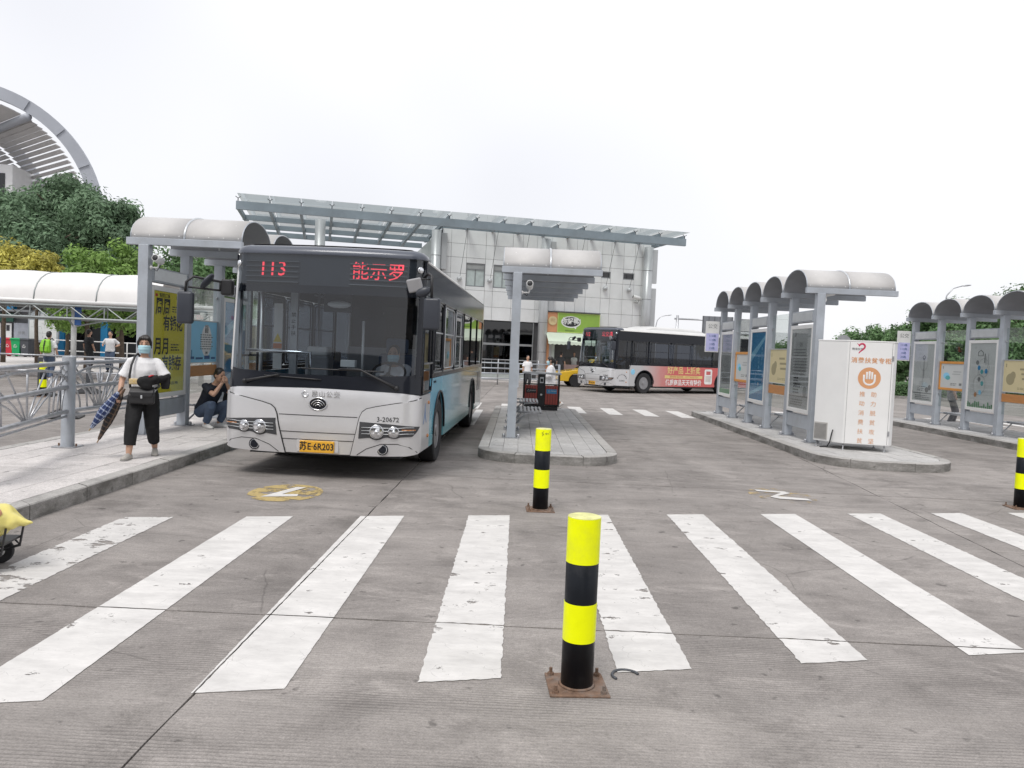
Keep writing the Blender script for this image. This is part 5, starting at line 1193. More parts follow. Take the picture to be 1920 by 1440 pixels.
for x in (WX0+.5, -22.4, AY(138, 640, 27.1).x, -11.2):
    MB().lathe([(.09, 0), (.09, 2.7)], 14, Matrix.Translation((x, -.9, 0))).build('column', M('column_white', (0.55, 0.56, 0.55), 0.5), wk, smooth=True)
    for y in (-1.32, 1.32): MB().tube([(x, -.9, 1.9), (x, y, 2.2)], .03, 6).build('strut', TR, wk)
PX = AY(138, 640, 27.1).x
box('wayfinding_panel', PX+.1, PX+.32, -1.04, -1.0, 1.95, 2.62, M('sign_blue', (0.03, 0.10, 0.30), 0.4), wk)
# ------------------------------------------------------------------ pavement and furniture beyond the walkway
pv2 = MB().box(-60, -9.5, 28.9, 60, -.02, .13).build('pavement', C_PAVE); tag(pv2, kind='structure')
def wheelie(label, col, x, y):
    t = thing('wheelie_bin', label, 'bin', (x, y, .13), rad(random.uniform(-4, 4)), 'sorting bins in a row')
    m = M('bin_'+label.split()[0], col, 0.4, 0, 0.08, 4)
    MB().loft([[(a*w, b*w*1.1, z) for a, b in ((-.5, -.5), (.5, -.5), (.5, .5), (-.5, .5))] for w, z in ((.40, .06), (.52, .92), (.57, .93), (.57, .98))]).build('body', m, t, bevel=.03, seg=2)
    MB().loft([[(a*w, b*w*1.15-.01, z) for a, b in ((-.5, -.5), (.5, -.5), (.5, .5), (-.5, .5))] for w, z in ((.60, .985), (.60, 1.02), (.48, 1.07))]).build('lid', m, t, bevel=.02, seg=2)
    for s in (-1, 1): MB().lathe([(.09, -.03), (.09, .03)], 14, Matrix.Translation((s*.24, .22, .09)) @ Matrix.Rotation(rad(90), 4, 'Y')).build('wheel', BLACKP, t)
    lettering('♻', .2, PR['white'], t, face_mx((0, -.29, .6), (1, 0, 0), (0, .02, 1)))
for lb, c, px in (('blue plastic wheelie bin in the sorting row', (0.03, 0.10, 0.45), 6), ('red plastic wheelie bin in the sorting row', (0.50, 0.02, 0.04), 19), ('green plastic wheelie bin in the sorting row', (0.0, 0.30, 0.09), 34), ('charcoal plastic wheelie bin in the sorting row', (0.05, 0.055, 0.065), 51)):
    p = AY(px, 660, 44); wheelie(lb, c, p.x, 44)
ks = thing('sorting_kiosk', 'waste sorting kiosk with dark green lettered sign behind the wheelie bins', 'kiosk', (AY(27, 600, 45.6).x-1.15, 45.6, .13))
KG = M('kiosk_grey', (0.16, 0.17, 0.18), 0.5); 
box('back_panel', -2.2, 2.2, .3, .4, 0, 2.6, KG, ks); box('roof', -2.4, 2.5, -.7, .6, 2.6, 2.72, KG, ks)
box('sign_board', -1.6, 1.15, -.1, -.05, 2.0, 2.48, M('kiosk_green', (0.02, 0.10, 0.07), 0.5), ks)
lettering('垃圾分类亭', .34, PR['white'], ks, face_mx((.05, -.055, 2.22), (1, 0, 0), (0, 0, 1)), spacing=1.1)
for k in range(4):
    pn = box('info_panel', -1.4+k*.66, -.98+k*.66, -.02, .02, .95, 1.9, WHITEM, ks); box('info_print', -1.29+k*.66, -1.09+k*.66, -.024, -.021, 1.45, 1.8, PR['black'], pn)
box('side_cabinet', 1.25, 2.15, -.2, .28, 0, 1.95, M('cabinet_grey', (0.30, 0.32, 0.36), 0.45), ks, .01)
lettering('分类', .22, PR['mid'], ks, face_mx((1.72, -.204, 1.35), (1, 0, 0), (0, 0, 1)))
nb = thing('notice_board', 'grey framed notice board with a pale route map behind the backpack wearer', 'notice board', (AY(81, 600, 45).x-.15, 45, .13))
box('frame', -.75, 1.05, 0, .12, .85, 2.65, M('board_grey', (0.25, 0.28, 0.30), 0.5), nb, .01); box('map_sheet', -.65, .95, -.006, -.001, 1.0, 2.15, PR['pale'], nb)
lettering('公交线路换乘图', .16, PR['white'], nb, face_mx((.15, -.004, 2.42), (1, 0, 0), (0, 0, 1)))
mp = MB()
for k in range(26):
    x = random.uniform(-.6, .85); z = random.uniform(1.05, 2.1); l = random.uniform(.1, .4)
    if k % 2: mp.box(x, min(.93, x+l), -.0078, -.0068, z, z+.012)
    else: mp.box(x, x+.012, -.0078, -.0068, z, min(2.13, z+l))
tag(mp.build('map_lines', PR['mid'], nb), kind='stuff')
for x in (-.65, .95): box('leg', x-.04, x+.04, .02, .10, 0, .85, KG, nb)
BLUEC = M('blue_column', (0.02, 0.22, 0.45), 0.45, 0, 0.06, 2)
pvb = thing('pavilion', 'dark single-storey pavilion with bright blue columns behind the street trees', 'pavilion', (-25.0, 50, .13))
box('back_wall', -18, 10.2, 2.0, 2.2, 0, 3.7, M('pavilion_dark', (0.06, 0.065, 0.07), 0.6), pvb); box('roof', -18.5, 10.6, -.6, 2.6, 3.7, 4.1, M('pavilion_roof', (0.13, 0.14, 0.15), 0.6), pvb)
box('low_wall', 2.2, 8.0, -.2, 0, 0, 1.25, M('pavilion_wall', (0.13, 0.135, 0.15), 0.7, 0, .1, 2), pvb)
for x in (AY(116, 640, 49.7).x+25, AY(197, 640, 49.7).x+25, -8): box('column', x-.22, x+.22, -.45, -.05, 0, 3.69, BLUEC, pvb)
for k in range(6): box('window', -12.6+k*3.2, -10.4+k*3.2, 1.95, 1.99, 1.0, 2.6, GL_SHOP, pvb)
railing('thin white two-rail railing at the pavilion, behind the pedestrians', [(-24.5+1.9*k, 40.5) for k in range(8)], (.55, 1.1), 1.12, .03, .025, WHITEM, z0=.13)
# ------------------------------------------------------------------ big arched hall roof
ar = thing('arched_hall', 'huge grey steel arch roof with louvre slats rising behind the dark trees', 'arched roof', (-54.9, 75, 0))
ARC = M('arch_steel', (0.36, 0.38, 0.42), 0.5, 0.2, 0.08, 0.3); SL = M('louvre_grey', (0.50, 0.49, 0.49), 0.5, 0.1, 0.08, 0.5)
ax = Vector((-19, 15, 0)); CZ = 12.9; RO = 12.7; yf = Vector((.97, .24, 0)).normalized()
def apt(r, a, k=0.0): return ax*k + yf*(r*math.cos(rad(a))) + Vector((0, 0, CZ+r*math.sin(rad(a))))
for k in (0.0, .52, 1.0):
    n_ = Vector((yf.y, -yf.x, 0)); rings = []
    for a in range(-55, 236, 4):
        rings.append([apt(RO, a, k)+n_*.35, apt(RO, a, k)-n_*.35, apt(RO-1.15, a, k)-n_*.35, apt(RO-1.15, a, k)+n_*.35])
    MB().loft(rings).build('arch_rib', ARC, ar)
    for a in range(-46, 230, 18):
        d = (apt(RO, a, k)-apt(RO-1, a, k)).normalized(); c = apt(RO-.57, a, k)+n_*.40
        tn = d.cross(n_).normalized()
        MB().loft([[c+d*.5*i+tn*.06*j+n_*.1*q for j, q in ((-1, 0), (1, 0), (1, 1), (-1, 1))] for i in (-1, 1)]).build('stiffener', ARC, ar)
for a in range(-20, 132, 3):
    if a in (1, 61): continue
    for k0, k1 in ((.02, .50), (.54, .98)):
        d = (apt(RO, a)-apt(RO-1, a)).normalized(); tn = Vector((0, 0, 1))
        p, q = apt(RO-1.4, a, k0), apt(RO-1.4, a, k1); w = yf*.40*math.sin(rad(a))+Vector((0, 0, -.15))
        MB().loft([[e-w*.9, e+w*.9, e+w*.9-d*.10, e-w*.9-d*.10] for e in (p, q)]).build('louvre_slat', SL, ar)
for a in (0, 60, 88): MB().tube([apt(RO-1.6, a, -.02), apt(RO-1.6, a, 1.0)], .38, 14).build('tie_tube', ARC, ar, smooth=True)
hb = thing('pale_tower_block', 'pale panelled block with tinted windows standing under the big arch', 'building', (-60, 79, 0), rad(8))
box('wall', -12, 6.9, 0, 8, 0, 18.6, WALLP, hb)
for k in range(5):
    for j in range(4): box('window', -9.5+k*3.3, -7.0+k*3.3, -.06, -.01, 4+j*3.7, 6.6+j*3.7, GL_SHOP, hb)
# ------------------------------------------------------------------ far right: gantry, lamps, hedge, stop signs
gt = thing('sign_gantry', 'grey roadside gantry with two arms carrying the back of a big traffic sign', 'sign gantry', (AY(1268, 640, 78).x, 78, 0))
MB().lathe([(.16, 0), (.13, 6.0)], 14).build('pole', STEEL, gt, smooth=True)
for z in (4.35, 5.65): MB().tube([(-.3, 0, z), (9, 0, z)], .09, 10).build('arm', STEEL, gt, smooth=True)
box('sign_back', 2.5, 5.6, -.12, -.08, 4.1, 6.05, M('sign_back_grey', (0.22, 0.23, 0.25), 0.5, 0.3), gt); box('sign_back', 6.3, 8.2, -.12, -.08, 4.6, 5.9, MATS['sign_back_grey'], gt)
for k in range(6): MB().box(2.55+k*.58, 2.59+k*.58, -.17, -.121, 4.1, 6.05).build('sign_rib', DARKG, gt)
def lamp(label, x, y, h, arm):
    t = thing('street_lamp', label, 'street lamp', (x, y, 0), 0, 'street lamps')
    MB().tube([(0, 0, 0), (0, 0, h*.78), (.12*arm, 0, h*.90), (.45*arm, 0, h*.97), (arm, 0, h)], [.10, .07, .055, .05, .04], 10).build('pole', STEEL, t, smooth=True)
    MB().ell((arm+.3, 0, h+.03), (.42, .14, .07), 12, 8, rot=(0, rad(-8), 0)).build('lamp_head', STEEL, t, smooth=True)
lamp('single-arm street lamp beyond the station building corner and the sign gantry', AY(1229, 620, 105).x, 105, 7.4, 1.4)
lamp('single-arm street lamp rising over the trees behind the end shelters', AY(1768, 600, 66).x, 66, 8.9, 1.5)
def stop_flag(label, loc):
    t = thing('stop_sign', label, 'stop sign', loc, 0, 'stop flags on the shelters')
    box('panel', -.40, 0, -.02, .02, 0, .90, WHITEM, t, .006); box('route_panel', -.38, -.02, -.024, -.021, .03, .55, M('route_lavender', (0.50, 0.50, 0.78), 0.5), t)
    for k, s in enumerate(('113路', '112路', '10路', '33路')): lettering(s, .085, PR['navy'], t, face_mx((-.2, -.026, .47-k*.12), (1, 0, 0), (0, 0, 1)))
    lettering('公交', .14, PR['mid'], t, face_mx((-.2, -.022, .75), (1, 0, 0), (0, 0, 1)))
    for z in (.15, .8): MB().tube([(0, 0, z), (.12, .0, z)], .015, 6).build('bracket', STEEL, t)
stop_flag('small white and lavender stop flag on the far end of the cabinet shelter', (5.86, 22.7, 1.95)); stop_flag('small white and lavender stop flag on the shelter by the hedge', (11.86, 23.48, 1.95))
rs = thing('round_sign', 'grey back of a round traffic sign on a long level arm', 'traffic sign', (AY(1582, 640, 48).x, 48, 0))
MB().lathe([(.45, -.02), (.45, .02)], 28, Matrix.Translation((0, 0, 3.15)) @ Matrix.Rotation(rad(90), 4, 'X')).build('sign_back', M('round_sign_grey', (0.30, 0.31, 0.32), 0.5), rs); MB().tube([(-1.4, .06, 3.15), (6, .06, 3.15)], .045, 8).build('arm', STEEL, rs); MB().lathe([(.1, 0), (.1, 3.6)], 12, Matrix.Translation((6, .06, 0))).build('pole', STEEL, rs)
# ------------------------------------------------------------------ trees
def leaf_mat(name, col):
    if name in MATS: return MATS[name]
    m = bpy.data.materials.new(name); m.use_nodes = True; nt = m.node_tree; L = nt.links; b = nt.nodes['Principled BSDF']
    at = nd(nt, 'ShaderNodeAttribute'); at.attribute_name = 'tone'
    mx = nd(nt, 'ShaderNodeMix'); mx.data_type = 'RGBA'; mx.blend_type = 'MULTIPLY'; mx.inputs[0].default_value = 1; mx.inputs[6].default_value = (*col, 1)
    L.new(at.outputs['Color'], mx.inputs[7]); L.new(mx.outputs[2], b.inputs['Base Color']); b.inputs['Roughness'].default_value = 0.55; b.inputs['Specular IOR Level'].default_value = 0.3
    tl = nd(nt, 'ShaderNodeBsdfTranslucent'); L.new(mx.outputs[2], tl.inputs[0]); ms = nd(nt, 'ShaderNodeMixShader'); ms.inputs[0].default_value = 0.3
    L.new(b.outputs[0], ms.inputs[1]); L.new(tl.outputs[0], ms.inputs[2]); L.new(ms.outputs[0], nt.nodes['Material Output'].inputs[0]); MATS[name] = m; return m
BARK = M('bark', (0.10, 0.075, 0.055), 0.9, 0, 0.3, 8, bump=0.5)
def crown_mesh(seed, rx, rz, clumps, per, leaf, mat, spread=.30, hollow=.45):
    rnd = random.Random(seed); vs, fs, tone = [], [], []
    cents = []
    for c in range(clumps):
        while True:
            v = Vector((rnd.uniform(-1, 1), rnd.uniform(-1, 1), rnd.uniform(-1, 1)))
            if hollow < v.length < 1: break
        w = .72+.34*mnoise.noise(v*1.7+Vector((seed*3.1, 0, 0)))*1.6
        cents.append((Vector((v.x*rx*w, v.y*rx*w, v.z*rz*w)), rnd.uniform(.7, 1.35)))
    for cc, k in cents:
        cr = spread*rx*rnd.uniform(.7, 1.2); ct = rnd.uniform(.72, 1.25)
        for q in range(int(per*k)):
            d = Vector((rnd.gauss(0, 1), rnd.gauss(0, 1), rnd.gauss(0, .75))); d = d.normalized()*cr*(rnd.random()**.30)
            p = cc+d; n = (d.normalized()*1.5+Vector((rnd.uniform(-.7, .7), rnd.uniform(-.7, .7), rnd.uniform(-.1, .9)))).normalized()
            a = n.orthogonal().normalized(); a = (Matrix.Rotation(rnd.uniform(0, 6.28), 3, n) @ a); b = n.cross(a); s = leaf*rnd.uniform(.6, 1.35)
            o = len(vs); vs += [p-a*s, p-b*s*.42+n*s*.12, p+a*s, p+b*s*.42+n*s*.12]; fs.append((o, o+1, o+2, o+3)); tone.append(ct*rnd.uniform(.75, 1.25))
    me = bpy.data.meshes.new('crown'); me.from_pydata(vs, [], fs); me.materials.append(mat)
    ca = me.color_attributes.new('tone', 'FLOAT_COLOR', 'CORNER'); buf = []
    for tt in tone: buf += [tt, tt, tt*.95, 1]*4
    ca.data.foreach_set('color', buf); return me
def tree(label, px, py, Y, rx, rz, mat, seed, leaf=.16, clumps=70, per=120, trunk=.14, group='street trees', z=None, base_z=0.0):
    c = AY(px, py, Y)
    if z is not None: c.z = z
    t = thing('tree', label, 'tree', (c.x, Y, base_z), random.uniform(0, 6), group); cz = c.z-base_z
    o = link('crown', crown_mesh(seed, rx, rz, clumps, per, leaf, mat), t, (0, 0, cz))
    rnd = random.Random(seed); tr = MB()
    tr.tube([(0, 0, 0), (.05, .03, cz*.4), (-.04, .05, cz*.8), (0, 0, cz+rz*.3)], [trunk, trunk*.8, trunk*.6, trunk*.25], 8)
    for k in range(7):
        a = rnd.uniform(0, 6.28); z0 = cz-rz*rnd.uniform(.2, .75)
        tr.tube([(0, 0, z0), (math.cos(a)*rx*.35, math.sin(a)*rx*.35, z0+rz*.35), (math.cos(a)*rx*.7, math.sin(a)*rx*.7, z0+rz*.6)], [trunk*.45, trunk*.3, trunk*.1], 6)
    tr.build('trunk', BARK, t, smooth=True)
LD = leaf_mat('leaf_dark', (0.14, 0.22, 0.135)); LG = leaf_mat('leaf_green', (0.21, 0.34, 0.09)); LY = leaf_mat('leaf_yellow', (0.52, 0.48, 0.12)); LM = leaf_mat('leaf_mid', (0.135, 0.235, 0.105))
DT = 'tall dark green camphor tree in the clump below the big arch'
tree(DT, 25, 425, 52, 3.6, 3.3, LD, 1, .17, 95, 170, .3, 'dark trees below the arch'); tree(DT, 120, 410, 54, 3.7, 3.5, LD, 2, .17, 95, 170, .3, 'dark trees below the arch')
tree(DT, 200, 430, 51, 2.9, 3.0, LD, 3, .16, 95, 170, .28, 'dark trees below the arch'); tree(DT, 70, 465, 48, 3.4, 2.6, LD, 4, .16, 80, 150, .28, 'dark trees below the arch'); tree(DT, 228, 470, 49, 1.7, 2.2, LD, 5, .15, 50, 150, .2, 'dark trees below the arch')
tree('bright green tree whose crown hangs below the walkway roof', 165, 540, 33.5, 1.9, 2.1, LG, 6, .11, 80, 130, .13, base_z=.13); tree('bright green tree beside the fan railing shelter, behind the walkway', 232, 535, 34.5, 1.7, 2.1, LG, 7, .11, 70, 130, .12, base_z=.13)
tree('large leaning yellow-leaved tree behind the walkway roof, before the dark trees', 8, 500, 36, 1.8, 1.5, LY, 8, .11, 60, 130, .12, base_z=.13); tree('small yellow-leaved tree behind the walkway roof, beside a green one', 72, 505, 36, 1.05, 1.1, LY, 9, .10, 45, 120, .1, base_z=.13)
tree('green tree showing between the posts of the yellow advert shelter', 335, 525, 42, 2.2, 2.0, LM, 10, .13, 60, 120, .15, base_z=.13); tree('green tree behind the stopped bus and its shelter', 405, 530, 44, 2.2, 1.8, LM, 11, .13, 60, 120, .15)
tree('green tree under the walkway by the pavilion columns', 125, 590, 36.5, 1.2, .9, LG, 12, .1, 40, 110, .1, base_z=.13)
RT = 'green tree in the row behind the hedge'
for i, (px, py, Y, rx, rz) in enumerate([(1500, 672, 60, 2.6, 1.5), (1590, 665, 58, 2.4, 1.7), (1655, 655, 60, 2.4, 2.0), (1735, 628, 56, 2.2, 2.8), (1800, 622, 58, 2.6, 2.9), (1870, 612, 57, 2.8, 3.1), (1935, 606, 58, 3.0, 3.2), (2010, 600, 58, 3, 3.3), (1440, 668, 62, 2.0, 1.2), (1690, 660, 52, 2.0, 1.9), (1770, 670, 50, 2.0, 1.8), (1850, 670, 50, 2.2, 1.9), (1930, 670, 50, 2.2, 1.9)]):
    tree(RT, px, py, Y, rx, rz, LM, 30+i, .15, 62, 120, .16, 'trees in the row behind the hedge')
for i, (px, py, Y, rx, rz) in enumerate([(1340, 645, 90, 3.0, 1.8), (1400, 652, 92, 3.0, 1.6)]): tree('distant green tree beyond the sign gantry', px, py, Y, rx, rz, LM, 50+i, .2, 40, 90, .16, 'distant trees')
hg = MB(); rnd = random.Random(5); vs = []; fs = []; tn = []
for k in range(30000):
    x = rnd.uniform(9, 44); f = rnd.random(); y = 43.6 if f < .6 else rnd.uniform(43.6, 45.0); z = rnd.uniform(.05, .86+.05*math.sin(x*1.7)) if f < .6 else .86+.05*math.sin(x*1.7)+rnd.uniform(-.06, .05); y += rnd.uniform(-.08, .1)
    n = Vector((rnd.uniform(-1, 1), rnd.uniform(-1.2, .2), rnd.uniform(-.2, 1))).normalized(); a = n.orthogonal().normalized(); a = Matrix.Rotation(rnd.uniform(0, 6.28), 3, n) @ a; b = n.cross(a); s = rnd.uniform(.04, .08)
    o = len(vs); p = Vector((x, y, z)); vs += [p-a*s, p-b*s*.5, p+a*s, p+b*s*.5]; fs.append((o, o+1, o+2, o+3)); tn.append(rnd.uniform(.6, 1.25))
me = bpy.data.meshes.new('hedge'); me.from_pydata([tuple(v) for v in vs], [], fs); me.materials.append(LM); ca = me.color_attributes.new('tone', 'FLOAT_COLOR', 'CORNER'); buf = []
for q in tn: buf += [q, q, q, 1]*4
ca.data.foreach_set('color', buf)
hd = thing('hedge', 'long low clipped green hedge on the far side of the road', 'hedge', (0, 0, 0)); link('foliage', me, hd)
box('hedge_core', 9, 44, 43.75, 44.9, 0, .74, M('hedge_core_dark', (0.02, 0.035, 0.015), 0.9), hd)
kb = MB().box(8.8, 44.3, 43.2, 43.4, -.02, .14).build('kerb', C_KERB); tag(kb, kind='structure')
# parked car roofs glimpsed over the hedge
# ------------------------------------------------------------------ people
SKIN = M('skin', (0.50, 0.30, 0.21), 0.55, 0, 0.05, 12); HAIRB = M('hair_black', (0.018, 0.015, 0.014), 0.45, 0, 0.3, 40, stretch=(1, 1, .2))
SHOE_G = M('shoe_grey', (0.40, 0.38, 0.35), 0.75, 0, 0.08, 20); SHOE_W = M('shoe_white', (0.68, 0.67, 0.65), 0.6); SOLE = M('shoe_sole', (0.30, 0.29, 0.28), 0.8)
def cloth(name, c, r=0.85): return M('cloth_'+name, c, r, 0, 0.10, 9, bump=0.25, bscale=35)
CL = dict(white=cloth('white', (0.74, 0.74, 0.75)), black=cloth('black', (0.007, 0.007, 0.008)), jeans=cloth('jeans', (0.07, 0.10, 0.16)), navy=cloth('navy', (0.016, 0.02, 0.032)), dark=cloth('dark', (0.03, 0.032, 0.035)), beige=cloth('beige', (0.55, 0.51, 0.44)), grey=cloth('grey', (0.16, 0.16, 0.17)))
MASKM = M('mask_blue', (0.42, 0.66, 0.74), 0.8, 0, 0.05, 15)
def ik(a, c, l1, l2, pole):
    d = c-a; L = min(d.length, (l1+l2)*.999); u = d.normalized(); x = (l1*l1-l2*l2+L*L)/(2*L); h = math.sqrt(max(0, l1*l1-x*x))
    p = pole-u*pole.dot(u); p = p.normalized() if p.length > 1e-6 else Vector((0, -1, 0))
    return a+u*x+p*h, a+u*L
def limb(mb, pts, rs, sub=5, n=14, flat=False):
    P = [Vector(p) for p in pts]; out = []; ro = []
    for i in range(len(P)-1):
        p0 = P[max(0, i-1)]; p1, p2 = P[i], P[i+1]; p3 = P[min(len(P)-1, i+2)]
        for k in range(sub):
            t = k/sub; out.append(p1.lerp(p2, t)*.75+.25*(.5*((2*p1)+(-p0+p2)*t+(2*p0-5*p1+4*p2-p3)*t*t+(-p0+3*p1-3*p2+p3)*t**3))); ro.append(rs[i]+(rs[i+1]-rs[i])*t)
    out.append(P[-1]); ro.append(rs[-1])
    t0 = (out[1]-out[0]).normalized(); t1 = (out[-1]-out[-2]).normalized()
    e0, e1, r0, r1 = [], [], [], []
    for a in (80, 55, 28): e0.append(out[0]-t0*ro[0]*math.sin(rad(a))); r0.append(ro[0]*math.cos(rad(a)))
    for a in (28, 55, 80): e1.append(out[-1]+t1*ro[-1]*math.sin(rad(a))); r1.append(ro[-1]*math.cos(rad(a)))
    if flat: mb.tube(e0+out, r0+ro, n)
    else: mb.tube(e0+out+e1, r0+ro+r1, n)
def rings(mb, spec, n=20, ex=2.4):
    R_ = []
    for c, rx, ry, rot in spec:
        row = []
        for k in range(n):
            a = 2*PI*k/n; ca, sa = math.cos(a), math.sin(a); x = rx*math.copysign(abs(ca)**(2/ex), ca); y = ry*math.copysign(abs(sa)**(2/ex), sa)
            row.append(Vector(c)+rot @ Vector((x, y, 0)))
        R_.append(row)
    mb.loft(R_)
def remesh(name, mb, mat, parent, vox, smooth=3, wrinkle=0.0):
    o = link('tmp', mb.mesh('tmp', mat)); bm = bmesh.new(); bm.from_mesh(o.data); bmesh.ops.recalc_face_normals(bm, faces=bm.faces[:]); bm.to_mesh(o.data); bm.free()
    md = o.modifiers.new('r', 'REMESH'); md.mode = 'VOXEL'; md.voxel_size = vox
    dg = bpy.context.evaluated_depsgraph_get(); me = bpy.data.meshes.new_from_object(o.evaluated_get(dg)); bpy.data.objects.remove(o)
    bm = bmesh.new(); bm.from_mesh(me)
    for _ in range(smooth): bmesh.ops.smooth_vert(bm, verts=bm.verts[:], factor=.5, use_axis_x=True, use_axis_y=True, use_axis_z=True)
    if wrinkle:
        bm.normal_update()
        for v in bm.verts:
            q = v.co; v.co = q+v.normal*wrinkle*(mnoise.noise(Vector((q.x*9, q.y*9, q.z*16)))+.6*mnoise.noise(Vector((q.x*21+q.z*9, q.y*21, q.z*13))))
    for f in bm.faces: f.smooth = True
    bm.to_mesh(me); bm.free(); me.materials.clear(); me.materials.append(mat); me.name = name
    return link(name, me, parent)
def hand(mb, w, d, side, curl=.5, palm_n=None, s=1.0):
    """palm and five separate fingers from wrist w along d; palm_n points out of the palm"""
    d = d.normalized(); pn = (palm_n or Vector((0, 0, -1))); pn = (pn-d*pn.dot(d)).normalized(); ac = d.cross(pn)*side
    c = w+d*.045*s
    for k in range(4):
        b = w+d*.085*s+ac*(.027-.018*k)*s; mb.tube([w+d*.01*s+ac*(.016-.011*k)*s, w+d*.05*s+ac*(.024-.016*k)*s, b], [.016*s, .016*s, .0125*s], 8)
        L = (.070, .078, .072, .056)[k]*s; a = curl
        p1 = b+(d*math.cos(a*.6)+pn*math.sin(a*.6))*L*.45; p2 = p1+(d*math.cos(a*1.5)+pn*math.sin(a*1.5))*L*.32; p3 = p2+(d*math.cos(a*2.3)+pn*math.sin(a*2.3))*L*.26
        mb.tube([b-d*.01*s, b, p1, p2, p3, p3+(p3-p2)*.18], [.0095*s, .0098*s, .009*s, .0085*s, .007*s, .003*s], 8)
    tb = w+d*.025*s+ac*.026*s; t1 = tb+(d*.75+ac*.55+pn*.25).normalized()*.035*s; t2 = t1+(d*.9+ac*.15+pn*.35).normalized()*.03*s
    mb.tube([w+d*.012*s+ac*.01*s, tb, t1, t2, t2+(t2-t1)*.2], [.014*s, .0125*s, .0105*s, .009*s, .004*s], 8)
    mb.ell(c, (.03*s, .03*s, .03*s), 10, 8)
def person(label, loc, rz, P, cl, hair='short', mask=False, group=None, vox=.012, h=1.6, eyes=True, female=False, skirt=None, hands=True):
    """P: joints in metres, person facing -Y. cl: shirt, trousers, shoes, sleeve length 0..1, leg length 0..1"""
    t = thing('person', label, 'person', loc, rz, group); s = h/1.62
    V = {k: Vector(v) for k, v in P.items() if k != 'curl'}
    pel, ch, nk, hd = V['pelvis'], V['chest'], V['neck'], V['head']; hz = Matrix.Rotation(P.get('yaw', (0, 0, 0))[2], 3, 'Z') @ Matrix.Rotation(P.get('yaw', (0, 0, 0))[0], 3, 'X')
    up = (ch-pel).normalized(); sx = (V['lsh']-V['rsh']).normalized(); fy = up.cross(sx) * -1
    rot = Matrix((sx, up.cross(sx), up)).transposed()
    hipx = (V['lhip']-V['rhip']).normalized()
    body = MB(); f = .92 if female else 1.0
    # head
    sk = .100*s
    body.ell(hd+hz @ Vector((0, .008*s, .02*s)), (.073*s, .090*s, .098*s), 20, 14, rot=hz.to_euler()); body.ell(hd+hz @ Vector((0, -.018*s, -.045*s)), (.058*s, .064*s, .070*s), 18, 12, rot=hz.to_euler())
    body.ell(hd+hz @ Vector((0, -.055*s, -.085*s)), (.024*s, .022*s, .02*s), 10, 8); limb(body, [hd+hz @ Vector((0, -.080*s, .015*s)), hd+hz @ Vector((0, -.098*s, -.022*s))], [.009*s, .014*s], 3, 8)
    for q in (-1, 1): body.ell(hd+hz @ Vector((q*.074*s, .012*s, -.012*s)), (.012*s, .022*s, .034*s), 8, 8, rot=hz.to_euler()); body.ell(hd+hz @ Vector((q*.035*s, -.062*s, -.025*s)), (.022*s, .02*s, .02*s), 8, 6)
    limb(body, [ch+up*.10*s, nk, hd+hz @ Vector((0, .012*s, -.06*s))], [.062*s*f, .052*s*f, .050*s*f])
    rings(body, [(pel+up*(-.10*s), .10*s, .085*s, rot), (pel, .15*s, .10*s, rot), (pel.lerp(ch, .5), .125*s*f, .09*s, rot), (ch, .15*s*f, .10*s, rot), (ch+up*.12*s, .13*s*f, .08*s, rot), (ch+up*.17*s, .06*s, .05*s, rot)])
    for q in 'lr':
        limb(body, [V[q+'sh'], V[q+'el'], V[q+'wr']], [.046*s, .038*s, .026*s]); limb(body, [V[q+'sh'], V[q+'el'].lerp(V[q+'wr'], .3), V[q+'wr']][1:], [.038*s, .026*s])
        limb(body, [V[q+'hip'], V[q+'kn'], V[q+'kn'].lerp(V[q+'an'], .35), V[q+'an']], [.082*s, .055*s, .056*s, .036*s])
    bo = remesh('body', body, SKIN, t, vox)
    if hands:
        hm = MB()
        for q, sg in (('l', 1), ('r', -1)):
            d = V[q+'wr']-V[q+'el']; dd = Vector(P[q+'hd']) if q+'hd' in P else d; hand(hm, V[q+'wr'], dd, sg, P.get('curl', .5) if not isinstance(P.get('curl'), dict) else P['curl'][q], Vector(P.get(q+'pn', (0, 0, -1) if abs(dd.normalized().z) < .7 else (-sg, 0, 0))), s)
        me = bo.data; bm = bmesh.new(); bm.from_mesh(me); hmm = hm.mesh('h', SKIN, True); bm.from_mesh(hmm); bm.to_mesh(me); bm.free()
    # shirt
    shb = MB(); g = cl.get('loose', .015)*s
    hem = cl.get('hem', -.06)
    rings(shb, [(pel+up*hem*s, .158*s*f+g*1.3, .112*s+g*1.3, rot), (pel.lerp(ch, .25), .15*s*f+g*1.2, .108*s+g, rot), (pel.lerp(ch, .6), .145*s*f+g, .105*s+g, rot), (ch, .155*s*f+g, .112*s+g*.8, rot), (ch+up*.10*s, .148*s*f+g*.8, .092*s+g*.5, rot), (ch+up*.165*s, .085*s, .062*s, rot)])
    sl = cl.get('sleeve', .8)
    for q in 'lr':
        a, b, c = V[q+'sh'], V[q+'el'], V[q+'wr']; inn = a.lerp(ch+up*.09*s, .35)
        if sl <= 1: limb(shb, [inn, a, a.lerp(b, sl*.6), a.lerp(b, sl)], [.055*s, .052*s+g*.25, .054*s+g*.7, .058*s+g*1.1], flat=True)
        else: limb(shb, [inn, a, b, b.lerp(c, sl-1)], [.062*s, .060*s+g*.5, .050*s+g, .042*s+g])
    remesh('shirt', shb, cl['shirt'], t, vox, 2, .006*s)
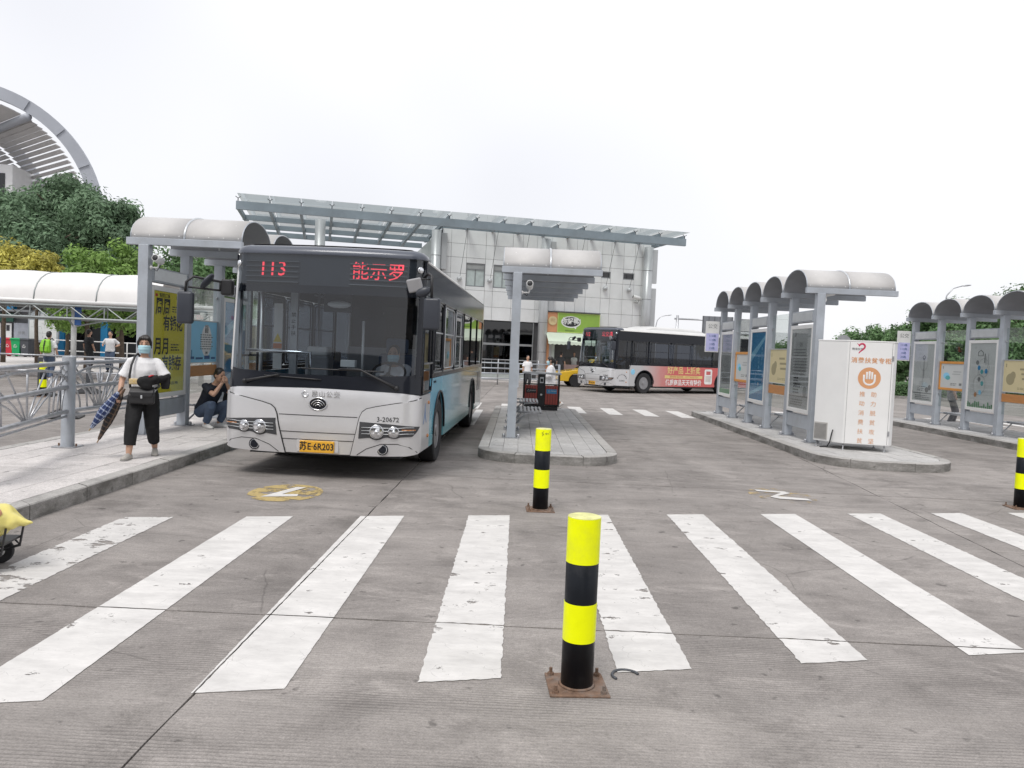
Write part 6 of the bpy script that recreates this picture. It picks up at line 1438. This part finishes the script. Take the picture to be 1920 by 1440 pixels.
    # trousers
    if cl.get('trousers'):
        tr = MB(); lg = cl.get('leg', .9); w = cl.get('wide', .012)*s
        rings(tr, [(pel+up*.05*s, .145*s*f+.008, .102*s+.008, rot), (pel, .158*s*f+.008, .112*s+.008, rot), (pel-up*.09*s, .150*s, .105*s, rot)])
        for q in 'lr':
            a, b, c = V[q+'hip'], V[q+'kn'], V[q+'an']; limb(tr, [a+(b-a)*-.05, a.lerp(b, .5), b, b.lerp(c, lg*.5), b.lerp(c, lg)], [.092*s+w*.5, .084*s+w*.8, .064*s+w, .057*s+w*.9, .052*s+w*.8], flat=True)
        remesh('trousers', tr, cl['trousers'], t, vox, 2, .005*s)
    # shoes
    for q in 'lr':
        a = V[q+'an']; d = Vector(P.get(q+'ft', (0, -1, 0))).normalized(); sm = MB(); m = d.cross(Vector((0, 0, 1))).normalized(); un = m.cross(d).normalized()
        rr = Matrix((m, d, un)).transposed(); b0 = a-un*.065*s
        def sec(k, wd, hh): return [b0+d*k*s+m*x*wd*s+un*z*hh*s for x, z in ((-1, -.2), (-.95, .5), (-.5, .95), (0, 1.08), (.5, .95), (.95, .5), (1, -.2), (0, -.25))]
        sm.loft([sec(-.068, .012, .03), sec(-.06, .030, .062), sec(-.02, .036, .075), sec(.05, .038, .066), (sec(.10, .043, .05)), sec(.15, .042, .036), sec(.185, .028, .026), sec(.197, .008, .014)])
        o = sm.build('shoe', cl['shoes'], t, smooth=True); so = MB(); so.loft([[b0+d*k*s+m*x*s-un*zz*s for x, zz in ((-wd, .022), (wd, .022), (wd, .005), (-wd, .005))] for k, wd in ((-.07, .02), (-.05, .036), (.05, .041), (.11, .046), (.165, .042), (.195, .018))]); so.build('sole', SOLE, o)
    # hair
    hr = MB(); E_ = hz.to_euler()
    hr.ell(hd+hz @ Vector((0, .022*s, .034*s)), (.082*s, .092*s, .095*s), 18, 12, rot=E_); hr.ell(hd+hz @ Vector((0, .05*s, -.005*s)), (.078*s, .068*s, .085*s), 16, 10, rot=E_)
    if hair in ('tied', 'pony'):
        for q in (-1, 1): limb(hr, [hd+hz @ Vector((q*.05*s, -.06*s, .085*s)), hd+hz @ Vector((q*.078*s, -.035*s, .03*s)), hd+hz @ Vector((q*.080*s, -.012*s, -.045*s))], [.02*s, .017*s, .008*s])
        for q in (-.045, -.018, .012, .04): limb(hr, [hd+hz @ Vector((q*.6*s, -.045*s, .108*s)), hd+hz @ Vector((q*s, -.074*s, .082*s)), hd+hz @ Vector((q*1.1*s, -.082*s, .050*s))], [.016*s, .011*s, .004*s])
        if hair == 'pony': limb(hr, [hd+hz @ Vector((0, .10*s, .03*s)), hd+hz @ Vector((0, .155*s, .0)), hd+hz @ Vector((0, .15*s, -.08*s)), hd+hz @ Vector((0, .12*s, -.17*s))], [.03*s, .04*s, .036*s, .012*s])
        else: hr.ell(hd+hz @ Vector((0, .115*s, -.02*s)), (.04*s, .04*s, .04*s), 10, 8)
    remesh('hair', hr, HAIRB, t, vox*.9, 1, .005*s)
    # face
    if eyes:
        for q in (-1, 1):
            p = hd+hz @ Vector((q*.031*s, -.0795*s, .006*s)); MB().ell(p, (.015*s, .006*s, .0045*s), 12, 8, rot=E_).build('eye', M('eye_dark', (0.03, 0.02, 0.018), 0.25), t, smooth=True)
            MB().tube([hd+hz @ Vector((q*(.031+dx)*s, (-.0835+abs(dx)*.25)*s, (.027+dz)*s)) for dx, dz in ((-.018, -.002), (0, .003), (.018, -.003))], .0035*s, 6).build('eyebrow', HAIRB, t, smooth=True)
        if not mask: MB().tube([hd+hz @ Vector((x*s, (-.083+abs(x)*.4)*s, -.062*s)) for x in (-.022, 0, .022)], [.003*s, .0055*s, .003*s], 6).build('mouth', M('lips', (0.30, 0.11, 0.09), 0.5), t, smooth=True)
    if mask:
        mk = MB(); gr = []
        for j in range(9):
            v = j/8; z = -.012-.105*v; row = []
            for i in range(13):
                a = rad(-76+152*i/12); rr_ = (.080+.014*math.sin(PI*min(1, v*1.1))+(.006 if j % 3 == 1 else 0)); sq = 1-.20*v
                nose = .016*math.exp(-(i-6)**2/3.0)*math.exp(-((v-.05)/.35)**2)
                row.append(hd+hz @ Vector((rr_*math.sin(a)*.90*sq*s, (-(rr_+.006)*math.cos(a)*1.02-nose)*s, z*s)))
            gr.append(row)
        mk.sheet(gr); mo = mk.build('face_mask', MASKM, t, smooth=True, solid=.003)
        for q in (-1, 1):
            for v in (-.02, -.10): MB().tube([hd+hz @ Vector((q*.072*s, -.03*s, v*s)), hd+hz @ Vector((q*.082*s, .012*s, -.02*s))], .0018*s, 5).build('ear_loop', PR['white'], mo)
    return t
def pose(h=1.6, stride=0.0, arms='down', lean=0.0, lift=0.0, rs=0):
    s = h/1.62; P = {}; hp = .84*s
    P['pelvis'] = (0, 0, hp+.03*s); P['chest'] = (0, -lean*.3, 1.16*s); P['neck'] = (0, -lean*.4, 1.36*s); P['head'] = (0, -.015-lean*.5, 1.50*s)
    for q, g in (('l', 1), ('r', -1)):
        P[q+'sh'] = (g*.155*s, -lean*.3, 1.275*s); P[q+'hip'] = (g*.085*s, 0, hp-.02*s)
        fy = -stride*g*.5*(-1 if rs else 1); fz = .075*s+(lift if fy > 0 else 0)
        k, a = ik(Vector(P[q+'hip']), Vector((g*.085*s, fy, fz)), .40*s, .385*s, Vector((0, -1, .1))); P[q+'kn'] = k; P[q+'an'] = a
        if arms == 'down': w = Vector((g*.245*s, -.05+stride*g*.3, .80*s))
        else: w = Vector(arms[q])
        e, w = ik(Vector(P[q+'sh']), w, .265*s, .235*s, Vector((g*.5, .8, -.2))); P[q+'el'] = e; P[q+'wr'] = w
    return P
# -- the walking woman
P = pose(1.58, .50, {'r': (-.265, -.13, .82), 'l': (.02, -.215, 1.00)}, lift=.03)
P['lel'], P['lwr'] = ik(Vector(P['lsh']), Vector((.10, -.20, .985)), .255, .225, Vector((1, .35, -.5)))
rs_an = {}
for q, x, y, z in (('r', -.135, -.22, .075), ('l', .125, .22, .095)):
    P[q+'kn'], P[q+'an'] = ik(Vector(P[q+'hip']), Vector((x, y, z)), .395, .38, Vector((0, -1, .1)))
P['rft'] = (-.25, -1, .08); P['lft'] = (.1, -1, -.12); P['curl'] = {'l': .7, 'r': 1.25}; P['lhd'] = (-1, -.25, -.05); P['lpn'] = (0, .9, -.3); P['rhd'] = (-.35, -.35, -.8); P['rpn'] = (1, 0, -.2)
WPOS = Vector((-4.84, 9.92, .15)); wrz = rad(20)
person('person in white T-shirt and black cropped trousers walking with mask, bags and umbrellas', WPOS, wrz, P, dict(shirt=CL['white'], trousers=CL['black'], shoes=SHOE_G, sleeve=.85, leg=.72, loose=.020, hem=-.15, wide=.026), 'tied', True, vox=.0085, h=1.58, female=True)
WM = Matrix.Translation(WPOS) @ Matrix.Rotation(wrz, 4, 'Z')
def at_w(name, label, cat): 
    o = thing(name, label, cat, tuple(WPOS), wrz); return o
BAGB = M('bag_black', (0.020, 0.020, 0.022), 0.45, 0, 0.15, 8)
bg = at_w('shoulder_bag', 'black leather shoulder bag worn across the front of the walking person', 'bag')
MB().loft([[(x*w+.00, y, z) for x, y in ((-.15, -.14-b), (.15, -.14-b), (.15, -.14), (-.15, -.14))] for z, w, b in ((.70, .88, .06), (.72, .98, .10), (.82, 1, .11), (.90, .92, .07), (.915, .86, .04))]).build('body', BAGB, bg, bevel=.02, seg=3)
MB().loft([[(x*w, y, z) for x, y in ((-.145, -.152-b), (.145, -.152-b), (.145, -.14), (-.145, -.14))] for z, w, b in ((.80, .8, .108), (.86, .98, .108), (.915, .95, .06), (.925, .9, .02))]).build('flap', BAGB, bg, bevel=.01, seg=2)
MB().cbox((0, -.262, .80), (.022, .012, .04)).build('clasp', ALU, bg, bevel=.004)
MB().tube([(-.14, -.15, .90), (-.155, -.155, 1.05), (-.135, -.14, 1.20), (-.105, -.075, 1.305), (-.085, .02, 1.34), (-.02, .12, 1.25), (.10, .15, 1.05), (.18, .05, .92), (.15, -.13, .90)], .014, 8).build('strap', BAGB, bg, smooth=True)
pc = at_w('beige_pouch', 'small beige purse with gold clasp hanging at the walking person\'s chest', 'purse'); MB().box(-.15, -.035, -.245, -.195, .955, 1.03).build('body', M('pouch_beige', (0.55, 0.42, 0.22), 0.5), pc, bevel=.014, seg=2); MB().ell((-.09, -.247, .995), (.008, .004, .008), 8, 6).build('clasp', M('gold', (0.7, 0.5, 0.15), 0.3, .8), pc)
cp = at_w('folded_jacket', 'bundle of black cloth with red edge held against the walking person\'s waist', 'clothing'); m = MB()
for c, r in (((.06, -.235, 1.0), (.09, .05, .08)), ((.01, -.235, .99), (.07, .05, .07)), ((.13, -.20, 1.02), (.07, .06, .06)), ((.05, -.24, .95), (.08, .045, .05))): m.ell(c, r, 12, 8)
tmp = remesh('body', m, CL['black'], cp, .012, 1, .012); MB().tube([(.08, -.27, 1.06), (.11, -.25, 1.075), (.13, -.22, 1.075)], .009, 6).build('red_edge', PR['red'], cp)
sv = at_w('sun_sleeve', 'black sun sleeve on the bent forearm of the walking person', 'clothing'); m = MB(); limb(m, [Vector(P['lel'])+Vector((0, 0, .02)), Vector(P['lel']).lerp(Vector(P['lwr']), .9)], [.055, .042]); m.build('tube', CL['black'], sv, smooth=True)
m = MB(); e = Vector(P['lel']); m.loft([[e+Vector((x*w-.01, -.03+y*.02, z)) for x, y in ((-.06, -1), (.06, -1), (.06, 1), (-.06, 1))] for z, w in ((.03, .8), (-.04, 1.0), (-.13, .75))]); m.build('loose_end', CL['black'], sv, bevel=.01)
# umbrellas
def plaid(name, c1, c2):
    m = M(name, c1, .7); nt = m.node_tree; b = nt.nodes['Principled BSDF']; tc = nd(nt, 'ShaderNodeTexCoord'); sp = nd(nt, 'ShaderNodeSeparateXYZ'); nt.links.new(tc.outputs['Object'], sp.inputs[0]); acc = None
    for ax_, sc in (('Z', 95), ('X', 120)):
        w = nd(nt, 'ShaderNodeMath'); w.operation = 'MULTIPLY'; w.inputs[1].default_value = sc; nt.links.new(sp.outputs[ax_], w.inputs[0]); sn = nd(nt, 'ShaderNodeMath'); sn.operation = 'SINE'; nt.links.new(w.outputs[0], sn.inputs[0])
        r = nd(nt, 'ShaderNodeMapRange'); r.inputs[1].default_value = .72; r.inputs[2].default_value = .85; nt.links.new(sn.outputs[0], r.inputs[0])
        if acc is None: acc = r.outputs[0]
        else:
            a = nd(nt, 'ShaderNodeMath'); a.operation = 'MAXIMUM'; nt.links.new(acc, a.inputs[0]); nt.links.new(r.outputs[0], a.inputs[1]); acc = a.outputs[0]
    mx = nd(nt, 'ShaderNodeMix'); mx.data_type = 'RGBA'; mx.inputs[6].default_value = (*c1, 1); mx.inputs[7].default_value = (*c2, 1); nt.links.new(acc, mx.inputs[0]); nt.links.new(mx.outputs[2], b.inputs['Base Color']); return m
def umbrella(label, mat, top, tip, fat):
    t = thing('umbrella', label, 'umbrella', tuple(top)); ax_ = (tip-top); L = ax_.length; q = ax_.normalized().to_track_quat('Z', 'Y'); t.rotation_mode = 'QUATERNION'; t.rotation_quaternion = q
    pr = []; N = 32
    for z, r in ((-.06, .014), (-.02, .026), (.04, .03), (.10, .040), (.22, fat), (L*.55, fat*.92), (L*.8, fat*.5), (L*.93, .016), (L*.95, .010)): pr.append([(r*(1+.24*math.cos(8*a))*math.cos(a), r*(1+.24*math.cos(8*a))*math.sin(a), z) for a in [2*PI*k/N for k in range(N)]])
    MB().loft(pr).build('canopy', mat, t, smooth=True); MB().tube([(0, 0, L*.93), (0, 0, L*1.03)], [.009, .006], 8).build('ferrule', M('ferrule_tan', (0.32, 0.22, 0.12), .5), t); MB().tube([(0, 0, -.14), (0, 0, -.02)], .012, 8).build('handle', M('umbrella_handle', (0.12, 0.07, 0.04), .5), t)
hw = WM @ (Vector(P['rwr'])+Vector((-.03, -.04, -.05)))
umbrella('furled navy and white checked umbrella held pointing down by the walking person', plaid('plaid_navy', (0.025, 0.045, 0.13), (0.35, 0.40, 0.52)), hw+Vector((0, -.02, .03)), AY(168, 806, 9.55), .052)
umbrella('furled brown and black umbrella held below the checked one', plaid('plaid_brown', (0.03, 0.028, 0.03), (0.16, 0.11, 0.08)), hw+Vector((.03, .03, .0)), AY(183, 828, 9.75), .046)
# -- squatting man, facing +X, hands at the mouth
def squat():
    P = dict(pelvis=(0, .16, .30), chest=(0, -.03, .62), neck=(0, -.14, .80), head=(0, -.22, .93), yaw=(rad(18), 0, 0))
    for q, g in (('l', 1), ('r', -1)):
        P[q+'sh'] = (g*.18, -.06, .74); P[q+'hip'] = (g*.10, .12, .27); P[q+'kn'], P[q+'an'] = ik(Vector((g*.10, .12, .27)), Vector((g*.14, -.06, .08)), .42, .40, Vector((g*.25, -1, .55)))
        P[q+'el'], P[q+'wr'] = ik(Vector(P[q+'sh']), Vector((g*.05, -.335, .80)), .28, .25, Vector((g*.6, -.2, -1))); P[q+'ft'] = (g*.15, -1, 0); P[q+'hd'] = (-g*.5, -.1, .9); P[q+'pn'] = (0, 1, .2)
    P['curl'] = .9; return P
person('person in black T-shirt and jeans squatting by the shelter, hands at mouth', (-5.42, 13.55, .15), rad(62), squat(), dict(shirt=CL['navy'], trousers=CL['jeans'], shoes=SHOE_W, sleeve=.7, leg=.92, loose=.012, hem=-.02), 'short', False, vox=.010, h=1.72)
bp = thing('black_bag', 'black bag strap and cloth propped on the bench behind the squatting person', 'bag', (-5.30, 14.1, .55)); MB().loft([[(x*w+dx, y*.04, z) for x, y in ((-.1, -1), (.1, -1), (.1, 1), (-.1, 1))] for z, w, dx in ((0, 1.2, 0), (.2, 1.0, .02), (.38, .55, .10), (.5, .15, .2))]).build('body', CL['black'], bp, bevel=.015, seg=2)
# -- drivers
def seated(armz=1.30):
    P = dict(pelvis=(0, .10, .92-.0), chest=(0, .06, 1.28), neck=(0, .03, 1.48), head=(0, -.01, 1.62))
    for q, g in (('l', 1), ('r', -1)):
        P[q+'sh'] = (g*.18, .05, 1.42); P[q+'hip'] = (g*.1, .08, .90); P[q+'kn'], P[q+'an'] = ik(Vector((g*.1, .08, .90)), Vector((g*.14, -.42, .52)), .42, .40, Vector((0, -.5, 1)))
        P[q+'el'], P[q+'wr'] = ik(Vector(P[q+'sh']), Vector((-g*.06, -.26, armz)), .28, .24, Vector((g, .1, -.7))); P[q+'hd'] = (-g*.8, -.3, .0)
    return P
for bus, lb in ((bus_a, 'driver of the route 113 bus in white shirt and face mask, arms folded'), (bus_b, 'driver of the route 112 bus in white shirt behind the wheel')):
    mw_ = bus.matrix_basis @ Vector((.72, 1.12, .0)); person(lb, tuple(mw_), bus.rotation_euler.z, seated(), dict(shirt=CL['white'], trousers=CL['navy'], shoes=BAGB, sleeve=1.5, leg=.95, loose=.015), 'short', True, 'bus drivers', vox=.013, h=1.70)
# -- woman behind the litter bins, walking towards -X
P = pose(1.62, .45, {'r': (-.20, -.08, .83), 'l': (.10, -.26, 1.02)}, lift=.05); P['rft'] = (0, -1, -.7); P['ran'] = Vector(P['ran'])+Vector((0, .12, .07)); P['head'] = (0, -.03, 1.48)
person('person in loose white shirt with dark ponytail and black bag passing the litter bin', (1.00, 23.5, 0), rad(-88), P, dict(shirt=CL['white'], trousers=CL['beige'], shoes=SHOE_W, sleeve=1.55, leg=.9, loose=.045, hem=-.16, wide=.035), 'pony', True, vox=.013, h=1.62, female=True, eyes=False)
hb_ = thing('hand_bag', 'black handbag hanging at the side of the person by the litter bin', 'bag', (1.14, 23.38, .50)); MB().loft([[(x*w, y*.05, z) for x, y in ((-.07, -1), (.07, -1), (.07, 1), (-.07, 1))] for z, w in ((0, .8), (.05, 1), (.20, .95), (.25, .7))]).build('body', BAGB, hb_, bevel=.02, seg=2); MB().tube([(-.03, 0, .24), (-.05, -.02, .6), (-.1, -.04, .75)], .012, 6).build('strap', BAGB, hb_)
# -- people far off
def far(label, px, Y, h, rz, cl, hair='short', P=None, z=.13, **k):
    c = AY(px, 640, Y); return person(label, (c.x, Y, z), rz, P or pose(h, k.get('st', .15)), cl, hair, False, 'far pedestrians', vox=.018, h=h, eyes=False, hands=False)
bk = far('person in white T-shirt with bright green backpack seen from behind', 92, 26.5, 1.70, rad(185), dict(shirt=CL['white'], trousers=CL['jeans'], shoes=SHOE_W, sleeve=.8, leg=.95), z=0)
bpk = thing('backpack', 'bright green and black backpack on the person near the notice board', 'backpack', (bk.location.x-.0, bk.location.y, 0), rad(185)); GB = M('backpack_green', (0.22, 0.50, 0.03), .6)
MB().loft([[(x*w, .13+y*d, z) for x, y in ((-.15, 0), (.15, 0), (.15, 1), (-.15, 1))] for z, w, d in ((.95, .9, .12), (1.0, 1.05, .18), (1.2, 1.05, .19), (1.38, .9, .13), (1.42, .7, .06))]).build('body', GB, bpk, bevel=.03, seg=2); MB().box(-.11, .11, .30, .345, 1.0, 1.18).build('pocket', GB, bpk, bevel=.015)
for sx in (-.1, .1): MB().tube([(sx, .14, 1.40), (sx*1.1, .02, 1.46), (sx*1.2, -.13, 1.35), (sx*1.3, -.12, 1.1), (sx*1.3, .13, 1.0)], .018, 6).build('strap', BLACKP, bpk, smooth=True)
MB().tube([(0, .33, 1.0), (0, .345, 1.2), (0, .27, 1.38)], .02, 6).build('webbing', BLACKP, bpk)
far('person in dark clothes standing by the tree trunk beyond the walkway', 167, 30.0, 1.72, rad(150), dict(shirt=CL['dark'], trousers=CL['dark'], shoes=BAGB, sleeve=.8, leg=.95), z=.13)
P = pose(1.68, .1, {'l': (.24, -.12, 1.06), 'r': (-.24, -.12, 1.06)}); far('person in white shirt with dark crossbody strap, hands on hips, near the pavilion', 207, 31.0, 1.68, rad(10), dict(shirt=CL['white'], trousers=CL['jeans'], shoes=BAGB, sleeve=.8, leg=.95), P=P, z=.13)
far('person in white top sitting low behind the four-rail railing', 991, 35.2, 1.55, rad(20), dict(shirt=CL['white'], trousers=CL['dark'], shoes=BAGB, sleeve=.8, leg=.95), z=0)
far('person in grey standing behind the glass of the shelter by the hedge', 1792, 23.9, 1.70, rad(70), dict(shirt=CL['grey'], trousers=CL['grey'], shoes=BAGB, sleeve=.8, leg=.95), z=0)
sc_ = bl.matrix_basis
for k, (x, c) in enumerate(((.05, 'dark'), (1.15, 'white'))):
    q = sc_ @ Vector((x, -.75 if k == 0 else .2, .14)); person(('person in dark clothes waiting at the snack shop counter', 'person in white serving behind the snack shop counter')[k], tuple(q), TH+(rad(150) if k == 0 else 0), pose(1.66), dict(shirt=CL[c], trousers=CL['dark'], shoes=BAGB, sleeve=.8, leg=.95), 'short', False, 'far pedestrians', vox=.02, h=1.66, eyes=False, hands=False)
# ------------------------------------------------------------------ double litter bin
lb = thing('litter_bin', 'double litter bin with red slatted fronts, black frame and recycling labels', 'litter bin', (.66, 21.15, .15))
REDW = M('red_slat', (0.36, 0.075, 0.06), 0.55, 0, 0.15, 6, stretch=(1, 1, .2)); 
box('base', -.46, .46, -.17, .17, 0, .10, BLACKP, lb); box('top', -.53, .53, -.21, .21, .98, 1.03, ALU, lb, .006); box('back', -.5, .5, .16, .18, .12, .66, BLACKP, lb)
for x in (-.50, .46): box('frame_post', x, x+.04, -.19, .19, .10, .98, BLACKP, lb)
ct = box('middle_column', -.10, .10, -.20, .19, .10, .98, BLACKP, lb, .004); box('ashtray', -.05, .05, -.208, -.202, .74, .90, ALU, ct); box('pictogram', -.035, .035, -.212, -.209, .77, .86, BLACKP, ct); MB().lathe([(.03, 0), (.03, .012), (0, .014)], 14, face_mx((-.0, -.20, .42), (1, 0, 0), (0, 0, 1))).build('lock', WHITEM, ct)
for sx, lm in ((-1, 'black'), (1, 'blue')):
    cx = sx*.28
    for k in range(5): box('slat', cx-.17+k*.07, cx-.17+k*.07+.06, -.195, -.175, .16, .68, REDW, lb, .003)
    box('inner_box', cx-.17, cx+.17, -.17, .15, .12, .66, BLACKP, lb); l = box('label_plate', cx-.14, cx+.14, -.201, -.196, .46, .58, PR[lm], lb)
    MB().tube([(cx-.07+.035*math.cos(rad(a)), -.203, .52+.035*math.sin(rad(a))) for a in (90, 210, 330)], .006, 6, closed=True).build('recycle_mark', PR['white'], l); lettering('可回收物' if sx > 0 else '其他垃圾', .04, PR['white'], l, face_mx((cx+.05, -.203, .525), (1, 0, 0), (0, 0, 1)))
    box('rim', cx-.18, cx+.18, -.195, -.17, .69, .72, BLACKP, lb)
# ------------------------------------------------------------------ yellow taxi
def taxi(loc, rz):
    t = thing('taxi', 'yellow taxi with blue door sticker half hidden behind the route 112 bus', 'taxi', loc, rz)
    YT = M('taxi_yellow', (0.74, 0.47, 0.03), 0.25, 0.0, 0.03, 2, coat=0.7)
    prof = [(-2.2, .30), (-2.25, .55), (-2.15, .74), (-1.2, .92), (-.45, 1.42), (.1, 1.48), (.95, 1.44), (1.65, 1.0), (2.15, .95), (2.25, .6), (2.2, .30)]
    def ring(y, k): return [(x*(1-.02*(1-k)), y, .30+(z-.30)*k if z > .96 else z) for x, z in prof]
    arch_c = (-1.35, 1.35)
    b = MB(); low = [(-2.2, .28), (-1.72, .28)]+[(-1.35-.36*math.cos(PI*i/10), .32+.36*math.sin(PI*i/10)) for i in range(11)]+[(-.98, .28), (.98, .28)]+[(1.35-.36*math.cos(PI*i/10), .32+.36*math.sin(PI*i/10)) for i in range(11)]+[(1.72, .28), (2.2, .28), (2.26, .6), (2.16, .93), (1.55, .97), (-1.2, .90), (-2.12, .76), (-2.26, .55)]
    b.prism(low, -.86, .86, mat=Matrix(((1, 0, 0, 0), (0, 0, 1, 0), (0, 1, 0, 0), (0, 0, 0, 1)))); b.build('body', YT, t, bevel=.05, seg=3)
    cab = MB(); cab.loft([[(x, y*w, z) for x, y in ((x0, -1), (x1, -1), (x1, 1), (x0, 1))] for z, x0, x1, w in ((.90, -1.15, 1.5, .80), (1.40, -.42, 1.0, .66), (1.47, -.30, .9, .60))]); cab.build('roof', YT, t, bevel=.04, seg=3)
    for s in (-1, 1):
        for pts in ([(-.92, .98), (-.10, .98), (-.10, 1.37), (-.38, 1.37)], [(-.02, .98), (.72, .98), (.66, 1.37), (-.02, 1.37)]):
            MB().add([(x, s*(.812-(z-.90)*.28), z) for x, z in pts], [(0, 1, 2, 3)]).build('side_window', GL_DARK, t)
        dr = box('door_sticker', -.75, .55, min(s*.862, s*.866), max(s*.862, s*.866), .48, .72, PR['navy'], t)
        if s > 0: pass
        lettering('昆山出租', .16, PR['white'], dr, face_mx((-.1, s*.868, .6), (-s*-1 if s < 0 else -1, 0, 0), (0, 0, 1)))
        MB().cbox((-.75, s*.95, .98), (.10, .16, .12)).build('wing_mirror', BLACKP, t, bevel=.03, seg=2)
        for x in arch_c:
            w = link('wheel', None, t, (x, s*.76, .32)); mx = Matrix.Rotation(rad(90), 4, 'X'); auto_smooth(MB().lathe([(.20, -.1), (.31, -.1), (.32, -.06), (.32, .06), (.31, .1), (.20, .1)], 28, mx).build('tyre', RUBBER, w)); MB().lathe([(.20, -.08), (.19, .08), (.1, .05), (0, .05)], 20, mx).build('rim', RIM, w)
    MB().add([(-1.08, -.74, .96), (-1.08, .74, .96), (-.48, .62, 1.38), (-.48, -.62, 1.38)], [(0, 1, 2, 3)]).build('windscreen', GL_DARK, t)
    rl = MB().loft([[(x*w, y*w, z) for x, y in ((-.12, -.3), (.12, -.3), (.12, .3), (-.12, .3))] for z, w in ((1.47, 1), (1.56, .9), (1.62, .5))]).build('roof_light', M('roof_light_cream', (0.7, 0.6, 0.4), .4), t)
    for s in (-1, 1): MB().ell((-2.2, s*.62, .66), (.06, .18, .08), 12, 8).build('headlight', LENS, t, smooth=True)
taxi((4.2, 40.4, 0), rad(8))
# ------------------------------------------------------------------ shopping trolley with yellow bag
ct = thing('hand_cart', 'folding hand cart with wheels and a grey carton, loaded beside the kerb', 'hand cart', (-3.86, 5.45, 0), rad(10))
for s in (-.16, .16):
    w = link('wheel', None, ct, (.10, s, .095)); mx = Matrix.Rotation(rad(90), 4, 'X'); auto_smooth(MB().lathe([(.07, -.018), (.09, -.02), (.095, -.01), (.095, .01), (.09, .02), (.07, .018)], 28, mx).build('tyre', RUBBER, w)); auto_smooth(MB().lathe([(.072, -.012), (.03, -.02), (0, -.02)], 24, mx).build('hub', WHITEM, w)); auto_smooth(MB().lathe([(0, .02), (.03, .02), (.072, .012)], 24, mx).build('hub', WHITEM, w))
    MB().tube([(.10, s*.9, .095), (.24, s*.9, .14), (.20, s*.9, .19), (-.05, s*.9, .19), (-.35, s*.9, .95)], .011, 8).build('frame_tube', BLACKP, ct, smooth=True)
    MB().tube([(.24, s*.9, .14), (.27, s*.9, .33)], .008, 6).build('toe_stay', BLACKP, ct)
MB().tube([(.10, -.16, .095), (.10, .16, .095)], .012, 8).build('axle', BLACKP, ct); MB().tube([(-.35, -.145, .95), (-.37, 0, .97), (-.35, .145, .95)], .014, 8).build('handle', BLACKP, ct, smooth=True)
box('toe_plate', -.05, .24, -.17, .17, .195, .21, BLACKP, ct); box('carton', -.12, .10, -.14, .14, .40, .60, M('carton_grey', (0.30, 0.29, 0.28), .8), ct, .004)
yb = thing('plastic_bag', 'yellow plastic bag with pink print bulging over the hand cart', 'plastic bag', (-3.80, 5.42, .21), rad(10)); m = MB()
for c, r in (((0, 0, .13), (.22, .17, .13)), ((.10, -.02, .17), (.16, .15, .11)), ((.20, -.03, .16), (.10, .09, .07)), ((-.1, 0, .2), (.16, .15, .12))): m.ell(c, r, 16, 10)
limb(m, [(.18, -.03, .17), (.27, -.04, .155), (.33, -.045, .15), (.36, -.045, .15)], [.075, .045, .02, .008]); limb(m, [(.24, -.04, .17), (.31, -.05, .185)], [.04, .006])
yo = remesh('body', m, M('bag_yellow', (0.74, 0.65, 0.20), .35, 0, .08, 6, coat=.2), yb, .010, 1, .016); MB().ell((.13, -.125, .235), (.07, .035, .05), 12, 8, rot=(rad(25), 0, 0)).build('pink_print', M('bag_pink', (0.60, 0.30, 0.18), .4), yb, smooth=True)
# ------------------------------------------------------------------ buildings behind the photographer (mirrored in glass and paint)
OFF = M('office_stone', (0.16, 0.15, 0.14), .7, 0, .1, .2)
def office(label, x, y, w, d, h, rz, nx, nz):
    t = thing('office_building', label, 'building', (x, y, 0), rz); box('wall', -w/2, w/2, -d/2, d/2, 0, h, OFF, t); m = MB().box(-w/nx*.30, w/nx*.30, 0, .08, -h/nz*.3, h/nz*.3).mesh('window', GL_SHOP)
    for i in range(nx):
        for j in range(nz): link('window', m, t, (-w/2+(i+.5)*w/nx, d/2+.01, (j+.5)*h/nz))
    box('parapet', -w/2-.3, w/2+.3, -d/2-.3, d/2+.3, h, h+.9, OFF, t)
office('tall dark stone office block across the road behind the crossing', 21, -38, 20, 16, 46, rad(18), 8, 13)
office('low dark stone office block beside the tall one, behind the crossing', -24, -46, 46, 14, 9, rad(-6), 14, 3)
